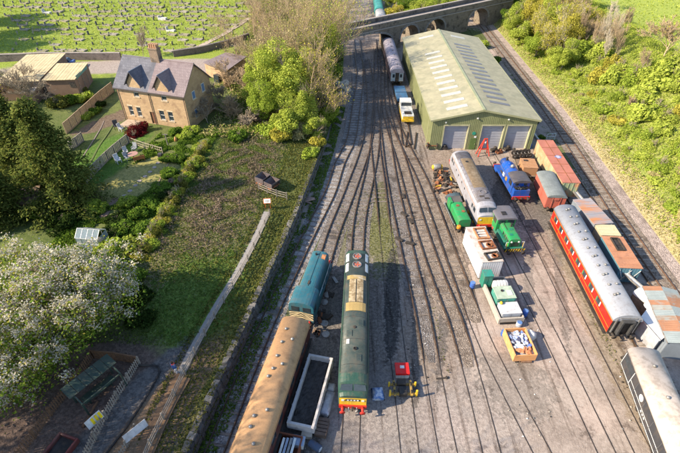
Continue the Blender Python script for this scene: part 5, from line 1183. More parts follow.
barrel('blue drum at the right front corner of the shed', 530, 146, DBL); 
o = thing('white_pipe', 'pale pipe lying on the grass at the right corner of the shed', 'pipe', G(535, 136, .2), heading(G(537, 141), G(531, 133))); MB().tube((0, -1.6, .16), (0, 1.6, .16), .14, 10).build('pipe_run', WHT, o); MB().lathe([(.19, 0), (.19, .15)], (0, 1.5, .16), 10, 'y').build('pipe_collar', WHT, o)
# wheel-and-axle scrap between the coach and the diesel
r = random.Random(4)
for k in range(26):
    u, v = 324 + r.uniform(-6, 12), 280 + r.uniform(0, 55); u -= (v - 280) * .12; p = G(u, v); b = MB()
    if r.random() < .5: b.box((0, 0, .12), (r.uniform(.4, 1.1), r.uniform(.15, .4), .2))
    else: b.lathe([(.08, 0), (.4, .0), (.44, .08), (.4, .16), (.1, .2)], (0, 0, 0), 12)
    o = b.build('rail_scrap', SC[r.choice([0, 1, 1, 4, 6])], None); o.location = (p.x, p.y, .01); o.rotation_euler = (0, 0, r.random() * 6); tag(o, dict(zip([x.name for x in SC], ['brown rusty', 'dark grimy', 'orange rusty', 'black', 'bare steel', 'yellow', 'dull brown']))[o.data.materials[0].name] + ' iron scrap lying between the teal shunter and the green diesel', 'scrap', 'iron scrap between two locomotives')
r = random.Random(9)
for k in range(60):                                                                         # litter along the sidings
    u, v = r.choice([(r.uniform(400, 428), r.uniform(275, 400)), (r.uniform(620, 640), r.uniform(330, 440)), (r.uniform(425, 470), r.uniform(205, 225)), (r.uniform(500, 560), r.uniform(330, 440))]); p = G(u, v)
    o = blob(r, r.uniform(.05, .13), r.uniform(.05, .1), r.uniform(.03, .07), 6, 4).build('loose_stone', (WST[1], WHT, CON, UND)[r.randrange(4)], None); o.location = (p.x, p.y, .04); tag(o, dict(zip([WST[1].name, WHT.name, CON.name, UND.name], ['grey', 'white', 'beige', 'dark']))[o.data.materials[0].name] + ' small loose stone lying on the yard surface', 'stone', 'loose stones on the yard')
# dark boxes along the sidings: point levers and ground frames
for k, (u, v) in enumerate(((403, 197), (411, 222), (404, 215), (399, 240), (410, 244))):
    p = G(u, v); o = thing('point_lever', 'weighted point lever standing between the middle sidings', 'lever', (p.x, p.y, 0), .3 * k, 'point levers between the sidings'); MB().bx(-.2, .2, -.55, .55, .02, .26).build('lever_box', UND, o); MB().tube((0, 0, .2), (.45, 0, .85), .035, 6).build('handle', UND, o); MB().lathe([(.07, -.05), (.11, 0), (.07, .05)], (.45, 0, .85), 8).build('weight', UND, o)
p = G(446.5, 378, 0); o = thing('stop_block', 'low kerb stop at the end of the weedy siding rail', 'stop block', (p.x, p.y, 0), .1); MB().bx(-1.0, .2, -.06, .06, 0, .1).build('stop_beam', UND, o); MB().bx(-.06, .06, -.14, .14, 0, .16).build('stop_post', UND, o)

# vehicles beyond the shed
t, L = place('railway_coach', 'old coach with flaking lilac grey roof standing left of the shed', 'coach', G(397.5, 71.5, 3.2), G(388.2, 40, 3.2)); FLK = M('flaking_roof', (.34, .31, .36), .25, 1.5, .8, second=(.55, .53, .55), amount=.35, sscale=1.8)
Rf, e = coach(t, L, P_('coach_faded', (.20, .12, .12), second=(.3, .3, .33), amount=.4), FLK, wins=[(y, y + 1.0, 1.95, 2.6) for y in [-L / 2 + 1.2 + 1.9 * k for k in range(int((L - 3) / 1.9))]], vents=[(.1, y) for y in range(-8, 9, 3)])
MB().bx(-1.3, 1.3, -e + .02, -e + .06, 1.1, 2.8).build('front_panel', P_('front_pale_blue', (.42, .5, .56)), t)
for x in (-.95, .6): MB().bx(x, x + .45, -e - .0, -e + .02, 1.9, 2.6).build('front_window', GLS, t)
MB().bx(-.38, .38, -e - .03, -e + .02, 1.1, 2.9).build('gangway_door', UND, t)
t, L = place('brake_van', 'tan and dark roofed van under the near edge of the viaduct', 'van', G(388, 43, 3.1), G(385.5, 33, 3.1)); van(t, max(L, 5), P_('van_tan', (.42, .28, .15)), P_('van_dark_roof', (.06, .06, .07)))
t, L = place('flat_wagon', 'short blue tarpaulined wagon between old coach and white works truck', 'wagon', G(403, 100.5, 1.1), G(399, 88, 1.1)); e = L / 2; BT2 = P_('tarp_blue', (.05, .15, .30), second=(.12, .22, .36), amount=.35)
solebar(t, L, 1.1, .6, .85); MB().bx(-1.1, 1.1, -e, -.1, .85, 1.5).build('load_cover', BT2, t, bevel=.08); MB().bx(-1.1, 1.1, .1, e, .85, 1.6).build('load_cover', BT2, t, bevel=.08)
for y in (-1.4, 1.4): wheelset(t, y, .4)
t, L = place('works_truck', 'small white and yellow works locomotive at the left side of the shed', 'locomotive', G(408, 120.5, 1.0), G(404.5, 106, 1.0)); e = L / 2
MB().bx(-1.1, 1.1, -e, e, .7, 1.15).build('frame', YEL, t, bevel=.03); MB().bx(-1.05, 1.05, -e + .1, e - 2.0, 1.15, 1.9).build('body', WHT, t, bevel=.05); MB().bx(-1.05, 1.05, e - 2.0, e, 1.15, 2.7).build('cab', WHT, t, bevel=.06); MB().bx(-.95, .95, -e + .05, -e + .1, 1.15, 1.7).build('front_panel', YEL, t)
MB().bx(-.9, .9, e - 2.03, e - 2.0, 1.95, 2.55).build('windscreen', GLS, t); MB().bx(-.6, .6, -e + .6, -e + 1.6, 1.9, 2.05).build('bonnet_vent', UND, t)
for y in (-e + 1.0, e - 1.0): wheelset(t, y, .4)
t, L = place('diesel_locomotive', 'teal ended locomotive standing beyond the viaduct at the top edge', 'locomotive', G(379.5, 10, 3.0), G(376, -14, 3.0)); e = L / 2; Rt = Roof(1.3, 2.8, 3.6)
b = MB(); b.pry(Rt.poly(12, 1.0), -e, e - .0); b.build('body', P_('far_teal', (.04, .30, .27)), t); MB().bx(-1.1, 1.1, -e - .04, -e, 2.2, 2.9).build('windscreen', GLS, t); solebar(t, L); buffers(t, -e, -1); bogie(t, -e + 3); bogie(t, e - 3)
t, L = place('railway_coach', 'grey roofed coach just behind the viaduct parapet on the far line', 'coach', G(382.5, 22, 3.2), G(380, 10.5, 3.2)); coach(t, L, P_('far_side', (.3, .3, .32)), P_('far_roof', (.42, .42, .43)), wins=[(y, y + 1, 1.95, 2.6) for y in (-4, -1, 2)])

# ---------------------------------------------------------------- left bank: tip wagons, fences, path, play yard
PATHM = M('tarmac_path', (.27, .255, .245), .18, 2, .92, second=(.22, .21, .2), amount=.4, bump=.4)
pp = smooth_path([T(u, v) for u, v in ((267, 212), (258, 233), (240, 268), (216, 308), (194, 348), (181, 374))], .6)
ribbon('footpath', [Vector((p.x, p.y, hL(p.x, p.y))) for p in pp], .8, PATHM, None, .06)
BARK = M('bark_path', (.20, .125, .075), .25, 2, .95, second=(.12, .075, .05), amount=.4, bump=.6)
pp2 = smooth_path([T(u, v) for u, v in ((180, 376), (163, 405), (142, 450), (130, 480))], .6)
ribbon('bark_path', [Vector((p.x, p.y, hL(p.x, p.y))) for p in pp2], 2.1, BARK, None, .05)
FW = M('fence_grey_wood', (.30, .26, .215), .25, 3, .9, second=(.18, .155, .13), amount=.45); FB = M('fence_brown_wood', (.17, .095, .055), .25, 3, .9, second=(.10, .06, .04), amount=.4)
def fence(name, label, px, mat, kind, h=1.1, step=1.8, f=hL, gap=.16, cat='fence', zfix=None):
    P = smooth_path([T(u, v, f) if zfix is None else G(u, v, zfix) for u, v in px], .12); P = [Vector((p.x, p.y, f(p.x, p.y) if zfix is None else zfix)) for p in P]
    o = P[0].copy(); t = thing(name, label, cat, o); acc = 0; last = P[0]; posts = [P[0]]; dist = [0]
    for a, b in zip(P, P[1:]): dist.append(dist[-1] + (b - a).length)
    tot = dist[-1]; n = max(1, round(tot / step))
    def at(s):
        for i in range(len(P) - 1):
            if dist[i + 1] >= s: k = (s - dist[i]) / max(1e-6, dist[i + 1] - dist[i]); return P[i].lerp(P[i + 1], k)
        return P[-1]
    posts = [at(tot * i / n) for i in range(n + 1)]; up = Vector((0, 0, 1))
    for p in posts: MB().bx(-.06, .06, -.06, .06, -.1, h + .08).build('post', mat, t, loc=p - o)
    for a, b in zip(posts, posts[1:]):
        d = (b - a); rz = math.atan2(d.y, d.x); L = d.length; pit = math.atan2(d.z, math.hypot(d.x, d.y))
        def bar(nm, z, hh, th, off=0.0):
            q = MB().box((0, 0, 0), (L - .04, th, hh)).build(nm, mat, t); q.location = (a + b) / 2 - o + up * z + Vector((-math.sin(rz), math.cos(rz), 0)) * off; q.rotation_euler = (0, -pit, rz)
        if kind == 'rail':
            for z in (.35, .7, 1.02): bar('rail', z * h / 1.1, .09, .05)
        elif kind == 'panel':
            bar('gravel_board', .12, .22, .06); bar('top_cap', h + .03, .06, .12)
            m_ = max(2, int(L / .16))
            for k in range(m_):
                q = MB().box((0, 0, 0), (L / m_ - .03, .03, h - .22)).build('board', mat, t); pos = a.lerp(b, (k + .5) / m_); q.location = pos - o + up * (h / 2 + .11) + Vector((-math.sin(rz), math.cos(rz), 0)) * (.03 * (k % 2)); q.rotation_euler = (0, 0, rz)
        elif kind == 'picket':
            bar('rail', .3, .07, .04, .035); bar('rail', h - .2, .07, .04, .035); m_ = max(2, int(L / gap))
            for k in range(m_):
                q = MB().box((0, 0, 0), (.09, .025, h)).build('picket', mat, t); pos = a.lerp(b, (k + .5) / m_); q.location = pos - o + up * (h / 2 + .02); q.rotation_euler = (0, 0, rz)
        elif kind == 'trellis':
            bar('rail', .15, .06, .05); bar('rail', h - .05, .06, .05); bar('rail', h / 2, .05, .04)
            for k in range(1, 4):
                q = MB().box((0, 0, 0), (.05, .03, h - .1)).build('upright', mat, t); q.location = a.lerp(b, k / 4) - o + up * (h / 2); q.rotation_euler = (0, 0, rz)
    return t
fence('path_fence', 'pale post and rail fence along the right side of the footpath', ((270, 216), (261, 236), (243, 272), (219, 312), (197, 352), (184, 378), (168, 412), (148, 455), (140, 475)), FW, 'rail', 1.05, 2.2)
fence('rail_fence', 'short pale rail fence behind the orange edged notice board', ((259, 190), (273, 196), (287, 200)), FW, 'rail', 1.2, 1.6)
PO = P_('board_orange', (.55, .14, .03))
p = T(268, 208); o = thing('notice_board', 'white notice board in orange frame on two posts above the path', 'sign', p, .1); 
for x in (-.32, .32): MB().bx(x - .05, x + .05, -.04, .04, -.1, 1.0).build('post', PO, o)
MB().box((0, 0, 1.15), (1.0, .06, .7), rx=-.5).build('frame', PO, o); MB().box((0, -.035, 1.17), (.86, .03, .56), rx=-.5).build('panel', WHT, o)
MB().box((0, -.052, 1.18), (.6, .02, .06), rx=-.5).build('text_line', P_('ink', (.2, .2, .2)), o)
TW = M('tip_wagon_iron', (.10, .085, .09), .35, 3, .85, second=(.16, .10, .08), amount=.4)
for k, (u, v, rz) in enumerate(((263.5, 183, .35), (272.5, 188, .30))):
    p = T(u, v); o = thing('tipping_wagon', ('left of the two rusty tipping wagons above the rail fence', 'right of the two rusty tipping wagons above the rail fence')[k], 'wagon', p, rz - .9); b = MB()
    def shell(w1, w2, z): return [(-w2, -.85, z), (w2, -.85, z), (w2, .85, z), (-w2, .85, z)]
    for s in (-1, 1):
        b2 = MB(); b2.plate((s * .25, -.8, .5), (s * .25, .8, .5), (s * .75, .85, 1.25), (s * .75, -.85, 1.25), .05 * s); b2.build('sloping_side', TW, o)
        b2 = MB(); b2.prx([(s * .8, .5), (s * .85, .5), (s * .85, 1.25), (s * .8, 1.25)], -.72, .72); b2.build('end_plate', TW, o)
    MB().bx(-.3, .3, -.8, .8, .45, .5).build('skip_floor', TW, o); MB().bx(-.5, .5, -1.0, 1.0, .3, .45).build('underframe', RUST, o)
    for y in (-.45, .45):
        for sx in (-1, 1): MB().lathe([(.05, -.04), (.22, -.04), (.22, .04), (.05, .05)], (sx * .42, y, .22), 10, 'x').build('wheel', UND, o)
for k in range(6):
    p = T(305 + (k % 3) * 1.5, 197 + k * 1.1); o = MB().tube((-1.0, 0, .15), (1.0, 0, .2 + .06 * k), .13, 8).build('log', M('log_wood', (.33, .23, .19), .25, 4), None); o.location = p; o.rotation_euler = (0, 0, -.5 + .13 * k); tag(o, 'cut log in the small pile on top of the retaining wall', 'log', 'log pile on the wall')
fence('slat_fence', 'brown slatted fence along the left side of the shaded play yard', ((94, 358), (70, 393), (45, 425), (18, 462)), FB, 'picket', 1.15, 1.9, gap=.19)
fence('board_fence', 'brown board fence across the far end of the shaded play yard', ((94, 358), (117, 360), (139, 364)), FB, 'panel', 1.1, 1.8)
fence('picket_fence', 'weathered grey picket fence along the right side of the play yard', ((140, 364), (125, 388), (110, 413), (97, 438), (86, 462)), FW, 'picket', 1.1, 1.9, gap=.2)
fence('picket_fence', 'short grey picket fence beside the white board on the bark path', ((137, 430), (128, 446), (118, 464)), FW, 'picket', .9, 1.6, gap=.2)
ed = smooth_path([T(u, v) for u, v in ((139, 366), (160, 368), (152, 388), (132, 420), (106, 455), (98, 470))], .5); b = MB(); b.pipe([(p.x, p.y, hL(p.x, p.y) + .1) for p in ed], .09, 6); tag(b.build('black_edging', BLK, None), 'black pipe edging between gravel bed and bark path', 'edging')
SGR = P_('shelter_green', (.03, .055, .045), second=(.05, .085, .07), amount=.3); p = T(102, 394); o = thing('picnic_shelter', 'dark green timber shelter frame with sloping roof in the play yard', 'shelter', p, -.62)
for x in (-1.0, 1.0):
    for y in (-1.7, 1.7): MB().bx(x - .07, x + .07, y - .07, y + .07, 0, 1.9 + (.35 if x < 0 else 0)).build('post', SGR, o)
for k in range(6): MB().box((-.55 + k * .0, -1.75 + k * .7, 2.28), (1.3, .66, .05), ry=.16).build('roof_board', SGR, o)
for y in (-1.7, 1.7): MB().box((0, y, 2.05), (2.2, .1, .12), ry=.17).build('rafter', SGR, o)
for x in (-1.0, 1.0): MB().bx(x - .05, x + .05, -1.7, 1.7, 1.75, 1.87).build('wall_plate', SGR, o)
MB().bx(-.35, .35, -1.4, 1.4, .7, .76).build('table_top', SGR, o); MB().bx(-.8, -.5, -1.4, 1.4, .4, .46).build('bench', SGR, o)
for y in (-1.0, 1.0): MB().bx(-.06, .06, y - .06, y + .06, 0, .7).build('table_leg', SGR, o)
p = T(99, 427); o = thing('information_sign', 'white sign with yellow figures fixed on the play yard picket fence', 'sign', p, 1.0)
MB().box((0, 0, 1.15), (1.3, .05, .8), rx=-.35).build('panel', P_('sign_pale', (.62, .64, .66)), o)
for x in (-.12, .2, .5): MB().box((x, -.05, 1.17), (.2, .03, .6), rx=-.35).build('yellow_figure', P_('sign_yellow', (.85, .62, .0)), o)
for x in (-.5, .5): MB().bx(x - .04, x + .04, 0.03, .11, -.1, 1.2).build('post', FW, o)
p = T(139, 437); o = thing('white_board', 'blank white board on the picket fence beside the bark path', 'sign', p, .85); MB().box((0, 0, 1.0), (1.9, .05, .75), rx=-.3).build('panel', P_('sign_white2', (.6, .6, .62)), o)
for x in (-.8, .8): MB().bx(x - .04, x + .04, .03, .11, -.1, 1.0).build('post', FW, o)
p = T(63, 449); o = thing('play_trough', 'dark red rounded trough seat at the bottom of the play yard', 'trough', p, -.3); TR = P_('trough_red', (.13, .03, .03))
for a in ((-.9, -.72, -.9, .9), (.72, .9, -.9, .9), (-.72, .72, -.9, -.72), (-.72, .72, .72, .9)): MB().bx(a[0], a[1], a[2], a[3], 0, .55).build('side', TR, o, bevel=.06)
MB().bx(-.72, .72, -.72, .72, .02, .2).build('floor', BLK, o)
a = T(83, 428); b_ = T(98, 402); o = MB().tube(a + Vector((0, 0, .12)), b_ + Vector((0, 0, .12)), .1, 8).build('balance_log', FB, None); tag(o, 'long dark balance log lying on the play yard bark', 'log')

# person on the path
def person(p, rz):
    o = thing('person', 'person in blue top with red and white clothing standing on the footpath', 'person', p, rz)
    J = {'pel': (0, 0, .95), 'sp': (0, 0, 1.15), 'ch': (0, .0, 1.35), 'nk': (0, .0, 1.52), 'hd': (0, -.02, 1.66), 'ht': (0, -.01, 1.76), 'ls': (-.19, 0, 1.43), 'le': (-.27, .03, 1.15), 'lw': (-.22, -.14, .98), 'lh': (-.20, -.2, .93), 'rs': (.19, 0, 1.43), 're': (.27, .03, 1.15), 'rw': (.22, -.16, 1.0), 'rh': (.2, -.22, .96), 'lhip': (-.1, 0, .9), 'lk': (-.11, -.02, .5), 'la': (-.11, .02, .09), 'lt': (-.12, -.15, .04), 'rhip': (.1, 0, .9), 'rk': (.12, -.08, .5), 'ra': (.12, -.02, .09), 'rt': (.13, -.19, .04)}
    E = [('pel', 'sp'), ('sp', 'ch'), ('ch', 'nk'), ('nk', 'hd'), ('hd', 'ht'), ('ch', 'ls'), ('ls', 'le'), ('le', 'lw'), ('lw', 'lh'), ('ch', 'rs'), ('rs', 're'), ('re', 'rw'), ('rw', 'rh'), ('pel', 'lhip'), ('lhip', 'lk'), ('lk', 'la'), ('la', 'lt'), ('pel', 'rhip'), ('rhip', 'rk'), ('rk', 'ra'), ('ra', 'rt')]
    rad = {'pel': .15, 'sp': .14, 'ch': .16, 'nk': .06, 'hd': .1, 'ht': .07, 'ls': .075, 'rs': .075, 'le': .05, 're': .05, 'lw': .035, 'rw': .035, 'lh': .04, 'rh': .04, 'lhip': .1, 'rhip': .1, 'lk': .065, 'rk': .065, 'la': .045, 'ra': .045, 'lt': .04, 'rt': .04}
    ks = list(J); me = bpy.data.meshes.new('body'); me.from_pydata([J[k] for k in ks], [(ks.index(a), ks.index(b)) for a, b in E], []); ob = link('body', me, M('skin', (.45, .27, .19), .1, 5), o)
    sm = ob.modifiers.new('skin', 'SKIN'); ob.modifiers.new('sub', 'SUBSURF').render_levels = 2
    sv = me.skin_vertices[0].data
    for i, k in enumerate(ks): sv[i].radius = (rad[k], rad[k]); sv[i].use_root = (k == 'pel')
    def ring(nm, mat, secs): b = MB(); b.loft([[(cx + rx * math.cos(2 * math.pi * i / 14), cy + ry * math.sin(2 * math.pi * i / 14), z) for i in range(14)] for cx, cy, z, rx, ry in secs]); b.build(nm, mat, o, True)
    ring('jacket', P_('jacket_blue', (.03, .09, .28)), [(0, 0, .9, .2, .16), (0, 0, 1.1, .2, .165), (0, 0, 1.32, .23, .18), (0, 0, 1.46, .2, .13), (0, 0, 1.53, .08, .08)])
    for s in (-1, 1):
        b = MB(); b.tube((s * .2, 0, 1.45), (s * .28, .03, 1.14), .09, 10, .075); b.build('sleeve', P_('jacket_blue', (.03, .09, .28)), o, True); b = MB(); b.tube((s * .28, .03, 1.16), (s * .225, -.14, 1.0), .075, 10, .055); b.build('sleeve', P_('jacket_blue', (.03, .09, .28)), o, True)
        b = MB(); b.tube((s * .1, 0, .95), (s * .115, -.05, .5), .125, 10, .09); b.build('trouser_leg', P_('trouser_white', (.6, .6, .62)), o, True); b = MB(); b.tube((s * .115, -.05, .52), (s * .115, 0, .08), .09, 10, .075); b.build('trouser_leg', P_('trouser_white', (.6, .6, .62)), o, True)
        for q in range(5): MB().tube((s * .2 + (q - 2) * .018, -.2, .95), (s * .195 + (q - 2) * .02, -.25, .88 - .01 * (2 - abs(q - 2))), .011, 5, .008).build('finger', M('skin', (.45, .27, .19)), o)
    ring('scarf', P_('scarf_red', (.65, .02, .02)), [(0, -.02, 1.42, .14, .17), (0, -.02, 1.5, .13, .13), (0, -.02, 1.56, .09, .09)])
    ring('hair', M('hair_dark', (.04, .025, .018), .3, 20), [(0, .03, 1.6, .09, .085), (0, .02, 1.68, .115, .12), (0, .015, 1.77, .1, .105), (0, .01, 1.82, .04, .04)])
    MB().box((0, -.125, 1.67), (.03, .04, .05)).build('nose', M('skin', (.45, .27, .19)), o)
    for s in (-1, 1): MB().lathe([(.0, -.006), (.012, 0), (0, .006)], (s * .035, -.112, 1.69), 6, 'y').build('eye', BLK, o)
    MB().box((0, -.112, 1.615), (.05, .02, .012)).build('mouth', P_('lips', (.35, .12, .1)), o)
    return o
pp_ = T(176.5, 374); person((pp_.x, pp_.y, hL(pp_.x, pp_.y) + .06), 2.6)
# ---------------------------------------------------------------- cottage pair
HX, HY, HZ, HRZ, HW, HD = -37.3, 73.0, 2.6, math.atan2(-3.8, 12.3), 12.9, 8.0
EV, RG = 6.15, 9.6                                                       # eave and ridge above the base
SAND = stone('cottage_sandstone', (.40, .27, .155), (.54, .38, .23), (.30, .23, .16), .62, .3, bump=.5, dirt=(.30, .20, .125))
SLA = stone('slate_grey', (.125, .128, .155), (.185, .187, .218), (.075, .077, .092), .4, .3, bump=.35, plane='XZ', dirt=(.10, .102, .122))
SLB = stone('slate_pink', (.205, .165, .175), (.275, .225, .235), (.12, .10, .105), .4, .3, bump=.35, plane='XZ', dirt=(.165, .13, .138))
house = thing('cottage', 'sandstone semi detached cottage with two dormers and half pink slate roof', 'house', (HX, HY, HZ), HRZ)
wx = [(.10, .85), (.225, .85), (.57, .95), (.70, .95)]
def wall_with_holes(b, L, z1, holes, y0, y1):
    xs = sorted(set([0, L] + [v for h in holes for v in (h[0], h[1])]))
    for x0, x1 in zip(xs, xs[1:]):
        hs = sorted([h for h in holes if h[0] <= x0 + 1e-6 and h[1] >= x1 - 1e-6], key=lambda h: h[2]); z = -1.2
        for h in hs: b.bx(x0, x1, y0, y1, z, h[2]); z = h[3]
        b.bx(x0, x1, y0, y1, z, z1)
holes = []
for f, w in wx: holes.append((HW * f, HW * f + w, 1.0, 2.65))
DX = [.29 * HW, .70 * HW]
for x in DX: holes.append((x - .5, x + .5, 4.55, 5.95))
door_x = .42 * HW; holes.append((door_x, door_x + .95, 0, 2.15))
b = MB(); wall_with_holes(b, HW, EV, holes, 0, .35); b.build('front_wall', SAND, house)
MB().pry([(.35, -1.2), (HW - .35, -1.2), (HW - .35, EV), (.35, EV)], HD - .35, HD).build('back_wall', SAND, house)
for x0, x1 in ((0, .35), (HW - .35, HW)): MB().prx([(.35, -1.2), (HD, -1.2), (HD, EV), (HD / 2, RG - .12), (.35, EV + .2), (.35, EV)], x0, x1).build('gable_wall', SAND, house)
SILL = M('sill_stone', (.52, .42, .30), .15, 3, .9); FRW = P_('window_white', (.70, .69, .66))
def window(parent, x0, x1, z0, z1, y, mullion=True):
    f = MB()
    for a in ((x0, x0 + .09, z0, z1), (x1 - .09, x1, z0, z1), (x0 + .09, x1 - .09, z0, z0 + .09), (x0 + .09, x1 - .09, z1 - .09, z1)): f.bx(a[0], a[1], y + .1, y + .17, a[2], a[3])
    if mullion: f.bx(x0 + .09, x1 - .09, y + .11, y + .16, (z0 + z1) / 2 - .04, (z0 + z1) / 2 + .04)
    w = f.build('window', FRW, parent)
    h = (z0 + z1) / 2
    for za, zb in ((z0 + .09, h - .04), (h + .04, z1 - .09)): MB().bx(x0 + .09, x1 - .09, y + .13, y + .145, za, zb).build('pane', GLS, w)
    MB().bx(x0 - .12, x1 + .12, y - .09, y + .1, z0 - .16, z0).build('sill', SILL, w); MB().bx(x0 - .12, x1 + .12, y - .03, y + .05, z1, z1 + .24).build('lintel', SILL, w)
for x0, x1, z0, z1 in holes[:-1]: window(house, x0, x1, z0, z1, 0)
d = MB().bx(door_x + .06, door_x + .89, .14, .2, 0, 2.1).build('front_door', P_('door_brown', (.2, .09, .05)), house); MB().bx(door_x + .75, door_x + .8, .08, .14, 1.0, 1.14).build('door_handle', STEEL, d)
OV = .35; Z0 = EV - .12; sl = (RG - EV + .12) / (HD / 2)
def slope(x0, x1, front, mat, nm='roof'):
    y0, y1 = (-OV, HD / 2) if front else (HD + OV, HD / 2); z0 = RG - sl * (HD / 2 + OV)
    P = [(y0, z0), (y1, RG), (y1, RG + .14), (y0, z0 + .14)]
    return MB().prx(P, x0, x1).build(nm, mat, house)
MIDX = HW * .5
for fr in (True, False): slope(-.35, MIDX, fr, SLA); slope(MIDX, HW + .3, fr, SLB)
MB().bx(-.35, MIDX, HD / 2 - .12, HD / 2 + .12, RG + .1, RG + .2).build('ridge_tiles', P_('ridge_grey', (.2, .19, .2)), house); MB().bx(MIDX, HW + .3, HD / 2 - .12, HD / 2 + .12, RG + .1, RG + .2).build('ridge_tiles', P_('ridge_pink', (.3, .23, .23)), house)
for i, x in enumerate(DX):                                                # wall dormers breaking the eaves
    top, w = 8.35, 1.05; back = (top - (RG - sl * HD / 2)) / sl
    b = MB(); b.pry([(x - 1.15, EV - .3), (x - .52, EV - .3), (x - .52, EV - .2), (x + .52, EV - .2), (x + .52, EV - .3), (x + 1.15, EV - .3), (x + 1.15, 6.95), (x, 8.5), (x - 1.15, 6.95)], -.02, .33); dm = b.build('dormer', SAND, house)
    for s in (-1, 1):
        e0 = (x + s * 1.62, 6.45); r0 = (x, 8.72)
        yb0 = (6.45 - (RG - sl * HD / 2)) / sl; yb1 = (8.72 - (RG - sl * HD / 2)) / sl
        V = [(e0[0], -.35, e0[1]), (r0[0], -.35, r0[1]), (r0[0], yb1 + .1, r0[1]), (e0[0], yb0 + .25, e0[1])]; V2 = [(a, c, z + .12) for a, c, z in V]
        b = MB(); b.add(V + V2, [(0, 3, 2, 1), (4, 5, 6, 7), (0, 1, 5, 4), (1, 2, 6, 5), (2, 3, 7, 6), (3, 0, 4, 7)]); b.build('dormer_roof', SLA if i == 0 else SLB, dm)
        c0 = (x + s * 1.15, 6.9); ycb = (6.9 - (RG - sl * HD / 2)) / sl
        b = MB(); b.prx([(.33, EV - .3), (.33, 6.95), (ycb, 6.95)], min(c0[0], c0[0] - s * .12), max(c0[0], c0[0] - s * .12)); b.build('dormer_cheek', SAND, dm)
    MB().tube((x, -.36, 8.84), (x, yb1 + .1, 8.84), .07, 6).build('dormer_ridge', P_('lead_blue', (.22, .27, .36)), dm)
CH = stone('chimney_stone', (.22, .16, .12), (.32, .24, .18), (.14, .11, .09), .4, .25, dirt=(.12, .1, .085))
ant = MB().tube((MIDX + .4, HD / 2, RG + 1.0), (MIDX + .4, HD / 2, RG + 3.3), .03, 5).build('aerial_mast', STEEL, house)
for k in range(5): MB().tube((MIDX + .1, HD / 2 - .4 + k * .2, RG + 3.2), (MIDX + .7, HD / 2 - .4 + k * .2, RG + 3.2), .015, 4).build('aerial_rod', STEEL, ant)
ck = MB().bx(MIDX - .95, MIDX + .65, HD / 2 - .5, HD / 2 + .5, RG - .8, RG + 1.75).build('chimney', CH, house); MB().bx(MIDX - 1.05, MIDX + .75, HD / 2 - .6, HD / 2 + .6, RG + 1.75, RG + 1.93).build('chimney_cap', CH, ck)
for k in range(4):
    for y in (-.24, .24): MB().lathe([(.17, 0), (.15, .6), (.18, .66), (.1, .66)], (MIDX - .75 + k * .4, HD / 2 + y, RG + 1.93), 8).build('chimney_pot', P_('pot_clay', (.52, .31, .18)), ck)
for x in (.12, MIDX - .2, HW - .12): MB().tube((x, -.12, -.8), (x, -.12, EV - .3), .06, 6).build('downpipe', P_('pipe_dark', (.08, .07, .07)), house)
MB().bx(-.3, HW + .3, -OV - .12, -OV, EV - .52, EV - .38).build('gutter', P_('pipe_dark', (.08, .07, .07)), house)
for y, z0, z1 in ((2.0, 1.2, 2.6), (5.2, 4.4, 5.8), (2.2, 4.3, 5.6)):
    g = MB().bx(HW, HW + .03, y, y + .9, z0, z1).build('gable_window', FRW, house); MB().bx(HW + .03, HW + .04, y + .08, y + .82, z0 + .08, z1 - .08).build('pane', glassmat('blue_glass', (.12, .2, .35)), g); MB().bx(HW, HW + .12, y - .1, y + 1.0, z0 - .15, z0).build('sill', SILL, g)
b = MB(); b.bx(.5, 3.2, -2.4, -.1, -.35, .12); b.build('patio', M('patio_stone', (.42, .32, .24), .2, 2, .9), house)
o = thing('outbuilding', 'low annexe with pale pink slate roof behind the cottage gable', 'building', (0, 0, 0)); A = [G(u, v, 6.2) for u, v in ((203, 63), (226, 53), (247, 57), (226, 72))]
MB().prz([(p.x, p.y) for p in A], 6.2, 6.35).build('roof', SLB, o); cc = sum(A, Vector()) / 4; MB().prz([((p.x - cc.x) * .94 + cc.x, (p.y - cc.y) * .94 + cc.y) for p in A], 2.0, 6.2).build('wall', SAND, o)
MB().prz([((p.x - cc.x) * .2 + A[3].x * .6 + A[0].x * .4 - cc.x * 0, (p.y - cc.y) * .12 + A[3].y * .6 + A[0].y * .4) for p in A], 3.2, 5.0).build('window', GLS, o)

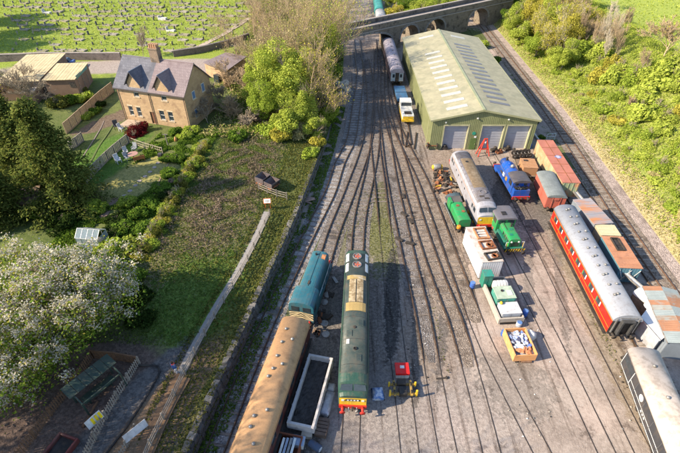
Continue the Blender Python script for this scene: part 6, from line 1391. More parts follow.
# timber garage and long shed left of the lane
PAN = stripes('tan_panel_roof', (.52, .43, .26), 'X', .6, .5, .85, second=(.42, .34, .2), amount=.4, rough=.8); WD = stripes('brown_boards', (.27, .18, .13), 'X', .22, .7, .75, second=(.2, .14, .1), amount=.3, rough=.9); WDY = stripes('brown_boards_side', (.27, .18, .13), 'Y', .22, .7, .75, second=(.2, .14, .1), amount=.3, rough=.9)
def lean_building(name, label, cat, px, zt, zb, roofm, wallm, sheets=6, drop=.5):
    A = [G(u, v, zt) for u, v in px]; o = thing(name, label, cat, (A[3].x, A[3].y, zb), math.atan2(A[2].y - A[3].y, A[2].x - A[3].x)); inv = Matrix.Rotation(-o.rotation_euler.z, 3, 'Z'); Lq = [inv @ (a - Vector((A[3].x, A[3].y, zt))) for a in A]
    H = zt - zb; L = (Lq[2].x + Lq[1].x) / 2; D = (Lq[0].y + Lq[1].y) / 2; sk = (Lq[0].x) / D * 0
    for k in range(sheets):
        x0, x1 = L * k / sheets, L * (k + 1) / sheets + .05; MB().loft([[(x0, -.25, H - drop / 2 + .005 * (k % 2)), (x1, -.25, H - drop / 2 + .005 * (k % 2)), (x1, -.25, H - drop / 2 + .08), (x0, -.25, H - drop / 2 + .08)], [(x0, D + .2, H + drop / 2 + .005 * (k % 2)), (x1, D + .2, H + drop / 2 + .005 * (k % 2)), (x1, D + .2, H + drop / 2 + .08), (x0, D + .2, H + drop / 2 + .08)]]).build('roof_sheet', roofm, o)
    b = MB(); b.prx([(0, -1), (D, -1), (D, H + drop / 2 - .02), (0, H - drop / 2 - .02)], .15, L - .1); b.build('body', wallm, o)
    return o, L, D, H
o, L, D, H = lean_building('timber_garage', 'timber garage with tan sheet roof and dark window beside the lane', 'garage', ((46.8, 66.5), (86, 63.8), (77.6, 78), (41.5, 79)), 6.6, 3.2, PAN, WDY, 7)
w = MB().bx(L * .78, L * .95, -.04, -.01, H - 1.7, H - .8).build('window', BLK, o)
for k in range(4): MB().bx(L * .78 + k * L * .0425 + .1, L * .78 + k * L * .0425 + .16, -.07, -.04, H - 1.7, H - .8).build('glazing_bar', FW, w)
MB().bx(L - .1, L - .06, D * .1, D * .9, H - .5, H + .1).build('gable_panel', P_('gable_teal', (.10, .30, .28)), o)
for y in (.15, .45, .75): MB().bx(L - .1, L - .04, D * y, D * y + .12, -.5, H - .5).build('gable_post', FW, o)
o, L, D, H = lean_building('long_shed', 'long shed roofed with tan concrete panels behind the bare branches', 'shed', ((22, 55), (59, 56), (44, 80), (-6, 82)), 6.4, 3.4, PAN, WDY, 9, .3)
o, L, D, H = lean_building('small_shed', 'small grey felt roofed shed in front of the long shed', 'shed', ((20, 81), (37, 82), (38, 91), (19, 92)), 5.2, 3.0, M('grey_felt', (.33, .3, .27), .15, 2, .9), WD, 3)
o, L, D, H = lean_building('garden_shed', 'weathered brown roofed garden shed below the conifer', 'shed', ((16, 191), (36, 189), (40, 199), (12, 203)), 4.6, 2.6, M('shed_felt', (.24, .17, .12), .2, 2, .9, second=(.15, .11, .09), amount=.4), WD, 4)

# churchyard wall and lane
CW = stone('churchyard_stone', (.16, .13, .12), (.24, .2, .18), (.09, .08, .08), .5, .22, local=False, dirt=(.10, .085, .08))
def ywall(name, label, px, h, w):
    P = smooth_path([T(u, v) for u, v in px], 1.5); o = P[0]; t = thing(name, label, 'wall', (o.x, o.y, 0)); secs = []; cap = []
    for i, p in enumerate(P):
        a, b = P[max(0, i - 1)], P[min(len(P) - 1, i + 1)]; d = (b - a).normalized(); n = Vector((-d.y, d.x, 0)) * w / 2; z = hL(p.x, p.y); q = p - o
        secs.append([(q.x - n.x, q.y - n.y, z - .5), (q.x + n.x, q.y + n.y, z - .5), (q.x + n.x, q.y + n.y, z + h), (q.x - n.x, q.y - n.y, z + h)])
        n = n * 1.2; cap.append([(q.x - n.x, q.y - n.y, z + h), (q.x + n.x, q.y + n.y, z + h), (q.x + n.x * .5, q.y + n.y * .5, z + h + .14), (q.x - n.x * .5, q.y - n.y * .5, z + h + .14)])
    MB().loft(secs).build('wall_core', CW, t); MB().loft(cap).build('coping', M('wall_cap', (.25, .22, .2), .25, 2, .9), t)
    return t
ywall('churchyard_wall', 'dark stone churchyard wall behind the garages and the lane', ((-30, 63), (20, 61), (60, 60), (100, 60), (122, 60)), 1.5, .5)
ywall('churchyard_wall', 'dark stone churchyard wall rising right of the cottage chimney', ((174, 57), (200, 53), (225, 47), (250, 39)), 1.3, .45)
cp = smooth_path([T(u, v) for u, v in ((190, 49), (205, 44), (228, 32), (250, 18))], 1); ribbon('churchyard_path', [Vector((p.x, p.y, hL(p.x, p.y))) for p in cp], 1.4, M('grit_path', (.38, .31, .26), .15, 2, .9), None, .08)
tb = thing('parked_car', 'small blue car partly hidden behind the timber garage on the lane', 'car', T(66, 65), .1); tb.location.z += 0
MB().prx([(-.8, .35), (.8, .35), (.8, .9), (-.8, .9)], -1.9, 1.9).build('body', P_('car_blue', (.10, .2, .5), rough=.25), tb, bevel=.1); MB().loft([[(-1.2, -.72, .9), (1.3, -.72, .9), (1.3, .72, .9), (-1.2, .72, .9)], [(-.8, -.6, 1.4), (.8, -.6, 1.4), (.8, .6, 1.4), (-.8, .6, 1.4)]]).build('cabin', GLS, tb)
for x in (-1.2, 1.2):
    for y in (-.75, .75): MB().lathe([(.1, -.1), (.31, -.1), (.31, .1), (.1, .1)], (x, y, .31), 12, 'y').build('wheel', BLK, tb)

# gravestones
GS = [M('grave_%d' % i, c, .25, 3, .9, second=sc3(c, .55), amount=.4, sscale=4) for i, c in enumerate([(.22, .205, .19), (.33, .30, .26), (.12, .12, .125), (.30, .27, .20), (.55, .54, .52)])]
HS = []
for k in range(6):
    b = MB(); w, h = (.34, 1.0) if k % 3 == 0 else (.3, .8) if k % 3 == 1 else (.38, 1.25)
    P = [(-w, 0), (w, 0), (w, h * .8)] + [(w * math.cos(math.pi * i / 6), h * .8 + (.22 * math.sin(math.pi * i / 6))) for i in range(1, 6)] + [(-w, h * .8)]
    if k == 4: P = [(-.09, 0), (.09, 0), (.09, .75), (.38, .75), (.38, .93), (.09, .93), (.09, 1.3), (-.09, 1.3), (-.09, .93), (-.38, .93), (-.38, .75), (-.09, .75)]
    b.pry(P, -.08, .08); me = bpy.data.meshes.new('headstone'); me.from_pydata(b.V, [], b.F); me.materials.append(GS[k % 3 if k < 5 else 3]); HS.append(me)
KB = []
for k in range(3):
    b = MB()
    for a in ((-.5, -.38, -2.0, -.1), (.38, .5, -2.0, -.1), (-.38, .38, -2.0, -1.88)): b.bx(a[0], a[1], a[2], a[3], -.1, .24)
    b.bx(-.38, .38, -1.88, -.1, -.1, .1)
    me = bpy.data.meshes.new('kerb_set'); me.from_pydata(b.V, [], b.F); me.materials.append(GS[(3, 1, 3)[k]]); KB.append(me)
r = random.Random(12); ng = 0; GLAB = ['weathered grave in the %s row of the churchyard counted from the cottage wall' % w for w in ('eleventh', 'tenth', 'ninth', 'eighth', 'seventh', 'sixth', 'fifth', 'fourth', 'third', 'second', 'first')]
for row, v in enumerate((3, 7, 11.5, 16, 20.5, 25, 29.5, 34.5, 39.5, 45, 50.5)):
    u = -6 + (row % 3) * 3
    while u < 250 - max(0, (v - 20) * .6) and ng < 295:
        u += r.uniform(5.0, 10.5) * (1 + .02 * v) * (.82 if 20 < u < 240 else 1.2)
        if abs(u - (190 + (49 - v) * 2.2)) < 6: continue
        p = T(u, v + r.uniform(-.35, .35)); o = thing('gravestone', GLAB[row], 'grave', p, r.uniform(-.12, .12) + 1.35, 'graves on the churchyard grass'); ng += 1
        big = r.random(); sc = r.uniform(.5, .8)
        h = bpy.data.objects.new('headstone', r.choice(HS)); col.objects.link(h); h.parent = o; h.rotation_euler = (r.uniform(-.1, .06), r.uniform(-.05, .05), 0); h.scale = (sc, sc, sc); h.location = (0, 0, -.05)
        if big > .5: kb = bpy.data.objects.new('kerb_set', r.choice(KB)); col.objects.link(kb); kb.parent = o; kb.location = (0, 0, -.02); kb.scale = (1.2, 1.15, 1.0)
for u, v, lab in ((163, 20, 'bright white marble box tomb in the middle of the churchyard'), (171, 31, 'white marble slab grave left of the churchyard path'), (47, 13, 'white marble cross grave near the top left of the churchyard')):
    p = T(u, v); o = thing('marble_tomb', lab, 'grave', p, 1.35); MB().bx(-.5, .5, -1.1, 1.1, -.1, .6 if u == 163 else .3).build('slab', GS[4], o, bevel=.04)
    MB().bx(-.45, .45, .9, 1.1, .2, 1.0).build('headstone', GS[4], o, bevel=.04)

# gardens
fence('garden_fence', 'tall curved timber panel fence between lane and cottage garden', ((114, 92), (104, 100), (90, 113), (78, 124), (67, 134)), M('fence_tan_wood', (.36, .26, .17), .2, 3, .9, second=(.26, .19, .13), amount=.4), 'panel', 1.9, 1.8)
fence('garden_fence', 'timber panel fence dividing the shaded lawn from the worn lawn', ((129, 143), (118, 152), (105, 164), (92, 178), (86, 187)), FW, 'panel', 1.5, 1.8)
fence('garden_fence', 'short leaning timber fence at the left edge of the shaded lawn', ((84, 141), (78, 146), (71, 151)), FW, 'panel', 1.5, 1.6)
fence('trellis_fence', 'pale open trellis fence below the dark red maple', ((130, 143), (146, 149), (163, 154)), M('trellis_wood', (.42, .36, .27), .15, 3, .9), 'trellis', 1.1, 1.7)
STN = M('stepping_stone', (.34, .29, .26), .2, 3, .9)
for k, (u, v) in enumerate(((124, 196), (130, 191), (135.5, 185.5), (139.5, 181), (145, 176.5), (150, 172), (154.5, 167.5), (158, 163))):
    p = T(u, v); o = MB().lathe([(.30, 0), (.32, .03), (.30, .06)], (0, 0, 0), 9).build('stepping_stone', STN, None); o.location = (p.x, p.y, p.z - .0); tag(o, ('%s stepping stone across the worn lawn, counted from the near end' % ('first', 'second', 'third', 'fourth', 'fifth', 'sixth', 'seventh', 'last')[k]), 'stone', 'stepping stones on the lawn')
EDG = M('edging_timber', (.30, .21, .14), .2, 3, .9)
for nm, lab, px in (('lawn_edging', 'timber edging along the right side of the worn lawn', ((175, 152), (166, 168), (158, 184), (152, 200))), ('lawn_edging', 'low stone edging along the shaded lawn flower bed', ((104, 121), (95, 138), (86, 152), (81, 160)))):
    P = smooth_path([T(u, v) for u, v in px], .5); b = MB(); b.loft([[(p.x - .09, p.y, hL(p.x, p.y) - .1), (p.x + .09, p.y, hL(p.x, p.y) - .1), (p.x + .09, p.y, hL(p.x, p.y) + .06), (p.x - .09, p.y, hL(p.x, p.y) + .06)] for p in P]); tag(b.build(nm, EDG if 'timber' in lab else M('edge_stone', (.2, .165, .14), .25, 3, .9), None), lab, 'edging')
gp1 = smooth_path([T(u, v) for u, v in ((117, 198), (108, 210), (100, 222))], .5); ribbon('garden_path', [Vector((p.x, p.y, hL(p.x, p.y))) for p in gp1], .9, M('earth_path', (.22, .15, .11), .2, 2, .9), None, .06)
gp2 = smooth_path([T(u, v) for u, v in ((113, 125), (106, 136), (98, 148), (90, 163))], .5); ribbon('garden_path', [Vector((p.x, p.y, hL(p.x, p.y))) for p in gp2], .25, M('grit_path2', (.10, .13, .04), .2, 2, .9), None, .06)
def chair(lab, u, v, rz, mat, s=1.0):
    p = T(u, v); o = thing('garden_chair', lab, 'chair', p, rz, 'garden chairs'); o.scale = (s, s, s)
    MB().bx(-.28, .28, -.26, .26, .4, .46).build('seat', mat, o); MB().box((0, .3, .75), (.56, .06, .75), rx=-.2).build('backrest', mat, o)
    for x in (-.25, .25):
        for y in (-.23, .23): MB().bx(x - .03, x + .03, y - .03, y + .03, 0, .4).build('leg', mat, o)
        MB().bx(x - .04, x + .04, -.26, .3, .62, .66).build('arm', mat, o)
GW_ = P_('chair_white', (.62, .64, .68)); GK = P_('chair_dark', (.05, .05, .06)); GO = P_('bench_orange', (.36, .14, .05))
chair('white slatted chair on the worn lawn beside the dividing fence', 119, 163, .9, GW_, 1.25); chair('grey chair left of the round garden table', 128, 160, 1.0, P_('chair_grey', (.3, .33, .37)), 1.15); chair('grey chair behind the round garden table', 135, 151, -.2, P_('chair_grey', (.3, .33, .37)), 1.15); chair('pale chair at the far left of the round table', 126.5, 154.5, .6, P_('chair_grey2', (.42, .44, .47)), 1.1)
chair('black chair with white cushion on the cottage patio', 117, 129, .5, GK, 1.3); chair('white sunlounger chair beside the black patio chair', 122, 131, 1.2, GW_, 1.2)
p = T(134, 158); o = thing('garden_table', 'round pinkish garden table on the worn lawn', 'table', p); MB().lathe([(.75, .7), (.78, .72), (.75, .76)], (0, 0, 0), 18).build('table_top', P_('table_pink', (.42, .24, .2)), o); MB().tube((0, 0, 0), (0, 0, .7), .07, 8).build('pedestal', GK, o)
p = T(140, 161); o = thing('garden_bench', 'orange brown wooden bench right of the round garden table', 'bench', p, .5); MB().bx(-.8, .8, -.25, .25, .4, .47).build('seat', GO, o); MB().box((0, -.3, .7), (1.6, .06, .6), rx=.12).build('backrest', GO, o)
for x in (-.7, .7): MB().bx(x - .05, x + .05, -.25, .25, 0, .4).build('leg', GO, o)
p = T(181, 126); o = thing('water_butt', 'teal water butt at the cottage front right corner', 'barrel', p); MB().lathe([(.3, 0), (.36, .3), (.36, .7), (.3, 1.05)], (0, 0, 0), 12).build('shell', P_('butt_teal', (.12, .26, .22)), o, True); MB().lathe([(.32, 1.05), (.32, 1.1)], (0, 0, 0), 12).build('lid', GK, o)
p = T(168, 146); o = thing('washing_post', 'slim timber washing line post in the front garden', 'post', p); MB().bx(-.06, .06, -.06, .06, -.2, 2.1).build('post', FW, o); MB().bx(-.4, .4, -.04, .04, 1.95, 2.05).build('cross_arm', FW, o)
p = T(176, 141); o = MB().lathe([(.1, 0), (.28, .05), (.2, .5), (.02, .8)], (0, 0, 0), 10).build('clay_chimenea', P_('clay', (.55, .26, .1)), None, True); o.location = p; tag(o, 'small orange clay pot before the cottage front wall', 'pot') 
p = T(161, 158); o = MB().bx(-.3, .3, -.3, .3, 0, .8).build('compost_bin', GK, None, bevel=.05); o.location = p; tag(o, 'black compost bin at the right end of the trellis', 'bin')
# greenhouse: aluminium bars and glass panes
p = T(95, 244); o = thing('greenhouse', 'small aluminium framed greenhouse with glass roof among the shrubs', 'greenhouse', p, -.12); AL = M('aluminium', (.62, .63, .64), .1, 4, .35, .4)
gw, gd, ge, gr_ = 1.35, .95, 1.6, 2.3
m_, nt_ = new_mat('greenhouse_glass'); N_ = NT(nt_); q_ = N_.out((.30, .38, .44), .08, 0, None, .6); q_.inputs['Alpha'].default_value = .38
for x in np.linspace(-gw, gw, 5):
    MB().pipe([(x, -gd, 0), (x, -gd, ge), (x, 0, gr_), (x, gd, ge), (x, gd, 0)], .035, 5).build('frame_rib', AL, o)
for y, z in ((-gd, 0.05), (-gd, ge), (0, gr_), (gd, ge), (gd, .05), (-gd, .8)): MB().tube((-gw, y, z), (gw, y, z), .035, 5).build('frame_bar', AL, o)
xs_ = np.linspace(-gw, gw, 5)
for a, b in zip(xs_, xs_[1:]):
    MB().plate((a + .03, -gd, .1), (b - .03, -gd, .1), (b - .03, -gd, ge - .03), (a + .03, -gd, ge - .03), .006).build('pane', m_, o); MB().plate((a + .03, -gd, ge + .02), (b - .03, -gd, ge + .02), (b - .03, -.02, gr_ - .03), (a + .03, -.02, gr_ - .03), .006).build('pane', m_, o)
    MB().plate((a + .03, .02, gr_ - .03), (b - .03, .02, gr_ - .03), (b - .03, gd, ge + .02), (a + .03, gd, ge + .02), .006).build('pane', m_, o)
for s in (-1, 1): MB().plate((s * gw, -gd, .1), (s * gw, gd, .1), (s * gw, gd, ge), (s * gw, -gd, ge), .006).build('end_pane', m_, o)
MB().bx(-1.1, 1.1, -.7, .7, .02, .5).build('bench', M('bench_wood', (.2, .16, .12), .3, 3), o)
# ---------------------------------------------------------------- plants
rng = np.random.default_rng(11)
def leaf_quads(C, Nrm, size, asp=1.6):
    """one small rhombic leaf per centre, facing roughly along Nrm"""
    k = len(C); a = rng.normal(size=(k, 3)); u = np.cross(Nrm, a); u /= np.linalg.norm(u, axis=1, keepdims=True) + 1e-9; w = np.cross(Nrm, u); w /= np.linalg.norm(w, axis=1, keepdims=True) + 1e-9
    s = np.asarray(size).reshape(-1, 1) * np.ones((k, 1)); u = u * s * asp / 2; w = w * s / 2
    V = np.stack([C - u, C - w, C + u, C + w], 1).reshape(-1, 3); F = np.arange(4 * k).reshape(k, 4); return V, F
def crown_mesh(name, n, r3, lobes, size, seed, inner=.55, droop=0, hollow=.75, lift=0.0, spread=.62, full=False):
    g = np.random.default_rng(seed); r3 = np.array(r3)
    d = g.normal(size=(lobes, 3)); d /= np.linalg.norm(d, axis=1, keepdims=True); d[:, 2] = np.abs(d[:, 2]) * 1.0 - .25 if not full else d[:, 2] * .95
    lc = d * spread * (g.uniform(.75, 1.15, (lobes, 1)) if not full else g.uniform(.35, 1.3, (lobes, 1))); lr = g.uniform(.26, .5, lobes) if not full else g.uniform(.14, .40, lobes)
    pick = g.integers(0, lobes, n); q = g.normal(size=(n, 3)); q /= np.linalg.norm(q, axis=1, keepdims=True)
    rad = lr[pick] * (hollow + (1 - hollow) * g.random(n) ** .5) * g.uniform(.8, 1.12, n)
    C = lc[pick] + q * rad[:, None]; 
    C[:, 2] -= droop * (np.hypot(C[:, 0], C[:, 1]) ** 2)
    Nn = q * .7 + g.normal(size=(n, 3)) * .55 + np.array([0, 0, .25]); Nn /= np.linalg.norm(Nn, axis=1, keepdims=True)
    V, F = leaf_quads(C * r3 + np.array([0, 0, lift]), Nn, size * g.uniform(.45, 1.5, n)); return npmesh(name, V, F, 4)
def branches(seed, h, r, levels=4, spread=.55, kids=(4, 6), up=.35, trunk=.35, ratio=.66, start=.35, stems=1, rmin=.0011):
    """a branching skeleton: arrays of segment ends and radii"""
    g = random.Random(seed); S = []; tips = []
    def grow(p, d, L, rad, lev):
        n = 4 if lev < 2 else 3 if lev < 3 else 2; q = p.copy(); pts = [q.copy()]
        for i in range(n):
            d = (d + Vector((g.gauss(0, .10), g.gauss(0, .10), g.gauss(0, .06) + up * .10 * lev))).normalized(); q2 = q + d * L / n
            S.append((q.copy(), q2.copy(), rad * (1 - .55 * i / n), rad * (1 - .55 * (i + 1) / n))); q = q2; pts.append(q.copy())
        if lev >= levels: tips.append(q.copy()); return
        for i in range(g.randint(*kids)):
            t = g.uniform(start if lev == 0 else .25, 1.0); k = min(n - 1, int(t * n)); bp = pts[k].lerp(pts[k + 1], t * n - k)
            a = g.uniform(0, 6.283); o = d.orthogonal().normalized(); o2 = d.cross(o); nd = (d + (o * math.cos(a) + o2 * math.sin(a)) * g.uniform(.6, 1.2) * (spread / .55) + Vector((0, 0, up * .5))).normalized()
            grow(bp, nd, L * ratio * g.uniform(.75, 1.15), max(rmin, rad * .5 * (1 - .3 * t)), lev + 1)
        grow(q, d, L * ratio, rad * .42, lev + 1)
    for s in range(stems):
        a = g.uniform(0, 6.28); grow(Vector((0, 0, -.2)), Vector((.25 * math.cos(a), .25 * math.sin(a), 1)).normalized() if stems > 1 else Vector((g.gauss(0, .05), g.gauss(0, .05), 1)), h * trunk * 1.5, r, 0)
    return S, tips
def seg_mesh(name, S, thick=1.0, minr=.012):
    P = np.array([s[0] for s in S]); Q = np.array([s[1] for s in S]); r0 = np.maximum(np.array([s[2] for s in S]) * thick, minr); r1 = np.maximum(np.array([s[3] for s in S]) * thick, minr * .7)
    d = Q - P; d /= np.linalg.norm(d, axis=1, keepdims=True) + 1e-9; a = np.cross(d, np.array([.3, .5, .81])); a /= np.linalg.norm(a, axis=1, keepdims=True) + 1e-9; b = np.cross(d, a); k = len(S); m = 4
    V = []; 
    for c, r in ((P, r0), (Q, r1)):
        for i in range(m): t = 2 * math.pi * i / m; V.append(c + (a * math.cos(t) + b * math.sin(t)) * r[:, None])
    V = np.stack(V, 1).reshape(-1, 3); base = np.arange(k)[:, None] * 2 * m
    F = np.concatenate([base + np.array([[i, (i + 1) % m, m + (i + 1) % m, m + i]]) for i in range(m)], 0); return npmesh(name, V, F, 4)
BARK_T = M('bark_tan', (.40, .30, .19), .25, 3, .95, second=(.27, .20, .125), amount=.4); BARK_G = M('bark_grey', (.33, .27, .20), .25, 3, .95, second=(.14, .115, .09), amount=.4); BARK_D = M('bark_dark', (.10, .075, .055), .3, 3, .95); BARK_W = M('bark_birch', (.52, .45, .35), .15, 3, .8, second=(.2, .17, .14), amount=.25, sscale=5)
LF = dict(
    spring=leafmat('leaf_spring', (0.243, 0.338, 0.041), (0.446, 0.527, 0.088), (0.121, 0.203, 0.020), .32),
    mid=leafmat('leaf_mid', (0.088, 0.169, 0.024), (0.203, 0.297, 0.043), (0.047, 0.095, 0.014), .35),
    lime=leafmat('leaf_lime', (.32, .40, .055), (.53, .58, .115), (.20, .28, .04), .3),
    olive=leafmat('leaf_olive', (0.098, 0.117, 0.023), (0.286, 0.273, 0.065), (0.039, 0.055, 0.013), .35, .25),
    dark=leafmat('leaf_dark', (.018, .035, .009), (.05, .08, .018), (.10, .10, .03), .25, .2),
    straw=leafmat('leaf_straw', (0.440, 0.374, 0.165), (0.616, 0.528, 0.264), (0.297, 0.308, 0.088), .35),
    conif=leafmat('leaf_conifer', (.07, .11, .025), (.21, .22, .055), (.03, .048, .012), .35, .25),
    bankg=leafmat('leaf_bank', (.08, .14, .025), (.17, .23, .05), (.20, .16, .09), .35),
    verge=leafmat('leaf_verge', (.10, .12, .025), (.25, .24, .07), (.19, .145, .07), .35),
    maple=leafmat('leaf_maple', (.09, .012, .016), (.22, .03, .03), (.04, .008, .012), .35),
    petal=leafmat('petal_white', (.58, .52, .43), (.80, .75, .66), (.42, .40, .11), .30),
    gold=leafmat('leaf_gold', (0.390, 0.364, 0.052), (0.598, 0.520, 0.104), (0.208, 0.247, 0.039), .35),
    brown=leafmat('leaf_brown', (.17, .125, .10), (.33, .25, .19), (.09, .085, .045), .3, .1),
    bloom=leafmat('bloom_white', (.62, .6, .58), (.82, .8, .76), (.45, .45, .3), .2))
CW_ = dict(spring='fresh green', mid='mid green', lime='bright yellow green', olive='olive brown', dark='dark green', straw='straw yellow', gold='golden green', brown='bare brown', maple='dark red', bloom='white')
def set_mat(o, m):
    o.material_slots[0].link = 'OBJECT'; o.material_slots[0].material = m
BUSH = [crown_mesh('foliage', 2600, (1, 1, .85), 11, .115, 40 + k, hollow=.7, lift=.45) for k in range(5)]
BIGB = [crown_mesh('foliage', 9500, (1, 1, 1), 22, .056, 60 + k, hollow=.62, lift=0, full=True) for k in range(4)]
TREEB = [crown_mesh('foliage', 24000, (1, 1, 1), 34, .033, 160 + k, hollow=.6, lift=0, full=True, spread=.66) for k in range(3)]
for me in BUSH + BIGB + TREEB: me.materials.append(LF['mid'])
stems = []
for k in range(3):
    S, _ = branches(300 + k, .9, .035, 2, .7, (3, 4), .2, .5, .6, .2, 3); me = seg_mesh('stem', S, 1, .012); me.materials.append(BARK_G); stems.append(me)
def bush(label, p, r, h, mat, rz=None, group=None, name='shrub', cat='shrub', mesh=None):
    o = thing(name, label, cat, p, rnd.uniform(0, 6.28) if rz is None else rz, group)
    me = mesh or rnd.choice(BUSH); f = bpy.data.objects.new('foliage', me); col.objects.link(f); f.parent = o; f.scale = (r, r * rnd.uniform(.85, 1.15), h / 1.25); set_mat(f, LF[mat]); f.location.z = -.08 * h
    s = bpy.data.objects.new('stem', rnd.choice(stems)); col.objects.link(s); s.parent = o; s.scale = (r * .8, r * .8, h * .75); return o
def leafy_tree(name, label, p, h, r, mat, seed, bark=BARK_G, group=None, n=1, lean=0, crown=.72, meshes=None):
    meshes = meshes or (TREEB if r > 3.3 else BIGB); o = thing(name, label, 'tree', p, seed * 1.7, group); S, _ = branches(seed, h * .8, h * .022 + .06, 3, .6, (3, 5), .4, .45, .62, .35); tr = link('trunk', seg_mesh('trunk', S), bark, o)
    f = bpy.data.objects.new('crown', meshes[seed % len(meshes)]); col.objects.link(f); f.parent = o; f.scale = (r, r, h * crown / 1.75); f.location = (0, 0, h * (1 - crown * .5)); set_mat(f, LF[mat]); return o
BARE = []
for k in range(5):
    S, tips = branches(100 + k, 1.0, .018, 5, .55, (3, 4), .42, .36, .66, .25); BARE.append((S, tips))
bare_me = {}
def bare_tree(name, label, p, h, seed, bark, group=None, leaf=None, nleaf=0, spread=1.0, minr=.013):
    o = thing(name, label, 'tree', p, seed * 2.1, group); k = seed % 5; S, tips = BARE[k]; zmax = max(t.z for t in tips); sc = h / zmax
    key = (k, bark.name, round(minr / sc, 3))
    if key not in bare_me:
        main = [s for s in S if s[2] > .0042]; tw = [s for s in S if s[2] <= .0042]
        a = seg_mesh('trunk', main, 1.0, minr / sc); b = seg_mesh('crown', tw, 1.0, minr / sc); a.materials.append(bark); b.materials.append(bark); bare_me[key] = (a, b)
    for nm, me in zip(('trunk', 'crown'), bare_me[key]):
        q = bpy.data.objects.new(nm, me); col.objects.link(q); q.parent = o; q.scale = (sc * spread, sc * spread, sc)
    if leaf:
        g = np.random.default_rng(seed); T_ = np.array(tips); C = T_[g.integers(0, len(T_), nleaf)] * np.array([sc * spread, sc * spread, sc]) + g.normal(size=(nleaf, 3)) * .35
        Nn = g.normal(size=(nleaf, 3)); Nn /= np.linalg.norm(Nn, axis=1, keepdims=True); V, F = leaf_quads(C, Nn, .16 * g.uniform(.6, 1.3, nleaf)); link('leaves', npmesh('leaves', V, F, 4), LF[leaf], o)
    return o
def pl(x, y, f=hL): return Vector((x, y, f(x, y)))

# conifers on the left
def conifer(label, p, h, r, seed):
    o = thing('conifer_tree', label, 'tree', p, seed); g = np.random.default_rng(seed); MB().tube((0, 0, -.3), (0, 0, h * .96), .32, 8, .04).build('trunk', BARK_D, o)
    n = 26000; nb = 170; hb = g.random(nb) ** 1.1 * .95 + .03; ab = g.random(nb) * 6.283; lb = r * (1 - hb) ** .7 * g.uniform(.4, 1.35, nb); k = g.integers(0, nb, n); t = g.random(n) ** .55
    C = np.stack([np.cos(ab[k]) * lb[k] * t, np.sin(ab[k]) * lb[k] * t, hb[k] * h + .25 * t * lb[k] - .42 * lb[k] * t * t], 1) + g.normal(size=(n, 3)) * np.array([.42, .42, .28])
    Nn = np.stack([np.cos(ab[k]) * .4, np.sin(ab[k]) * .4, np.ones(n)], 1) + g.normal(size=(n, 3)) * .5; Nn /= np.linalg.norm(Nn, axis=1, keepdims=True)
    V, F = leaf_quads(C, Nn, .2 * g.uniform(.5, 1.3, n), 2.2); link('crown', npmesh('crown', V, F, 4), LF['conif'], o)
    S = [(Vector((0, 0, hb[i] * h)), Vector((math.cos(ab[i]) * lb[i] * .8, math.sin(ab[i]) * lb[i] * .8, hb[i] * h + .2)), .06, .015) for i in range(nb)]; link('limbs', seg_mesh('limbs', S), BARK_D, o)
conifer('tallest pointed dark green conifer beside the garden shed', pl(-35.5, 48), 14.5, 5.0, 3)
conifer('second dark conifer at the left edge behind the tallest one', pl(-42.5, 53), 12.5, 4.4, 5)
conifer('low spreading conifer at the left edge beside the garden shed', pl(-42.5, 45), 8.5, 4.2, 8)
# blossom tree
o = thing('blossom_tree', 'huge white blossoming tree filling the lower left corner', 'tree', pl(-28.6, 27.0), .3); g = np.random.default_rng(77)
S, tips = branches(77, 8.6, .30, 4, .75, (5, 6), .22, .3, .70, .18); T_ = np.array(tips); zc = 5.2; rad = 8.3
def to_dome(P): return P
scl = rad / np.percentile(np.hypot(T_[:, 0], T_[:, 1]), 96); sz = 8.4 / np.percentile(T_[:, 2], 99)
S = [(Vector((a.x * scl, a.y * scl, a.z * sz)), Vector((b.x * scl, b.y * scl, b.z * sz)), r0, r1) for a, b, r0, r1 in S]; T_ = T_ * np.array([scl, scl, sz])
link('trunk', seg_mesh('trunk', S, 1, .014), BARK_D, o)
cl = np.concatenate([T_, np.stack([np.cos(a := g.random(600) * 6.283) * (q := rad * g.random(600) ** .5), np.sin(a) * q, 3.2 + 5.0 * np.sqrt(np.maximum(0, 1 - (q / rad) ** 2)) * g.uniform(.5, 1.05, 600)], 1)], 0)
def shell(nm, n, sig, size, mat, low=0, asp=1.5, upw=.6):
    C = cl[g.integers(0, len(cl), n)] + g.normal(size=(n, 3)) * sig; C[:, 2] -= low; Nn = g.normal(size=(n, 3)) * .6 + np.array([0, 0, upw]); Nn /= np.linalg.norm(Nn, axis=1, keepdims=True); V, F = leaf_quads(C, Nn, size * g.uniform(.6, 1.4, n), asp); link(nm, npmesh(nm, V, F, 4), mat, o)
gb = np.random.default_rng(5); keep = gb.random(len(cl)) < .8; cl = cl[keep] * np.array([1, 1, 1]); cl[:, :2] *= (1 + .13 * np.sin(3 * np.arctan2(cl[:, 1], cl[:, 0]) + 1))[:, None]
full_cl = cl; cl = full_cl[gb.integers(0, len(full_cl), 1500)]; shell('blossom', 46000, .23, .115, LF['petal'], -.15)
shell('fresh_leaves', 9000, .3, .14, LF['gold'], .1); cl = full_cl; shell('young_leaves', 14000, .5, .15, LF['spring'], .5); shell('lower_leaves', 9000, .6, .2, LF['mid'], 1.0)

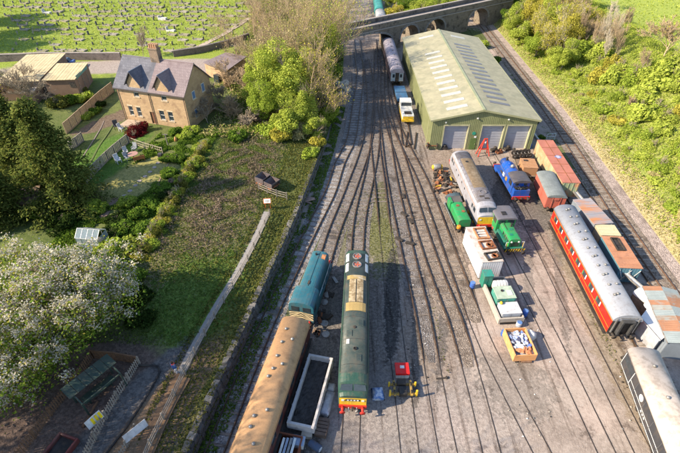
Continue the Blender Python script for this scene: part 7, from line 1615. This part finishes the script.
# bare and leafing trees between the cottage and the line
bt = 'bare spring tree in the thicket between cottage and railway'
for k, (x, y, h, br) in enumerate(((-4.2, 73, 17.5, BARK_T), (-6, 83, 18, BARK_T), (-5.0, 92, 18, BARK_T), (-4.0, 101, 17, BARK_G), (-16, 101, 15, BARK_T), (-9.5, 104, 17, BARK_T), (-4.5, 101, 15, BARK_T), (-21, 95, 12, BARK_T), (-11.5, 93, 14, BARK_T), (-7, 113, 16, BARK_G), (-6, 121, 15, BARK_G), (-15, 117, 15, BARK_T), (-6, 92, 13, BARK_G), (-13.5, 84, 12, BARK_T), (-6.2, 110, 14, BARK_T), (-19, 108, 13, BARK_T), (-4.6, 105, 12, BARK_T), (-9, 86, 11, BARK_T), (-5.5, 128, 15, BARK_T), (-12, 126, 14, BARK_T))):
    bare_tree('bare_tree', bt, pl(x, y), h, 1 + k, br, 'bare trees between cottage and railway', ('gold', 'straw', 'lime')[k % 3], 2200 if x > -7 else 500, 1.15)
for k, (x, y, h) in enumerate(((-21.5, 78, 5), (-19, 73, 4.5), (-22.5, 71.5, 4.2), (-17, 79, 6), (-15.5, 70, 3.8), (-20.5, 83, 6))): bare_tree('bare_shrub', 'leafless grey thicket shrub right of the cottage gable', pl(x, y), h, 30 + k, BARK_T if k % 2 else BARK_G, 'leafless shrubs by the cottage gable', None, 0, 1.7, .02)
leafy_tree('leafy_tree', 'broad bright yellow green tree below the bare thicket', pl(-9.2, 77.5), 11.5, 5.6, 'lime', 201)
for k, (x, y, h, r_, m_) in enumerate(((-7.0, 71.5, 7.5, 3.8, 'lime'), (-12.5, 72.5, 7, 3.6, 'spring'), (-14, 82, 9, 4.2, 'lime'), (-5.2, 88, 11, 3.8, 'spring'), (-4.2, 68, 4.5, 2.4, 'lime'), (-2.6, 74, 4.5, 2.6, 'spring'), (-8.5, 68, 5, 3.0, 'lime'), (-1.8, 80, 4.5, 2.4, 'mid'), (-2.4, 105, 9, 3.4, 'spring'))): leafy_tree('leafy_tree', CW_[m_] + ' tree in the leafing mass between bare thicket and bank', pl(x, y), h, r_, m_, 260 + k, group='leafing trees between cottage and railway', crown=.85)
leafy_tree('leafy_tree', 'fresh green tree right of the broad yellow green tree', pl(-5.4, 80), 7.5, 4.0, 'spring', 206)
leafy_tree('leafy_tree', 'bright green rounded tree high among the bare trunks near the line', pl(-3.8, 95), 11.5, 4.4, 'lime', 203)
leafy_tree('leafy_tree', 'mid green tree on the left edge of the bare thicket', pl(-14.5, 77), 7, 3.4, 'spring', 202)
leafy_tree('blossom_bush', 'small white flowering bush at the top of the railway bank', pl(.3, 86.5), 4.2, 1.9, 'bloom', 204)
for k, (x, y, r, h, m_) in enumerate(((-2.9, 82, 2.0, 3.0, 'mid'), (-4.6, 73, 2.2, 3.0, 'spring'), (-6.8, 68, 2.4, 3.0, 'straw'), (-3.6, 66.5, 1.6, 2.0, 'gold'), (-4.6, 62, 1.5, 1.7, 'spring'), (-9.5, 66.5, 2.2, 2.6, 'gold'), (-12, 68.5, 2.4, 2.6, 'spring'), (-1.6, 91, 2.1, 3.4, 'mid'), (-1.2, 98, 2.2, 3.6, 'spring'), (-1.9, 77, 1.6, 2.2, 'mid'), (-7.5, 72.5, 2.4, 3.2, 'lime'), (-16.5, 66, 1.8, 2, 'mid'), (-13.6, 72.5, 2.2, 2.8, 'brown'), (-1.5, 107, 2.4, 4.0, 'mid'), (-3.5, 88, 2.6, 4, 'straw'), (-6, 98, 3, 4.5, 'straw'), (-10, 97, 3.2, 4.5, 'gold'))):
    bush(CW_[m_] + ' shrub filling the foot of the thicket above the leftmost track', pl(x, y), r, h, m_, group='shrubs at the foot of the thicket')
# trees behind the viaduct
for k, (x, y, h, r, m_) in enumerate(((17.5, 131, 6, 4.0, 'spring'), (23, 138, 7, 4.4, 'lime'), (29, 143, 7, 4.4, 'spring'), (34.5, 150, 8, 4.5, 'lime'), (20, 146, 7, 4, 'mid'), (26, 154, 8, 4.5, 'spring'), (17, 156, 8, 4.5, 'lime'), (15.5, 141, 5.5, 3.2, 'gold'), (35, 163, 9, 5, 'spring'), (22, 166, 9, 5, 'lime'), (29, 170, 9, 5, 'mid'))):
    leafy_tree('leafy_tree', CW_[m_] + ' bushy tree on the bank behind the viaduct', pl(x, y, lambda a, b: 0), h, r, m_, 210 + k, group='green trees behind the viaduct', crown=.9)
for k, (x, y, h) in enumerate(((-5, 140, 15), (-10, 150, 16), (-3, 152, 14), (-16, 142, 15), (-8, 162, 16), (-18, 158, 15), (-22, 130, 13))): bare_tree('bare_tree', 'bare tree beyond the viaduct at the top edge of the picture', pl(x, y), h, 50 + k, BARK_T, 'bare trees beyond the viaduct', 'gold', 500, 1.2)
for k, (x, y) in enumerate(((34.6, 113.5), (36.2, 119), (33, 118), (36.6, 108), (29.5, 116.5), (25.5, 117.5), (22.5, 116))): bush(CW_[('mid', 'spring', 'straw')[k % 3]] + ' shrub squeezed between the shed back and the viaduct', pl(x, y, lambda a, b: 0), 1.6 + .3 * (k % 3), 2.0 + .4 * (k % 2), ('mid', 'spring', 'straw')[k % 3], group='shrubs between shed and viaduct')
for k, y in enumerate((71, 77, 84, 90, 97, 103)): bush('low dark green shrub on the grass strip right of the shed', pl(35.2 + (k % 2) * .8, y, lambda a, b: 0), .7 + .15 * (k % 3), .7, ('mid', 'dark')[k % 2], group='low shrubs on the grass strip')

# gardens
bush('dark red japanese maple in front of the cottage', T(141, 131), 2.3, 2.7, 'maple', name='maple_bush', mesh=BIGB[0]); bush('second dark red maple crown nearer the patio', T(134, 137), 1.7, 1.9, 'maple', name='maple_bush', mesh=BIGB[1])
hedge0 = [(204, 147), (199, 156), (194, 166), (188, 175), (182, 186), (176, 197), (170, 208), (163, 219), (157, 230), (150, 241), (144, 252), (138, 262)]
hedge = [q for a_, b_ in zip(hedge0, hedge0[1:]) for q in (a_, ((a_[0] + b_[0]) / 2, (a_[1] + b_[1]) / 2))]
for k, (u, v) in enumerate(hedge): bush(CW_[('gold', 'spring', 'olive')[k % 3]] + ' clump in the rough hedge above the bramble bank', T(u, v), 1.6 + .35 * math.sin(k * 2.1), 1.5 + .35 * (k % 3), ('gold', 'spring', 'olive')[k % 3], group='hedge clumps above the bramble bank', mesh=BIGB[k % 4])
for k, (u, v, r, h, m_) in enumerate(((176, 134, 1.5, 1.3, 'mid'), (185, 138, 1.4, 1.3, 'spring'), (192, 134, 1.6, 1.6, 'spring'), (168, 160, 1.2, 1.0, 'mid'), (178, 160, 1.5, 1.3, 'mid'), (170, 175, 1.5, 1.2, 'mid'), (161, 190, 1.6, 1.3, 'mid'), (168, 196, 1.3, 1.0, 'dark'), (150, 206, 1.7, 1.4, 'mid'), (128, 205, 1.5, 1.4, 'spring'), (138, 216, 1.8, 1.4, 'mid'), (118, 222, 1.6, 1.3, 'dark'), (126, 232, 1.8, 1.5, 'mid'), (112, 236, 1.5, 1.4, 'dark'), (140, 232, 1.5, 1.1, 'mid'), (132, 250, 1.9, 1.8, 'lime'), (112, 254, 2.2, 2.2, 'spring'), (97, 210, 1.7, 1.5, 'spring'), (82, 208, 1.6, 1.6, 'spring'), (76, 216, 1.7, 1.8, 'dark'), (64, 226, 2.0, 2.0, 'dark'), (122, 268, 1.8, 1.8, 'dark'), (136, 280, 1.6, 1.5, 'mid'), (139, 300, 1.8, 1.7, 'dark'), (143, 322, 1.6, 1.4, 'dark'), (88, 118, 1.3, 1.2, 'spring'), (96, 112, 1.3, 1.3, 'mid'), (101, 106, 1.1, 1.2, 'dark'), (85, 100, 2.0, 1.8, 'spring'), (72, 103, 2.0, 2.0, 'mid'), (60, 106, 2.2, 2.2, 'olive'), (52, 96, 2.2, 2.4, 'brown'), (66, 90, 2.2, 2.6, 'brown'), (80, 92, 1.6, 1.6, 'olive'), (44, 92, 2.4, 2.8, 'brown'), (93, 171, .9, .8, 'dark'), (155, 150, 1.1, 1.0, 'mid'), (173, 182, .7, .7, 'brown'), (8, 170, 2.8, 3.0, 'olive'), (10, 150, 2.8, 3.2, 'olive'), (25, 215, 2.2, 2.2, 'dark'), (6, 215, 2.2, 2.2, 'brown'), (45, 215, 2.0, 1.8, 'mid'))):
    bush(CW_[m_] + ' garden shrub among the beds round the cottage lawns', T(u, v), r, h, m_, group='garden shrubs round the lawns')
for k, (u, v) in enumerate(((22, 99), (8, 108), (36, 106))): bare_tree('bare_tree', 'thin bare tree spreading in front of the tan roofed sheds', T(u, v), 6.5 + k % 3, 70 + k, BARK_D if k % 2 else BARK_G, 'bare trees before the sheds', 'gold' if k % 2 else None, 400, 1.5, .02)
bare_tree('bare_tree', 'thin bare sapling against the churchyard wall left of the chimney', T(143, 58), 7, 82, BARK_G, None, None, 0, .7, .02)
for k, (x, y, h) in enumerate(((-90, 112, 14), (-97, 120, 14), (-86, 104, 12), (-95, 104, 12))): leafy_tree('leafy_tree', 'olive tree at the far left edge of the churchyard', pl(x, y), h, 5.5, 'olive', 230 + k, group='trees left of the churchyard')

# trees that stand just outside the left of the view and shade the play yard, coach and yard corner
for k, (x, y, h) in enumerate(((-36, 12, 19.5), (-44, 16, 20), (-33, 5, 26), (-29, -1, 26), (-39, 8, 21.5), (-44, 13, 24))):
    bare_tree('bare_tree', 'tall leafing tree left of the play yard casting long shade', pl(x, y), h, 90 + k, BARK_G, 'tall trees left of the play yard', 'mid', 900, 1.3, .025)

# ---------------------------------------------------------------- right hillside
gsh = 'shrubs on the sunny right bank'
r = random.Random(31); n = 0
yy_ = 27.0
while yy_ < 150:
    e = 3.2 + r.random() * 1.5
    while e < 29 and n < 290:
        x, y = xm(yy_) + 3.4 + e + r.uniform(-1, 1), yy_ + r.uniform(-1.6, 1.6); k_ = sst(3, 13, e); step = 2.3 + 1.7 * k_ + r.uniform(-.4, .8)
        pxu = 340 + FOC * x / (y * _c + (CAM_H - hR(x, y)) * _n)
        e += step
        if pxu > 700 or r.random() < .10 or (e > 20 and y > 88): continue
        rr_ = (1.35 + 1.5 * k_) * r.uniform(.75, 1.25); hh = (1.2 + 2.7 * k_) * r.uniform(.6, 1.25)
        mt = r.choice(['lime', 'lime', 'lime', 'lime', 'spring', 'spring', 'spring', 'lime', 'spring', 'gold']) if e > 7 else r.choice(['straw', 'spring', 'lime', 'spring', 'lime', 'lime'])
        bush(CW_[mt] + (' low' if hh < 1.3 else ' medium' if hh < 2.6 else ' tall') + ' shrub on the sunny bank right of the main line', pl(x, y, hR), rr_, hh, mt, group=gsh, mesh=r.choice(BIGB[:3] + BUSH[:2])); n += 1
    yy_ += 3.3
for k in range(12):
    y = r.uniform(34, 118); x = xm(y) + 3.4 + r.uniform(6, 24); bare_tree('bare_sapling', 'thin pale bare stems poking out of the shrubs on the right bank', pl(x, y, hR), r.uniform(3.2, 6.0), 160 + k, BARK_T if k % 3 else BARK_W, 'bare stems among the bank shrubs', 'gold' if k % 2 else None, 250, .8, .016)
for k, (u, v, h) in enumerate(((547, 62, 9), (553, 60, 10), (542, 50, 9), (560, 45, 10), (536, 40, 9))):
    p = T(u, v, hR); bare_tree('birch_tree', 'white stemmed birch with golden young leaves on the right bank', p, h, 120 + k, BARK_W, 'birches on the right bank', 'gold', 4200, .9, .014)
for k, (u, v, h) in enumerate(((588, 56, 9), (595, 52, 10), (602, 54, 9), (609, 50, 9), (580, 48, 9), (570, 40, 9), (616, 58, 8), (604, 62, 7))):
    p = T(u, v, hR); bare_tree('bare_sapling', 'pale thin leafless sapling in the clump on the right bank', p, h, 130 + k, BARK_W if k % 2 else BARK_T, 'pale saplings on the right bank', None, 0, .55, .015)
bare_tree('bare_tree', 'wide bare tree at the upper right edge above the meadow fence', T(664, 58, hR), 8.5, 142, BARK_T, None, 'gold', 500, 1.7, .024)
bare_tree('bare_tree', 'lone pale bare tree on the bank at the right edge', T(676, 190, hR), 6, 143, BARK_T, None, None, 0, 1.2, .022)
for k, (u, v, h, r_, m_) in enumerate(((520, 22, 6, 3.4, 'spring'), (531, 14, 7, 3.6, 'lime'), (512, 12, 6, 3.2, 'mid'), (545, 20, 7, 3.8, 'gold'), (558, 12, 7, 3.8, 'straw'), (570, 24, 6, 3.4, 'straw'), (524, 40, 5, 2.8, 'lime'), (505, 25, 4.5, 2.4, 'mid'), (585, 36, 6, 3.2, 'gold'), (574, 60, 5, 3.2, 'spring'), (512, 34, 7, 3.4, 'lime'), (530, 30, 9, 4.0, 'gold'), (548, 36, 9, 4.0, 'lime'), (516, 46, 5, 3.0, 'lime'), (534, 58, 6, 3.4, 'spring'), (560, 70, 6, 3.6, 'lime'), (566, 52, 8, 3.8, 'gold'))):
    leafy_tree('leafy_tree', CW_[m_] + ' tree on the upper right bank near the viaduct', T(u, v, hR), h, r_, m_, 240 + k, group='spring trees by the right viaduct end', crown=.9)
# trees along the top of the meadow, outside the picture, whose long shadows cross the grass
for k, (x, y, h) in enumerate(((57, 124, 10), (66, 131, 10), (60, 116, 8), (52, 134, 11))): bare_tree('bare_tree', 'bare tree at the meadow edge above the right bank', pl(x, y, hR), h, 150 + k, BARK_T, 'bare trees at the meadow edge', 'gold', 900, 1.2, .024)

# ---------------------------------------------------------------- ground cover that nobody could count
def cover(name, label, pts, size, mat, spreadz, up=.3, asp=1.6):
    C = np.array(pts); k = len(C); Nn = rng.normal(size=(k, 3)) * .7 + np.array([0, 0, up]); Nn /= np.linalg.norm(Nn, axis=1, keepdims=True); V, F = leaf_quads(C, Nn, size * rng.uniform(.5, 1.4, k), asp); o = link(name, npmesh(name, V, F, 4), mat); o['kind'] = 'stuff'; o['label'] = label; return o
def scatter(n, f, sel, hmax, box, clump=.35):
    out = []; g = random.Random(n); tries = 0
    while len(out) < n and tries < n * 8:
        tries += 1; x, y = g.uniform(*box[0]), g.uniform(*box[1]); c = .5 + .5 * math.sin(x * 1.3 + 2 * math.sin(y * .9)) * math.sin(y * 1.1 + 1.7 * math.sin(x * .6))
        if not sel(x, y, g, c): continue
        out.append((x, y, f(x, y) + g.random() ** 1.5 * hmax * (clump + (1 - clump) * c)))
    return out
def on_bank(x, y, g, c): e = x - xm(y) - 3.4; return 1.0 < e < 30 and g.random() < min(1, .25 + e * .12)
cover('hillside_scrub', 'dense sunny yellow green scrub covering the right bank', scatter(130000, hR, lambda x, y, g, c: on_bank(x, y, g, c) and c > .30, 1.0, ((38, 76), (22, 150))), .14, LF['lime'], 1)
cover('hillside_grass', 'dry straw coloured grass between the shrubs of the right bank', scatter(22000, hR, lambda x, y, g, c: on_bank(x, y, g, c), .45, ((38, 76), (22, 150))), .12, LF['straw'], 1, .1, 2.4)
cover('bank_foot_grass', 'pale dry grass along the foot of the right bank', scatter(14000, hR, lambda x, y, g, c: .1 < x - xm(y) - 3.4 < 3.5, .3, ((38, 52), (22, 150))), .13, LF['straw'], 1, .1, 3.0)
cover('meadow_grass', 'sunny meadow grass above the right bank', scatter(16000, hR, lambda x, y, g, c: x - xm(y) - 3.4 > 17 and y > 80, .25, ((60, 125), (80, 180))), .25, LF['lime'], 1, .1, 2.2)
cover('hillside_weeds', 'mid green weeds scattered over the right bank', scatter(20000, hR, lambda x, y, g, c: on_bank(x, y, g, c) and c < .6, .7, ((38, 76), (22, 150))), .24, LF['spring'], 1)
PTH = [(p.x, p.y) for p in pp] + [(p.x, p.y) for p in pp2]
def near_path(x, y): return any(abs(y - b) < .9 and (x - a) ** 2 + (y - b) ** 2 < .28 for a, b in PTH)
_lw = T(140, 178); _lc, _ls = math.cos(R(-22)), math.sin(R(-22))
def on_lawn(x, y):
    dx, dy = x - _lw.x, y - _lw.y; a, b = dx * _lc + dy * _ls, -dx * _ls + dy * _lc; return (a / 3.6) ** 2 + (b / 7.0) ** 2 < 1
def d_(x, y): return xw(y) - x
cover('bramble_thicket', 'tangled dead brown brambles on the bank left of the path', scatter(13000, hL, lambda x, y, g, c: c > .45 and g.random() < 1.2 - ((d_(x, y) - 10.5) / 5.2) ** 2 and g.random() < 1.2 - ((y - 53) / 15) ** 2 and not near_path(x, y), .4, ((-25, -6), (38, 68))), .06, LF['brown'], 1, .2, 7.0)
cover('bank_straw', 'straw coloured dead grass over the left bank', scatter(7000, hL, lambda x, y, g, c: 4.5 < d_(x, y) < 16 and not near_path(x, y), .3, ((-27, -6), (34, 68))), .10, LF['verge'], 1, .1, 3.5)
cover('bank_weeds', 'green weeds and nettles over the shaded left bank', scatter(45000, hL, lambda x, y, g, c: 4.2 < d_(x, y) < 17 and (c < .6 or y < 40 or g.random() < .4) and not near_path(x, y), .16, ((-29, -6), (26, 68))), .085, LF['bankg'], 1, .3, 2.2)
cover('verge_grass', 'rough grass strip between footpath and retaining wall', scatter(15000, hL, lambda x, y, g, c: .4 < d_(x, y) < 4.6 and not near_path(x, y), .18, ((-16, -2), (10, 66))), .11, LF['verge'], 1, .1, 2.4)
cover('wall_foot_grass', 'dark grass growing along the foot of the retaining wall', scatter(13000, lambda x, y: 0.0, lambda x, y, g, c: -1.9 < d_(x, y) < -.3 and c > .2, .25, ((-13, 2), (12, 84))), .12, LF['mid'], 1, .1, 2.4)
cover('garden_weeds', 'low green growth over the cottage garden beds', scatter(26000, hL, lambda x, y, g, c: 17 < d_(x, y) < 27 and c > .35 and not on_lawn(x, y), .4, ((-34, -19), (38, 68))), .16, LF['mid'], 1)
def in_patch(L): return lambda x, y, g, c: any(((x - a) / rx) ** 2 + ((y - b) / ry) ** 2 < g.random() for a, b, rx, ry in L)
yard = [(q.x, q.y, rx, ry) for q, rx, ry in ((G(374, 212), 4.0, 9), (G(384, 246), 2, 6), (G(345, 232), 1.6, 6), (G(560, 215), .6, 5), (G(645, 392), 1.0, 2), (G(470, 250), .8, 3), (G(438, 330), .35, 7), (G(600, 330), .6, 9), (G(588, 180), .7, 12), (G(548, 105), 2, 24), (G(490, 277), .7, .8), (G(508, 343), .4, 2))]
cover('yard_weeds', 'moss and grass tufts between the sidings of the yard', scatter(11000, lambda x, y: 0.02, in_patch(yard), .14, ((-4, 42), (16, 110))), .09, LF['verge'], 1, .1, 2.2)
cover('thicket_floor', 'leaf litter and ivy on the ground of the bare thicket', scatter(26000, hL, lambda x, y, g, c: .4 < d_(x, y) < 24 and not (d_(x, y) > 20 and y < 84), 1.0, ((-26, 2), (66, 150))), .24, LF['straw'], 1)
cover('thicket_ivy', 'dark green ivy on the ground of the bare thicket', scatter(20000, hL, lambda x, y, g, c: .4 < d_(x, y) < 24 and c > .4 and not (d_(x, y) > 20 and y < 84), 1.3, ((-26, 2), (66, 150))), .22, LF['mid'], 1)
cover('churchyard_grass', 'long grass tufts over the churchyard', scatter(22000, hL, lambda x, y, g, c: y > 99 + .1 * (x + 60) and d_(x, y) > 26, .25, ((-120, -24), (97, 165))), .22, LF['lime'], 1, .1, 2.2)
cover('wall_moss', 'moss and ivy creeping over the top of the retaining wall', scatter(7000, lambda x, y: 1.84 - .9 * sst(60, 68, y) if d_(x, y) > -.22 else 1.0, lambda x, y, g, c: -.42 < d_(x, y) < .45 and (c > .42 or y > 45), .16, ((-14, -1), (12, 66))), .11, LF['verge'], 1, .3, 1.8)
